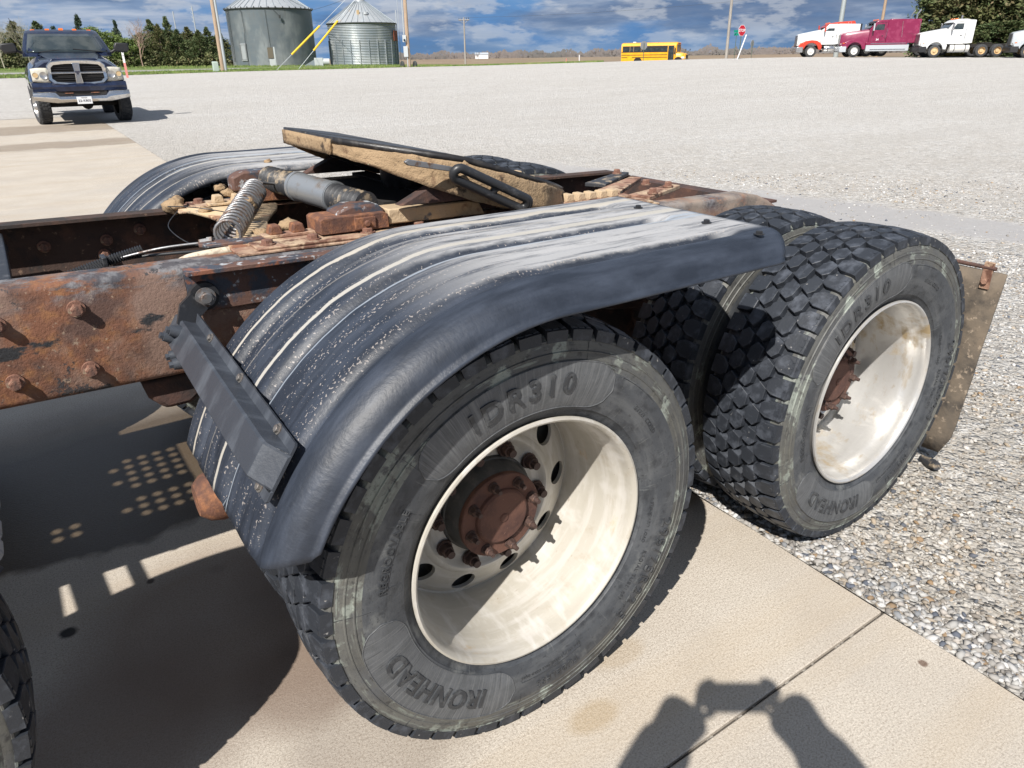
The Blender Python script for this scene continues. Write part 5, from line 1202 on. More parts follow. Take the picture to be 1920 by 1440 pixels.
    fr_ = MB(); L = end+3.6; fr_.bb((-L, -.43, .78), (-.2, -.35, 1.05)); fr_.bb((-L, .35, .78), (-.2, .43, 1.05)); fr_.bb((-end-1.9, -.45, 1.06), (-end-1.0, .45, 1.16)); fr_.bb((-hb_, -.9, .7), (-.3, .9, 1.0)); fr_.bb((-end, -.9, .88), (-hb_, .9, 1.06)); ob('chassis', fr_, 'underside', e, smooth=0)
    wm = semi_wheel_me; 
    for x in (-1.18, -end-.9, -end-2.2):
        for s in (-1, 1):
            for d_ in ((0,) if x > -2 else (0, 1)):
                w = ob('wheel', wm, None, e, loc=(x, s*(1.06-.33*d_), .505)); 
                if d_ == 0:
                    rme = rim_out if x > -2 else rim_in
                    r_ = ob('rim', rme[0 if s < 0 else 1], None, w); r2 = r_.data
                    if r_.data.materials[0] != MATS[rm]:
                        k = (rm, x > -2, s); 
                        if k not in RIMC: RIMC[k] = r_.data.copy(); RIMC[k].materials[0] = MATS[rm]
                        r_.data = RIMC[k]
                    if x > -2:
                        for kk in range(10):
                            t = 2*PI*kk/10; hc = MB()
                            if kk == 0: pass
    if kind.get('stacks'):
        for s in (-1, 1):
            q = MB(); q.tube([(-end+.35, s*.75, 1.2), (-end+.35, s*.75, roof+.45), (-end+.10, s*.75, roof+.82)], .075, 12); ob('exhaust_stack', q, 'chrome', e, smooth=40)
    if kind.get('stack1'):
        q = MB(); q.tube([(-cab1-.12, -.8, 1.2), (-cab1-.12, -.8, roof+.35)], .075, 12); ob('exhaust_stack', q, 'dull_chrome', e, smooth=40)
    for y in (-.7, -.35, 0, .35, .7):
        q = MB(); q.box((-hb_-.66, y, roof+(.05 if not kind.get('fairing') else .12)), (.10, .10, .06)); ob('roof_lamp', q, 'amber', e, smooth=0, bevel=.01)
    if kind.get('door'):
        t = text_mb(kind['door'], .24, .004, .004); t.xf(Matrix.Translation((-(hb_+cab1)/2, W_+.008, 1.42)) @ Matrix.Rotation(PI, 4, 'Z') @ Matrix.Rotation(PI/2, 4, 'X')); ob('door_number', t, 'plate_white', e, smooth=0)
    return e
semi_wheel_me = mesh('wheel', wheel_mb(.505, .28), 'rubber_far', 40); RIMC = {}
ro = far_rim(.505, .28); ro2 = far_rim(.505, .28); ro2.xf(Matrix.Rotation(PI, 4, 'Z')); rim_out = (mesh('rim', ro, 'white_rim', 40), mesh('rim', ro2, 'white_rim', 40))
ri = MB().lathe([(.30, -.13), (.29, -.10), (.27, .0), (.26, .05), (.15, .04), (.14, -.05), (0, -.06)], 28); ri2 = MB().lathe([(.30, .13), (.29, .10), (.27, .0), (.26, -.05), (.15, -.04), (.14, .05), (0, .06)], 28); rim_in = (mesh('rim', ri, 'white_rim', 40), mesh('rim', ri2, 'white_rim', 40))
def place_semi(px, py, heading, *a):
    return semi((px, py, H(px, py)), heading, *a)
HD = 137
place_semi(64.8, 46.6, HD, ('white_paint', 'red_paint', 'white_rim'), 'white tractor with red roof fairing and red front fender, first of the row', dict(hood=1.95, cab=3.35, end=5.3, roof=2.78, sroof=2.80, sw=1.10, fairing='red_paint', gap=True, vent=True, mirror='red_paint', stack1=False, visor='red_paint'))
place_semi(66.6, 43.3, HD, ('maroon', 'maroon', 'white_rim'), 'maroon tractor with long sleeper and two chrome exhaust stacks', dict(hood=2.30, cab=3.80, end=6.55, roof=3.02, sroof=3.10, sw=1.17, skirt=True, rails=True, stacks=True, visor='black_trim', mirror='cool_grey', door='54', bump='cool_grey'))
place_semi(69.8, 37.6, HD, ('white_paint', 'white_paint', 'tan_rim'), 'plain white day cab tractor with rust-tinted front rim', dict(hood=2.05, cab=3.50, end=4.15, roof=3.02, sroof=2.98, sw=1.12, stack1=True, bump='black_trim', day=True))
place_semi(73.0, 31.3, 128, ('cool_grey', 'cool_grey', 'tan_rim'), 'grey tractor cut off by the right edge, only its nose showing', dict(hood=2.1, cab=3.55, end=5.2, roof=2.85, bump='black_trim'))

# ---------------------------------------------------------------- school bus
bx, by = at(43.15, 117.0)
bus = empty('school_bus', (bx, by, -.08)); bus.rotation_euler = (0, 0, R(-60)); tag(bus, 'yellow school bus with black stripes crossing behind the lot', 'bus')
hood = MB(); hood.loft([[(x, -w, .62), (x, -w, zt-.35), (x, -w*.8, zt-.08), (x, 0, zt), (x, w*.8, zt-.08), (x, w, zt-.35), (x, w, .62)] for x, zt, w in ((0, 1.45, .80), (-.12, 1.58, .92), (-.8, 1.72, 1.02), (-1.35, 1.80, 1.12))]); ob('hood', hood, 'bus_yellow', bus, smooth=40)
bb_ = MB()
def bring(x, zt=3.08): return [(x, -1.20, .52), (x, -1.22, 1.9), (x, -1.19, 2.72), (x, -1.02, 2.96), (x, -.6, zt), (x, .6, zt), (x, 1.02, 2.96), (x, 1.19, 2.72), (x, 1.22, 1.9), (x, 1.20, .52)]
bb_.loft([bring(-1.32, 3.04), bring(-1.5), bring(-5), bring(-9.35), bring(-9.45, 3.02)]); ob('body', bb_, 'bus_yellow', bus, smooth=35)
for s in (-1, 1):
    nW = 12; L0, L1 = -9.25, (-2.55 if s < 0 else -1.9); wl = (L1-L0)/nW
    g = MB(); g.bb((L0, s*1.195, 1.84), (L1, s*1.222, 2.62)); ob('window_band', g, 'black_trim', bus, smooth=0)
    for k in range(nW):
        x0 = L0+wl*k+.04; g = MB(); g.add([(x0, s*1.232, 1.93), (x0+wl-.08, s*1.232, 1.93), (x0+wl-.08, s*1.215, 2.56), (x0, s*1.215, 2.56)], [(0, 1, 2, 3)]); ob('window', g, 'glass', bus, smooth=0, solid=.004)
    for k in (2, 3, 5):
        x0 = L0+wl*k; g = MB(); g.bb((x0-.018, s*1.225, 1.88), (x0+.018, s*1.240, 2.60)); ob('window_post', g, 'tan_rim', bus, smooth=0)
    for z_, x0, x1 in ((1.44, -9.4, L1), (1.12, -7.8, L1), (1.12, -9.4, -8.5), (1.82, -9.4, L1)):
        g = MB(); g.bb((x0, s*1.222, z_-.035), (x1, s*1.238, z_+.035)); ob('rub_rail', g, 'black_trim', bus, smooth=0)
    for x in (-.95, -6.9):
        w = wheel_mb(.49, .27); o = ob('wheel', w, 'rubber_far', bus, smooth=40, loc=(x, s*1.06, .49)); r_ = far_rim(.49, .27)
        if s > 0: r_.xf(Matrix.Rotation(PI, 4, 'Z'))
        ob('rim', r_, 'black_trim', o, smooth=40)
        a = MB(); a.lathe([(.56, -.01), (.64, -.01), (.64, .02), (.56, .02)], 20, o=(x, s*1.22, .50), a0=0, a1=PI); ob('wheel_arch', a, 'black_trim', bus, smooth=0)
        a = MB(); a.lathe([(0, -.012), (.56, -.012), (.56, .012), (0, .012)], 20, o=(x, s*1.212, .50), a0=0, a1=PI); ob('wheel_well', a, 'underside', bus, smooth=0)
    hl = MB(); hl.lathe([(0, 0), (.11, 0), (.12, -.03)], 18, o=(.02, s*.72, 1.0), axis='x'); ob('headlight', hl, 'lens', bus, smooth=40)
    hl = MB(); hl.bb((-.55, s*1.0, .90), (-.12, s*1.03, 1.15)); ob('fender_patch', hl, 'plate_white', bus, smooth=0, bevel=.04)
    mm = MB(); mm.tube([(-.3, s*.9, 1.4), (-.05, s*1.2, 1.85), (.1, s*1.3, 2.05)], .02, 6); mm.bb((.06, s*1.22, 1.95), (.14, s*1.40, 2.15)); ob('crossview_mirror', mm, 'black_trim', bus, smooth=30)
dr = MB(); dr.bb((-2.45, -1.225, .45), (-1.62, -1.245, 2.62)); od = ob('door', dr, 'black_trim', bus, smooth=0)
for x in (-2.40, -2.02):
    dd_ = MB(); dd_.bb((x, -1.250, .75), (x+.34, -1.258, 2.5)); ob('door_pane', dd_, 'glass', od, smooth=0)
wd = MB(); wd.add([(-1.31, -1.05, 1.86), (-1.31, 1.05, 1.86), (-1.29, 1.02, 2.66), (-1.29, -1.02, 2.66)], [(0, 1, 2, 3)]); wd.v = [(x+.012, y, z_) for x, y, z_ in wd.v]; ob('windshield', wd, 'glass', bus, smooth=0, solid=.01)
for s in (-1, 1):
    q = MB(); q.tube([(-1.27, s*1.12, 1.82), (-1.28, s*1.12, 2.7)], .05, 6); ob('windshield_post', q, 'bus_yellow', bus, smooth=40)
cw = MB(); cw.add([(-1.60, -1.232, 1.55), (-1.36, -1.232, 1.35), (-1.36, -1.232, 2.2), (-1.55, -1.232, 2.5)], [(0, 1, 2, 3)]); ob('corner_window', cw, 'glass', bus, smooth=0, solid=.006)
cp_ = MB(); cp_.loft([[(-1.5, y, 3.06), (-1.22, y, 3.0), (-1.18, y, 2.72), (-1.5, y, 2.72)] for y in (-1.05, 1.05)]); ocp_ = ob('roof_cap', cp_, 'bus_yellow', bus, smooth=30, bevel=.04)
for y in (-.85, -.62, .62, .85):
    q = MB(); q.lathe([(0, .02), (.075, .02), (.085, 0)], 14, o=(-1.19, y, 2.87), axis='x'); ob('warning_lamp', q, 'red_paint' if abs(y) > .7 else 'amber', ocp_, smooth=30)
t = text_mb('SCHOOL BUS', .17, .004, .004); t.xf(Matrix.Translation((-1.19, 0, 2.86)) @ Matrix.Rotation(PI/2, 4, 'Z') @ Matrix.Rotation(PI/2, 4, 'X')); ob('header_lettering', t, 'ink', bus, smooth=0)
gq = MB(); gq.bb((-.02, -.52, .95), (.03, .52, 1.38)); ob('grille', gq, 'black_trim', bus, smooth=0, bevel=.02)
gq = MB(); gq.bb((-.1, -1.15, .55), (.14, 1.15, .82)); ob('bumper', gq, 'black_trim', bus, smooth=0, bevel=.03)
gq = MB(); gq.bb((.142, -.15, .62), (.15, .15, .76)); ob('license_plate', gq, 'plate_white', bus, smooth=0)
gq = MB(); gq.bb((-8.0, -.25, 3.08), (-7.6, .25, 3.20)); ob('roof_hatch', gq, 'plate_white', bus, smooth=0, bevel=.03)

# ---------------------------------------------------------------- grain bins
m = M('galvanized', (.235, .275, .305), .46, .35, [((.27, .30, .32), .35, .42, .6, 5, (1, 1, 3)), ((.43, .455, .46), .25, .52, .66, 4, (1, 1, .6)), ((.25, .27, .28), 3, .55, .7, 5, (1, 1, .12))])
M('galv_light', (.39, .41, .425), .4, .3, [((.42, .45, .47), .7, .45, .6, 4, (3, 3, .3)), ((.45, .36, .27), 1.2, .64, .70)])
M('yellow', (.72, .48, .03), .5)
M('rust_flat', (.22, .065, .035), .85, 0, [((.10, .03, .02), 2, .5, .6)])
def bin_(az, D, rad, eave, roofh, pitch, label, stiff):
    x, y, z_ = gz(az, D); e = empty('grain_bin', (x, y, z_)); tag(e, label, 'grain bin', 'galvanized grain bins beyond the lot')
    mb = MB(); prof = []; n = int(eave/pitch)
    for k in range(n*4+1):
        prof.append((rad+.035*math.sin(k/4*2*PI), eave*k/(n*4)))
    mb.lathe(prof, 96, axis='z'); ob('wall', mb, m, e, smooth=50)
    rf = MB(); rf.lathe([(rad+.12, eave-.06), (rad+.12, eave), (.9, eave+roofh), (.75, eave+roofh+.02), (.7, eave+roofh+.25), (0, eave+roofh+.4)], 60, axis='z'); orf = ob('roof', rf, 'galv_light', e, smooth=20)
    for k in range(36):
        a = 2*PI*k/36; r_ = MB(); c, s = math.cos(a), math.sin(a); r_.tube([(c*(rad+.12), s*(rad+.12), eave+.03), (c*.9, s*.9, eave+roofh+.04)], .045, 4); ob('roof_rib', r_, 'galvanized', orf, smooth=0)
    ev = MB(); ev.lathe([(rad+.14, eave-.14), (rad+.19, eave-.07), (rad+.14, eave), (rad+.04, eave-.02)], 72, axis='z'); ob('eave_ring', ev, 'dash', e, smooth=30)
    for k in range(40):
        a = 2*PI*k/40; c, s = math.cos(a), math.sin(a)
        if stiff is None: bk = MB(); bk.box((c*(rad+.2), s*(rad+.2), eave+.05), (.10, .10, .16)); ob('eave_clip', bk, 'dash', e, smooth=0)
    if stiff:
        for k in range(24):
            a = 2*PI*k/24; c, s = math.cos(a), math.sin(a); r_ = MB(); r_.box((c*(rad+.06), s*(rad+.06), stiff/2), (.12, .12, stiff), Matrix.Rotation(a, 3, 'Z')); ob('stiffener', r_, 'galvanized', e, smooth=0)
    return e, (x, y, z_)
b1, bp1 = bin_(72.19, 115.5, 5.6, 7.0, 3.0, .105, 'larger grain bin with ladder and side door, left of the smaller one', None)
b2, bp2 = bin_(66.10, 118.5, 4.85, 5.55, 2.75, .20, 'smaller grain bin with vertical stiffeners and ribbed cone roof', 3.35)
def on_bin(p, rad, camaz_off):   # point on the wall, angle measured from the side that faces the yard
    a = math.atan2(CY-p[1], CX-p[0])+R(camaz_off); return rad*math.cos(a), rad*math.sin(a), a
# ladder
ld = MB(); x, y, a = on_bin(bp1, 5.72, -66); tx, ty = -math.sin(a), math.cos(a)
for s in (-.2, .2): ld.tube([(x+tx*s, y+ty*s, .6), (x+tx*s, y+ty*s, 7.1)], .025, 5)
for k in range(22): ld.tube([(x-tx*.2, y-ty*.2, .7+.3*k), (x+tx*.2, y+ty*.2, .7+.3*k)], .015, 4)
ob('ladder', ld, 'dash', b1, smooth=0)
x, y, a = on_bin(bp1, 5.66, -43); d = MB(); d.box((x, y, 1.75), (.12, 1.0, 2.1), Matrix.Rotation(a, 3, 'Z')); od = ob('door', d, 'galv_light', b1, smooth=0, bevel=.02)
tx, ty = -math.sin(a), math.cos(a)
d = MB(); pts = [(x*1.015+tx*s, y*1.015+ty*s, z_) for s, z_ in ((-.42, .85), (.42, .85), (.42, 2.65), (-.42, 2.65))]; d.tube(pts, .02, 4, closed=True); ob('door_frame', d, 'dash', od, smooth=0)
d = MB(); pts = [(x*1.015+tx*s, y*1.015+ty*s, z_) for s, z_ in ((.55, .2), (.55, 3.3), (.75, 4.2), (.6, 6.6), (.2, 6.9))]; d.tube(pts, .03, 5); ob('conduit', d, 'dash', b1, smooth=0)
x, y, a = on_bin(bp1, 5.70, -4); tx, ty = -math.sin(a), math.cos(a)
d = MB(); d.tube([(x-tx*.1, y-ty*.1, 6.9), (x, y, 1.2), (x-tx*.1, y-ty*.1, .7), (x-tx*.5, y-ty*.5, .6)], .022, 5); ob('cable', d, 'dash', b1, smooth=0)
x, y, a = on_bin(bp1, 5.75, 4); d = MB(); d.tube([(x, y, 6.9), (x*1.02-math.sin(a)*.8, y*1.02+math.cos(a)*.8, 6.05)], .03, 5); d.box((x*1.02-math.sin(a)*.85, y*1.02+math.cos(a)*.85, 5.9), (.2, .2, .35)); ob('level_sensor', d, 'dash', b1, smooth=0)
x, y, a = on_bin(bp2, 4.93, 71); d = MB(); d.box((x, y, 3.9), (.10, 1.6, 1.35), Matrix.Rotation(a, 3, 'Z')); ob('inspection_panel', d, 'rust_flat', b2, smooth=0, bevel=.02)
x, y, a = on_bin(bp2, 5.02, 82); d = MB(); d.tube([(x, y, .1), (x, y, 7.2)], .06, 6); d.tube([(x*1.06, y*1.06, .1), (x*1.06, y*1.06, 9.6)], .035, 5); ob('downspout', d, 'cool_grey', b2, smooth=0)
d = MB(); d.box((0, 0, 8.75), (.9, .9, .30)); ob('roof_cap', d, 'galv_light', b2, smooth=0, bevel=.05)
x, y, a = on_bin(bp2, 3.3, 12); d = MB(); d.lathe([(0, .35), (.38, .30), (.42, 0)], 20, o=(x, y, 6.55), axis='z'); ob('roof_hatch', d, 'galv_light', b2, smooth=40)
x, y, a = on_bin(bp2, 3.4, -6); d = MB(); d.box((x, y, 6.75), (.3, .25, .7)); ob('roof_vent', d, 'tan_rim', b2, smooth=0)

# ---------------------------------------------------------------- poles, signs, boxes
M('pole_wood', (.42, .31, .215), .9, 0, [((.30, .22, .16), 3, .45, .6, 5, (6, 6, .3)), ((.50, .42, .34), 1.2, .52, .66, 5, (4, 4, .2))], [(30, .01, 4, (3, 3, .15))])
M('pole_grey', (.36, .34, .31), .9, 0, [((.24, .22, .20), 3, .45, .6, 5, (6, 6, .3))])
M('pole_steel', (.42, .46, .46), .45, .3); M('conduit', (.47, .51, .53), .4, .3); M('box_grey', (.45, .48, .49), .5); M('box_green', (.42, .50, .44), .6); M('sign_red', (.46, .012, .03), .4); M('sign_white', (.76, .75, .76), .45); M('sign_green', (.0, .25, .16), .4); M('sign_back', (.38, .40, .42), .4, .5); M('pink_post', (.60, .22, .19), .6); M('post_green', (.10, .13, .10), .7)
def pole(az, D, h, r, mat, label, lean=(0, 0)):
    x, y, z_ = gz(az, D); e = empty('utility_pole', (x, y, z_)); e.rotation_euler = (lean[0], lean[1], 0); tag(e, label, 'pole')
    mb = MB(); mb.tube([(0, 0, -.3), (0, 0, h*.5), (0, 0, h)], [r, r*.86, r*.70], 14); ob('shaft', mb, mat, e, smooth=60); return e
p1 = pole(75.71, 82, 11, .20, 'pole_wood', 'wooden pole with thick grey conduit, left of the larger grain bin', (0, 0))
d = MB(); tx, ty = at(75.71-90, 1)[0]-CX, at(75.71-90, 1)[1]-CY
d.cyl((tx*.26, ty*.26, 0), (tx*.26, ty*.26, 2.9), .155, .155, 12); d.cyl((tx*.27, ty*.27, 2.9), (tx*.25, ty*.25, 11), .12, .12, 12); ob('conduit', d, 'conduit', p1, smooth=50)
p2 = pole(63.00, 79, 12, .20, 'pole_wood', 'wooden pole carrying meter boxes, right of the smaller grain bin')
Tx, Ty = math.cos(R(63-90)), math.sin(R(63-90)); Nx, Ny = -math.cos(R(63)), -math.sin(R(63))
def pbox(s, z0, w, h, mat, nm, r=None):
    c = MB(); c.box((Tx*s+Nx*.26, Ty*s+Ny*.26, z0), (.18, w, h), Matrix.Rotation(R(63), 3, 'Z')); return ob(nm, c, mat, p2, smooth=0, bevel=.015)
o = pbox(-.28, 2.55, .36, .62, 'box_grey', 'meter_box'); c = MB(); c.lathe([(0, .14), (.12, .10), (.13, 0)], 14, o=(0, 0, 0)); 
c = MB(); c.cyl((Tx*-.28+Nx*.34, Ty*-.28+Ny*.34, 2.42), (Tx*-.28+Nx*.46, Ty*-.28+Ny*.46, 2.42), .11, .10, 14); ob('meter_dial', c, 'glass', o, smooth=40)
pbox(-.22, 1.40, .42, .95, 'box_grey', 'switch_box'); 
c = MB(); c.cyl((Tx*-.30+Nx*.1, Ty*-.30+Ny*.1, 2.9), (Tx*-.27+Nx*.1, Ty*-.27+Ny*.1, 11.5), .05, n=8); ob('conduit', c, 'conduit', p2, smooth=40)
c = MB(); c.cyl((Tx*-.1+Nx*.2, Ty*-.1+Ny*.2, 0), (Tx*-.1+Nx*.2, Ty*-.1+Ny*.2, 1.0), .05, n=8); ob('conduit', c, 'conduit', p2, smooth=40)
for s in (-.65, .6):
    c = MB(); c.lathe([(0, -.10), (.30, -.10), (.34, -.06), (.34, .06), (.30, .10), (0, .10)], 20, o=(Tx*s-Nx*.3, Ty*s-Ny*.3, .22), axis='x'); ob('drum_reel', c, 'dash', p2, smooth=40)
p3 = pole(58.94, 150, 7.9, .17, 'pole_grey', 'distant grey pole with a single crossarm over the field')
T3 = Vector((math.cos(R(58.94-90)), math.sin(R(58.94-90)), 0)); c = MB(); c.tube([-T3*1.0+Vector((0, 0, 7.5)), T3*1.0+Vector((0, 0, 7.5))], .09, 5); ob('crossarm', c, 'pole_grey', p3, smooth=0)
for s in (-.9, -.5, .5, .9):
    c = MB(); q = T3*s+Vector((0, 0, 7.6)); c.cyl(q, q+Vector((0, 0, .28)), .06, .04, 8); ob('insulator', c, 'dash', p3, smooth=0)
c = MB(); c.tube([-T3*.75+Vector((0, 0, 7.45)), Vector((0, 0, 6.8)), T3*.75+Vector((0, 0, 7.45))], .04, 4); ob('brace', c, 'pole_grey', p3, smooth=0)
p4 = pole(40.47, 85, 12, .155, 'pole_grey', 'weathered wooden pole between the bus and the stop sign')
p5 = pole(33.4, 88, 12, .25, 'pole_steel', 'grey steel pole rising behind the red and white tractor')
p6 = pole(30.95, 95, 12, .17, 'pole_wood', 'wooden pole rising behind the maroon tractor')
def octa(r): return [(r*math.cos(R(22.5+45*k))/math.cos(R(22.5)), r*math.sin(R(22.5+45*k))/math.cos(R(22.5))) for k in range(8)]
def stop(az, D, h, face, label, r=.455):
    x, y, z_ = gz(az, D); e = empty('stop_sign', (x, y, z_-.1)); e.rotation_euler = (0, 0, R(face)); tag(e, label, 'road sign')
    c = MB(); c.prism([(a, b_+h-r) for a, b_ in octa(r)], -.012, -.006); ob('sign_border', c, 'sign_white', e, smooth=0)
    c = MB(); c.prism([(a, b_+h-r) for a, b_ in octa(r*.93)], -.020, -.0125); ob('sign_face', c, 'sign_red', e, smooth=0)
    c = MB(); c.prism([(a, b_+h-r) for a, b_ in octa(r)], -.005, .002); ob('sign_back', c, 'sign_back', e, smooth=0)
    t = text_mb('STOP', .34, .003, .006); t.xf(Matrix.Translation((0, -.024, h-r)) @ Matrix.Rotation(PI/2, 4, 'X')); ob('stop_lettering', t, 'sign_white', e, smooth=0)
    c = MB(); c.bb((-.03, .004, 0), (.03, .06, h-.2)); ob('post', c, 'post_green', e, smooth=0); return e
stop(39.60, 76, 2.90, 39.6-90+48, 'red stop sign angled towards the road, beside a leaning white post')
s2 = stop(46.18, 96, 2.55, 46.2-90+180+30, 'grey back of a stop sign standing in front of the yellow bus')
s3 = stop(38.82, 112, 2.9, 38.8-90+180+62, 'small grey sign back edge-on, right of the white leaning post')
x, y, z_ = gz(39.50, 75); e = empty('leaning_post', (x, y, z_-.1)); tag(e, 'white leaning post in front of the red stop sign', 'post'); c = MB(); t4 = Vector((math.cos(R(-50)), math.sin(R(-50)), 0)); c.tube([-t4*.30, t4*.30+Vector((0, 0, 2.1))], .055, 8); ob('shaft', c, 'sign_white', e, smooth=50)
x, y, z_ = gz(39.93, 77); e = empty('street_sign', (x, y, z_-.1)); e.rotation_euler = (0, 0, R(-50+40)); tag(e, 'small green street name sign left of the red stop sign', 'street sign'); c = MB(); c.bb((-.02, -.02, 0), (.02, .02, 2.5)); ob('post', c, 'post_green', e, smooth=0); c = MB(); c.bb((-.35, -.04, 2.30), (.35, -.03, 2.50)); ob('sign_face', c, 'sign_green', e, smooth=0); c = MB(); c.bb((-.03, -.3, 2.05), (-.02, .3, 2.25)); ob('sign_face', c, 'sign_green', e, smooth=0)
for az, D, h, mt, lb in ((51.65, 80, .45, 'pink_post', 'short orange marker post left of the bus'), (50.72, 80, .75, 'sign_white', 'white marker post just left of the bus')):
    x, y, z_ = gz(az, D); c = MB(); c.cyl((0, 0, -.2), (0, 0, h), .05, n=8); o = ob('marker_post', c, mt, None, smooth=40, loc=(x, y, z_)); tag(o, lb, 'post')
x, y, z_ = gz(81.66, 70); e = empty('marker_post', (x, y, z_)); tag(e, 'pink and white marker post behind the pickup mirror', 'post')
c = MB(); c.box((0, 0, .5), (.17, .06, 1.2)); ob('lower_sleeve', c, 'pink_post', e, smooth=0); c = MB(); c.box((0, 0, 1.68), (.15, .05, 1.15)); ob('upper_panel', c, 'sign_white', e, smooth=0)
c = MB(); c.box((0, -.035, 1.9), (.06, .02, .12)); c.box((0, -.035, 1.62), (.05, .02, .05)); ob('printed_mark', c, 'ink', e, smooth=0)
e.rotation_euler = (0, 0, R(-10))
x, y, z_ = gz(76.15, 81); c = MB(); c.loft([[(-.26, -.22, 0), (.26, -.22, 0), (.26, .22, 0), (-.26, .22, 0)], [(-.24, -.20, .92), (.24, -.20, .92), (.24, .20, .98), (-.24, .20, .98)]]); o = ob('utility_pedestal', c, 'box_green', None, smooth=0, bevel=.03, loc=(x, y, z_-.05)); tag(o, 'pale green utility pedestal beside the conduit pole', 'utility box')
x, y, z_ = gz(72.4, 108); e = empty('control_panel', (x, y, z_)); e.rotation_euler = (0, 0, R(-18)); tag(e, 'grey control panel on a post in front of the larger bin', 'utility box')
c = MB(); c.bb((-.45, -.1, .95), (.25, .1, 2.25)); ob('cabinet', c, 'tread_side', e, smooth=0, bevel=.02); c = MB(); c.bb((.30, -.08, 0), (.48, .08, 2.3)); c.bb((-.35, -.1, 0), (.40, .1, .85)); ob('stand', c, 'box_grey', e, smooth=0, bevel=.02)
x, y, z_ = gz(69.1, 106); e = empty('aeration_fan', (x, y, z_)); e.rotation_euler = (0, 0, R(-20)); tag(e, 'low grey fan housing on the grass between the two grain bins', 'fan housing')
c = MB(); c.bb((-.9, -.4, 0), (.2, .4, 1.0)); ob('housing', c, 'box_grey', e, smooth=0, bevel=.04)
c = MB(); c.cyl((.2, 0, .5), (1.0, 0, .5), .42, .42, 20); ob('fan_drum', c, 'box_grey', e, smooth=40)
c = MB(); c.loft([[(-.9, -.4, 0), (-.9, .4, 0), (-.9, .4, .8), (-.9, -.4, .8)], [(-2.1, -.3, 0), (-2.1, .3, 0), (-2.1, .3, .15), (-2.1, -.3, .15)]]); ob('duct', c, 'galvanized', e, smooth=0)
# guy wires with yellow guards, anchored in the verge and tied to the meter pole
tpx, tpy, tpz = gz(63.00, 79)
for (az, D, f, lb) in ((72.24, 80, (.13, .36), 'guy wire with long yellow guard in front of the larger bin'), (70.77, 80, (.16, .40), 'guy wire with yellow guard between the two bins')):
    x, y, z_ = gz(az, D); P0 = Vector((0, 0, 0)); P1 = Vector((tpx-x, tpy-y, tpz+10.6-z_)); e = empty('guy_wire', (x, y, z_)); tag(e, lb, 'guy wire', 'guarded guy wires of the meter pole')
    ob('wire', MB().tube([P0, P1], .022, 5), 'conduit', e, smooth=0); ob('guard', MB().tube([P0.lerp(P1, f[0]), P0.lerp(P1, f[1])], .095, 8), 'yellow', e, smooth=40)
# overhead lines
def sag(P, Q, s, lb):
    P, Q = Vector(P), Vector(Q); pts = [P.lerp(Q, t/20)-Vector((0, 0, s*4*(t/20)*(1-t/20))) for t in range(21)]; o = ob('power_line', MB().tube(pts, .018, 4), 'dash', None, smooth=0); tag(o, lb, 'power line')
top2 = (tpx, tpy, tpz+11.6); p3x, p3y, p3z = gz(58.94, 150)
q1 = gz(75.71, 82)
sag((q1[0], q1[1], q1[2]+10.2), (bp1[0]+4, bp1[1]-3.5, bp1[2]+7.2), .3, 'thin cable from the conduit pole to the larger bin')
sag((bp1[0]+5.5, bp1[1]-2, bp1[2]+7.0), (tpx, tpy, tpz+8.5), .4, 'thin cable from the larger bin up to the meter pole')
sag((p3x, p3y, p3z+7.9), (gz(40.47, 85)[0]+60, gz(40.47, 85)[1]+30, 11), .8, 'thin line running off the distant crossarm pole')
# thin masts behind the trees
for az, D, h in ((77.0, 160, 10.2), (78.2, 170, 9.9)):
    x, y, z_ = gz(az, D); e = empty('radio_mast', (x, y, z_)); tag(e, 'thin radio mast with antenna arms above the trees left of the conduit pole' if az < 78 else 'thin bare mast tip above the pointed evergreens', 'mast')
    c = MB(); c.tube([(0, 0, 0), (0, 0, h)], .10, 6); ob('shaft', c, 'conduit', e, smooth=0)
    if az < 78:
        c = MB()
        for k in range(4): c.tube([(0, 0, h-.6-.7*k), (-.3, .35, h-.3-.7*k)], .04, 4)
        ob('antenna_arms', c, 'conduit', e, smooth=0)
# farmhouse speck
x, y = at(57.76, 500); e = empty('farmhouse', (x, y, .1)); e.rotation_euler = (0, 0, R(-30)); tag(e, 'tiny white farmhouse on the horizon left of the crossarm pole', 'house')
c = MB(); c.bb((-4, -3, 0), (4, 3, 2.4)); ob('wall', c, 'sign_white', e, smooth=0); c = MB(); c.prism([(-3.3, 2.4), (3.3, 2.4), (0, 3.6)], -4.2, 4.2, 'x'); c.v = [(a, b_, z_) for a, b_, z_ in c.v]; ob('roof', c, 'cool_grey', e, smooth=0)
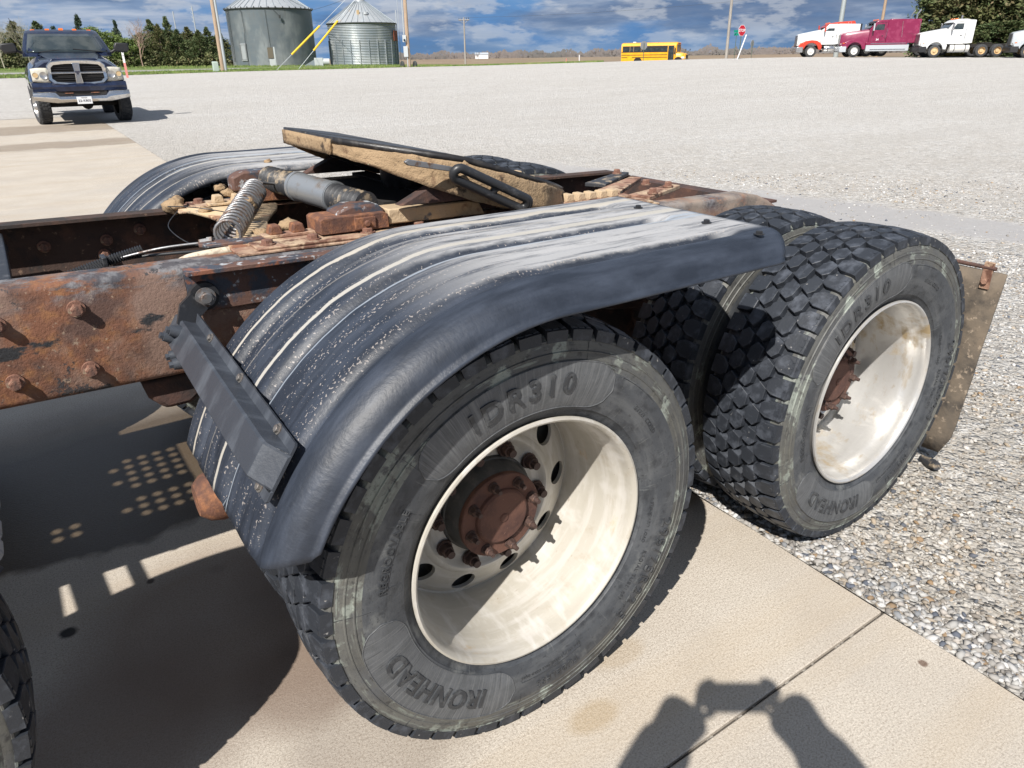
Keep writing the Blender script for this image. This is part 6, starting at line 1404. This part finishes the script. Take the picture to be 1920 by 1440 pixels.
# ================================================================== trees
def foliage_mat(name, cols, rough=.75):
    m = M(name, cols[0], rough, 0, [(cols[1], .9, .42, .58), (cols[2], 2.6, .50, .66)]); return m
foliage_mat('cedar', ((.050, .085, .028), (.095, .13, .045), (.12, .105, .045)))
foliage_mat('cedar_brown', ((.070, .090, .030), (.12, .13, .045), (.15, .11, .055)))
foliage_mat('spring_green', ((.12, .18, .045), (.17, .24, .06), (.14, .14, .06)))
foliage_mat('spruce', ((.035, .065, .045), (.055, .09, .06), (.08, .09, .05)))
M('bark', (.13, .10, .08), .95); M('twig_brown', (.36, .25, .20), .9); M('twig_grey', (.38, .35, .27), .9)
def crown_mesh(name, seed, kind, h, rad, n, mat, leaf):
    r_ = np.random.RandomState(seed)
    # clumps at branch ends, quads scattered in every clump
    if kind == 'cone':
        nc = 260; t = r_.rand(nc)**1.25; a = r_.rand(nc)*2*PI; rr = rad*1.25*np.minimum(1, (1-t)*1.5)*(.35+.75*r_.rand(nc))*(1+.35*np.sin(3*a+seed)); zc = .01*h+.98*h*t
    elif kind == 'spire':
        nc = 150; t = r_.rand(nc)**1.1; rr = rad*1.7*(1-t)**1.1*(.4+.7*r_.rand(nc)); zc = .02*h+.98*h*t
    else:
        nc = 170; t = r_.rand(nc); w = np.sqrt(np.clip(1-((t-.42)/.60)**2, .05, 1)); rr = rad*w*(.35+.75*r_.rand(nc)**.6); zc = .04*h+.9*h*t
    a = r_.rand(nc)*2*PI if kind != 'cone' else a; cc = np.stack([rr*np.cos(a), rr*np.sin(a), zc], 1)
    csz = leaf*(1.8+2.6*r_.rand(nc))*(1.25-.85*zc/h if kind != 'round' else 1.0)
    k = n//nc; idx = np.repeat(np.arange(nc), k); N_ = len(idx)
    p = cc[idx]+r_.normal(0, 1, (N_, 3))*csz[idx][:, None]*np.array([.5, .5, .38])
    out = np.stack([np.cos(a[idx]), np.sin(a[idx]), np.full(N_, .55 if kind != 'round' else .2)], 1)
    u = out+r_.normal(0, .6, (N_, 3)); u /= np.linalg.norm(u, axis=1)[:, None]; v = np.cross(u, r_.normal(0, 1, (N_, 3))); v /= np.linalg.norm(v, axis=1)[:, None]
    s = leaf*(.5+.9*r_.rand(N_))[:, None]
    V = np.stack([p-v*s*.35, p+u*s*1.1, p+v*s*.35, p-u*s*.5], 1).reshape(-1, 3); V[:, 2] = np.maximum(V[:, 2], .02)
    F_ = np.arange(N_*4).reshape(-1, 4)
    me = bpy.data.meshes.new(name); me.vertices.add(len(V)); me.vertices.foreach_set('co', V.ravel()); me.loops.add(N_*4); me.loops.foreach_set('vertex_index', F_.ravel()); me.polygons.add(N_); me.polygons.foreach_set('loop_start', np.arange(0, N_*4, 4)); me.update(calc_edges=True); me.materials.append(MATS[mat]); return me
def trunk_mb(h, r, seed, limbs=9):
    r_ = random.Random(seed); mb = MB(); mb.tube([(0, 0, -.2), (.05, .03, h*.4), (0, .05, h*.92)], [r, r*.7, r*.12], 8)
    for k in range(limbs):
        z_ = h*(.15+.7*k/limbs); a = r_.random()*2*PI; L = h*.22*(1-k/limbs*.6); mb.tube([(0, 0, z_), (math.cos(a)*L*.6, math.sin(a)*L*.6, z_+L*.25), (math.cos(a)*L, math.sin(a)*L, z_+L*.5)], [r*.35, r*.2, .02], 5)
    return mb
def bare_mb(h, spread, seed, mat_r=.045):
    r_ = random.Random(seed); mb = MB()
    def br(p, d, L, r, lv):
        q = p+d*L; mid = p.lerp(q, .5)+Vector((r_.uniform(-1, 1), r_.uniform(-1, 1), r_.uniform(-.3, .6)))*L*.06
        mb.tube([p, mid, q], [r, r*.8, r*.6], 4 if lv > 1 else 6, caps=False)
        if lv >= 5: return
        for _ in range(3 if lv > 0 else 7):
            dd = (d+Vector((r_.gauss(0, spread), r_.gauss(0, spread), r_.gauss(.12, .22)))).normalized(); br(p.lerp(q, r_.uniform(.45, 1)), dd, L*r_.uniform(.55, .78), r*.55, lv+1)
    br(Vector((0, 0, 0)), Vector((0, 0, 1)), h*.30, mat_r*h/4, 0); return mb
CM = {}
def tree(az, D, top, rad, kind, mat, label, seed, n=3600, leaf=.22, group='trees behind the verge on the left', name='evergreen_tree', cat='tree', base=None):
    x, y, z_ = gz(az, D); z_ = z_ if base is None else base; h = top-z_
    e = empty(name, (x, y, z_)); tag(e, label, cat, group)
    key = (kind, seed % 4, mat, round(leaf, 2), n)
    if key not in CM: CM[key] = (crown_mesh('crown', seed % 4+hash(kind) % 7 if False else (seed % 4)*11+len(kind), kind, 6.0, 2.0, n, mat, leaf), mesh('trunk', trunk_mb(6.0, .16, seed % 4), 'bark', 50))
    c, t = CM[key]; oc = ob('crown', c, None, e); oc.scale = (rad/2, rad/2, h/6); oc.rotation_euler = (0, 0, seed*1.7); ot = ob('trunk', t, None, e); ot.scale = (rad/2, rad/2, h/6)
    return e
EV = 'evergreen_tree'
L_ = [
 (93.5, 118, 6.4, 2.8, 'cone', 'cedar_brown', 'broad dark cedar left of the frame edge', 1), (91.6, 119, 6.1, 2.6, 'cone', 'cedar', 'dark cedar at the left frame edge', 2),
 (90.0, 117, 5.4, 2.4, 'cone', 'cedar_brown', 'brownish cedar under the wispy bare tree', 3), (88.6, 119, 5.9, 2.5, 'cone', 'cedar', 'bushy cedar behind the left mirror of the pickup', 5), (87.3, 118, 6.2, 2.3, 'cone', 'cedar_brown', 'tall full cedar just left of the pickup cab', 6),
 (86.1, 119, 6.3, 2.0, 'cone', 'cedar', 'dark cedar behind the left end of the pickup roof', 7), (85.2, 120, 5.7, 1.6, 'spire', 'spruce', 'small pointed evergreen above the middle of the pickup roof', 8), (84.5, 121, 5.3, 1.5, 'cone', 'cedar', 'low evergreen hidden behind the pickup roof', 9),
 (83.8, 117, 6.9, 1.5, 'spire', 'spruce', 'tall pointed evergreen just right of the pickup roof', 10), (83.1, 116, 5.7, 2.0, 'round', 'spring_green', 'bright green bushy tree right of the pickup roof', 11), (82.35, 116, 5.1, 1.9, 'round', 'spring_green', 'pale green rounded tree above the pickup mirror', 12),
 (81.75, 117, 6.4, 1.1, 'spire', 'spruce', 'narrow dark spire beside the pink bare tree', 13), (81.3, 115, 4.3, 1.8, 'round', 'spring_green', 'low green bush behind the pink marker post', 14),
 (80.5, 117, 4.8, 1.9, 'cone', 'cedar', 'cedar in front of the pink bare tree', 15), (79.75, 118, 6.6, 1.6, 'cone', 'cedar', 'tall dark cedar right of the pink bare tree', 16), (79.3, 116, 5.9, 1.7, 'cone', 'cedar_brown', 'brown tinged cedar in the middle of the evergreen row', 17), (78.75, 118, 6.8, 1.5, 'spire', 'cedar', 'highest pointed cedar of the row right of the pink tree', 18),
 (78.2, 116, 5.3, 1.8, 'cone', 'cedar', 'rounded cedar under the radio mast', 19), (77.55, 118, 5.7, 1.8, 'cone', 'cedar_brown', 'wide cedar right of the radio mast', 20), (76.9, 116, 5.2, 1.7, 'cone', 'cedar', 'dark low cedar left of the conduit pole', 21), (76.35, 118, 5.6, 1.6, 'cone', 'cedar', 'dark cedar directly behind the conduit pole', 22), (75.6, 119, 5.4, 1.5, 'cone', 'cedar_brown', 'cedar between the conduit pole and the larger bin', 23), (80.95, 118, 4.2, 1.5, 'round', 'spring_green', 'small spring green shrub right of the marker post', 25)]
for i_, az_ in enumerate((92.4, 90.8, 89.3, 87.9, 86.6, 84.0, 82.7, 80.1, 79.0, 78.0, 77.2, 76.0)): L_.append((az_, 121+(i_ % 3), (4.9, 5.2, 5.0, 5.3, 5.1, 4.4, 4.6, 5.3, 5.5, 5.0, 4.9, 4.7)[i_], 2.3, 'round', 'cedar' if i_ % 2 else 'cedar_brown', 'dark rounded cedar filling the row '+['at the far left edge', 'under the first bare tree', 'left of the side mirror', 'above the side mirror', 'left of the pickup cab', 'behind the pickup roof right end', 'behind the bright green trees', 'beside the pink bare tree', 'behind the highest pointed cedar', 'below the thin mast tip', 'right of the antenna mast', 'behind the conduit pole'][i_], 50+i_))
for t in L_: tree(t[0], t[1], t[2], t[3], t[4], t[5], t[6], t[7], n=9000, leaf=.15, name='deciduous_tree' if t[5] == 'spring_green' else EV)
# skirt of undergrowth so the row closes at the ground
ug = []
r_ = np.random.RandomState(5); vs = []; fs = []
for k in range(16000):
    a = r_.uniform(75.2, 96); D = 113.5+r_.rand()*3; x, y = at(a, D); z_ = H(x, y); hh = r_.rand()**1.8*1.5*(.5+abs(mnoise.noise((a*1.3, 0, 0))*1.6)); p = Vector((x+r_.normal(0, .2), y, z_+hh)); u = Vector(r_.normal(0, 1, 3)).normalized()*.16; v = u.orthogonal().normalized()*.12
    o = len(vs); vs += [p-u, p+v, p+u, p-v]; fs.append((o, o+1, o+2, o+3))
o = ob('undergrowth', MB().add(vs, fs), 'cedar_brown', None, smooth=0, fix=False); o['kind'] = 'stuff'; tag(o, 'dark tangled undergrowth along the foot of the evergreen row')
for az, D, h, sp, sd, mt, lb in ((80.6, 112.5, 6.9, .42, 3, 'twig_brown', 'leafless pinkish brown tree among the evergreens'), (88.3, 112, 7.4, .38, 8, 'twig_grey', 'leafless grey green tree above the left cedars'), (86.9, 113, 7.4, .36, 9, 'twig_grey', 'second leafless tree, left of the pickup roof'), (90.2, 112, 7.0, .4, 12, 'twig_grey', 'leafless tree at the left frame edge')):
    x, y, z_ = gz(az, D); e = empty('bare_tree', (x, y, z_)); tag(e, lb, 'tree'); ob('branches', bare_mb((h-z_)*1.3, sp, sd, .035), mt, e, smooth=0, fix=False)
# big cedars behind the tractors
for i, (az, D, top, rad, kind, mt, lb) in enumerate([(27.2, 96, 8.6, 3.0, 'round', 'cedar', 'large green cedar behind the rear of the maroon tractor'), (25.6, 94, 10.5, 3.6, 'round', 'cedar_brown', 'tall brownish cedar between the maroon and the white tractor'), (23.6, 95, 11.5, 3.8, 'round', 'cedar', 'tall cedar above the roof of the white day cab'), (21.8, 92, 11, 3.8, 'round', 'cedar_brown', 'wide cedar right of the white day cab'), (19.8, 93, 11, 3.8, 'round', 'cedar', 'cedar behind the grey tractor at the right edge'), (17.6, 95, 10, 3.6, 'round', 'cedar_brown', 'cedar beyond the right edge of the frame'), (26.6, 90, 3.4, 2.2, 'round', 'cedar_brown', 'low shrub seen between the maroon and white tractors'), (24.2, 90, 4.0, 2.4, 'round', 'cedar', 'low shrub seen under the white day cab frame')]):
    tree(az, D, top, rad, kind, mt, lb, 30+i, n=30000, leaf=.15, group='cedars behind the parked tractors', base=gz(az, D)[2]-.3)
# far shelter belt on the horizon
r_ = np.random.RandomState(9); vs = []; fs = []
for k in range(26000):
    a = r_.uniform(18, 66); D = 620+60*r_.rand(); cl = .35+.65*max(0, mnoise.noise((a*.9, 3, 0))+.5)+.5*max(0, mnoise.noise((a*4, 8, 0))); x, y = at(a, D); hh = r_.rand()**1.4*6.0*min(cl, 1.5); p = Vector((x, y, hh-.3)); s = .6+1.1*r_.rand(); t = R(a-90); u = Vector((math.cos(t), math.sin(t), 0))*s*.35; w = Vector((0, 0, s))
    o = len(vs); vs += [p-u, p+u, p+w]; fs.append((o, o+1, o+2))
M('far_wood', (.20, .175, .165), .95, 0, [((.13, .13, .125), .02, .45, .6)])
o = ob('distant_trees', MB().add(vs, fs), 'far_wood', None, smooth=0, fix=False); o['kind'] = 'stuff'; tag(o, 'brown leafless shelter belt along the far edge of the fields')
for i, (az, D, h) in enumerate(((58.0, 380, 5.6), (56.5, 420, 6.0), (53.2, 400, 5.0), (49.6, 420, 6.5), (48.4, 430, 7.0), (47.6, 410, 6.0), (65.5, 135, 4.2), (64.2, 140, 3.6))):
    x, y = at(az, D); z_ = H(x, y)-.1; e = empty('bare_tree', (x, y, z_)); tag(e, ['small leafless tree left of the tiny farmhouse', 'leafless tree right of the crossarm pole on the horizon', 'lone leafless tree far out in the field', 'leafless tree left of the bus on the horizon', 'wide leafless tree just left of the bus rear', 'leafless tree touching the rear of the bus', 'brown thicket tree between the two grain bins', 'brown thicket tree beside the smaller grain bin'][i], 'tree')
    ob('branches', bare_mb(h*.95, .45, 40+i, .04 if D < 300 else .07), 'twig_brown' if D < 300 else 'far_wood', e, smooth=0, fix=False)
# ================================================================== the photographer, whose shadow falls on the slab
Fh = Vector((math.cos(_az), math.sin(_az), 0)); Rh = Vector((math.sin(_az), -math.cos(_az), 0))
BASE = CAMP+Fh*(-.50); BASE.z = 0
def PP(r, f, z_): return Vector((CAMP.x, CAMP.y, 0))+Rh*r+Fh*f+Vector((0, 0, z_)) - BASE
person = empty('person', BASE); tag(person, 'person in dark jacket holding up a phone, casting the shadow on the slab', 'person')
CZ = CAMP.z
def skinned(name, verts, edges, radii, mat, parent, lvl=2, root=0):
    me = bpy.data.meshes.new(name); me.from_pydata([tuple(v) for v in verts], edges, []); me.materials.append(MATS[mat])
    o = bpy.data.objects.new(name, me); C.objects.link(o); o.parent = parent
    s = o.modifiers.new('k', 'SKIN'); s.use_smooth_shade = True
    for i, r_ in enumerate(radii): me.skin_vertices[0].data[i].radius = (r_, r_) if not isinstance(r_, tuple) else r_; me.skin_vertices[0].data[i].use_root = (i == root)
    u = o.modifiers.new('u', 'SUBSURF'); u.levels = u.render_levels = lvl; return o
M('skin', (.50, .30, .21), .5); M('jacket', (.045, .05, .06), .85, 0, [], [(60, .002)]); M('jeans', (.05, .07, .12), .9, 0, [], [(200, .001)]); M('hair', (.06, .04, .03), .6); M('boots', (.09, .055, .035), .7); M('phone_black', (.015, .015, .017), .25)
V_ = []; E_ = []; R_ = []
def nd(p, r_, par=None):
    V_.append(p); R_.append(r_)
    if par is not None: E_.append((par, len(V_)-1))
    return len(V_)-1
hip = nd(PP(0, -.52, .88), (.15, .12)); wa = nd(PP(0, -.52, 1.05), (.14, .105), hip); che = nd(PP(0, -.51, 1.25), (.165, .12), wa); nk = nd(PP(0, -.50, 1.39), (.075, .07), che); hb = nd(PP(0, -.485, 1.455), (.055, .055), nk); hm = nd(PP(0, -.475, 1.545), (.085, .095), hb); ht = nd(PP(0, -.485, 1.635), (.062, .075), hm)
HANDS = {}
for s in (-1, 1):
    sh = nd(PP(s*.17, -.51, 1.335), .062, che); ex = .32 if s < 0 else .30; el = nd(PP(s*ex, -.26, CZ-.25), .058, sh); fa = nd(PP(s*(ex*.5+.075), -.14, CZ-.155), .060, el); wr = nd(PP(s*.150, -.05, CZ-.072), .058, fa); pm = nd(PP(s*.112, -.034, CZ-.016), (.084, .062), wr); HANDS[s] = pm
    hj = nd(PP(s*.10, -.53, .82), .095, hip); kn = nd(PP(s*.13, -.50, .47), .062, hj); an_ = nd(PP(s*.14, -.55, .09), .042, kn); to = nd(PP(s*.16, -.40, .045), .038, an_)
body = skinned('body', V_, E_, R_, 'skin', person)
def sub(idx, scale_, name, mat, root):
    mp = {j: k for k, j in enumerate(idx)}; return skinned(name, [V_[j] for j in idx], [(mp[a], mp[b_]) for a, b_ in E_ if a in mp and b_ in mp], [tuple(q*scale_ for q in R_[j]) if isinstance(R_[j], tuple) else R_[j]*scale_ for j in idx], mat, body, 2, mp[root])
arms = []
for k in range(2):
    b0 = 7+k*9; arms += [b0, b0+1, b0+2, b0+3]
sub([0, 1, 2, 3]+arms, 1.24, 'jacket', 'jacket', 0)
legs = []
for k in range(2):
    b0 = 7+k*9; legs += [b0+5, b0+6, b0+7]
sub([0]+legs, 1.14, 'trousers', 'jeans', 0)
for k in range(2):
    b0 = 7+k*9; skinned('boot', [V_[b0+7]-Vector((0, 0, .02)), V_[b0+8]+Vector((0, 0, .0))], [(0, 1)], [.06, .048], 'boots', body)
# fingers: each its own chain rooted in the palm
for s in (-1, 1):
    P_ = V_[HANDS[s]]
    for k, (dz, ln, out) in enumerate(((.028, .040, .012), (.016, .046, .012), (-.002, .043, .0), (-.018, .036, -.004))):
        a = P_+Rh*(-s*.012)+Vector((0, 0, dz*.7)); b0 = a+Rh*(-s*.010)+Vector((0, 0, dz*.4+out*.6))+Fh*.022; c0 = b0+Rh*(-s*.012)+Fh*.004+Vector((0, 0, out*.6)); d0 = c0+Rh*(-s*ln*.5)+Vector((0, 0, out*.5))+Fh*-.002
        skinned('finger', [a, b0, c0, d0], [(0, 1), (1, 2), (2, 3)], [.015, .0125, .0115, .010], 'skin', body)
    a = P_+Vector((0, 0, -.015)); skinned('thumb', [a, a+Rh*(-s*.025)+Fh*-.02+Vector((0, 0, -.005)), a+Rh*(-s*.05)+Fh*-.022+Vector((0, 0, .012))], [(0, 1), (1, 2)], [.013, .0105, .0085], 'skin', body)
hc = V_[hm]
def ell(c, r_, n=16): return MB().lathe([(r_[0]*math.cos(t), r_[2]*math.sin(t)) for t in [(-PI/2+PI*k/n) for k in range(n+1)]], 20, o=c, axis='z')
for nm, off, r_, mt in (('nose', (0, .098, -.005), (.014, 0, .026), 'skin'), ('eye', (-.032, .082, .012), (.013, 0, .011), 'plate_white'), ('eye', (.032, .082, .012), (.013, 0, .011), 'plate_white'), ('ear', (-.088, 0, 0), (.016, 0, .032), 'skin'), ('ear', (.088, 0, 0), (.016, 0, .032), 'skin'), ('mouth', (0, .087, -.045), (.022, 0, .006), 'red_paint')):
    c = hc+Rh*off[0]+Fh*off[1]+Vector((0, 0, off[2])); ob(nm, ell(c, r_), mt, body, smooth=60)
ob('hair', ell(hc+Fh*-.02+Vector((0, 0, .045)), (.094, 0, .085)), 'hair', body, smooth=60)
# the phone itself, lens just behind the point of view
ph = empty('smartphone', CAMP-Fv*.014); ph.rotation_euler = mw.to_euler(); tag(ph, 'black smartphone held sideways in both hands of the photographer', 'phone')
c = MB(); c.box((0, 0, 0), (.154, .076, .008)); c.v = [(x+.0, y-.018, z_) for x, y, z_ in c.v]; ob('phone_body', c, 'phone_black', ph, smooth=30, bevel=.003)
c = MB(); c.box((0, -.018, .0046), (.150, .068, .0008)); ob('screen', c, 'glass', ph, smooth=0)
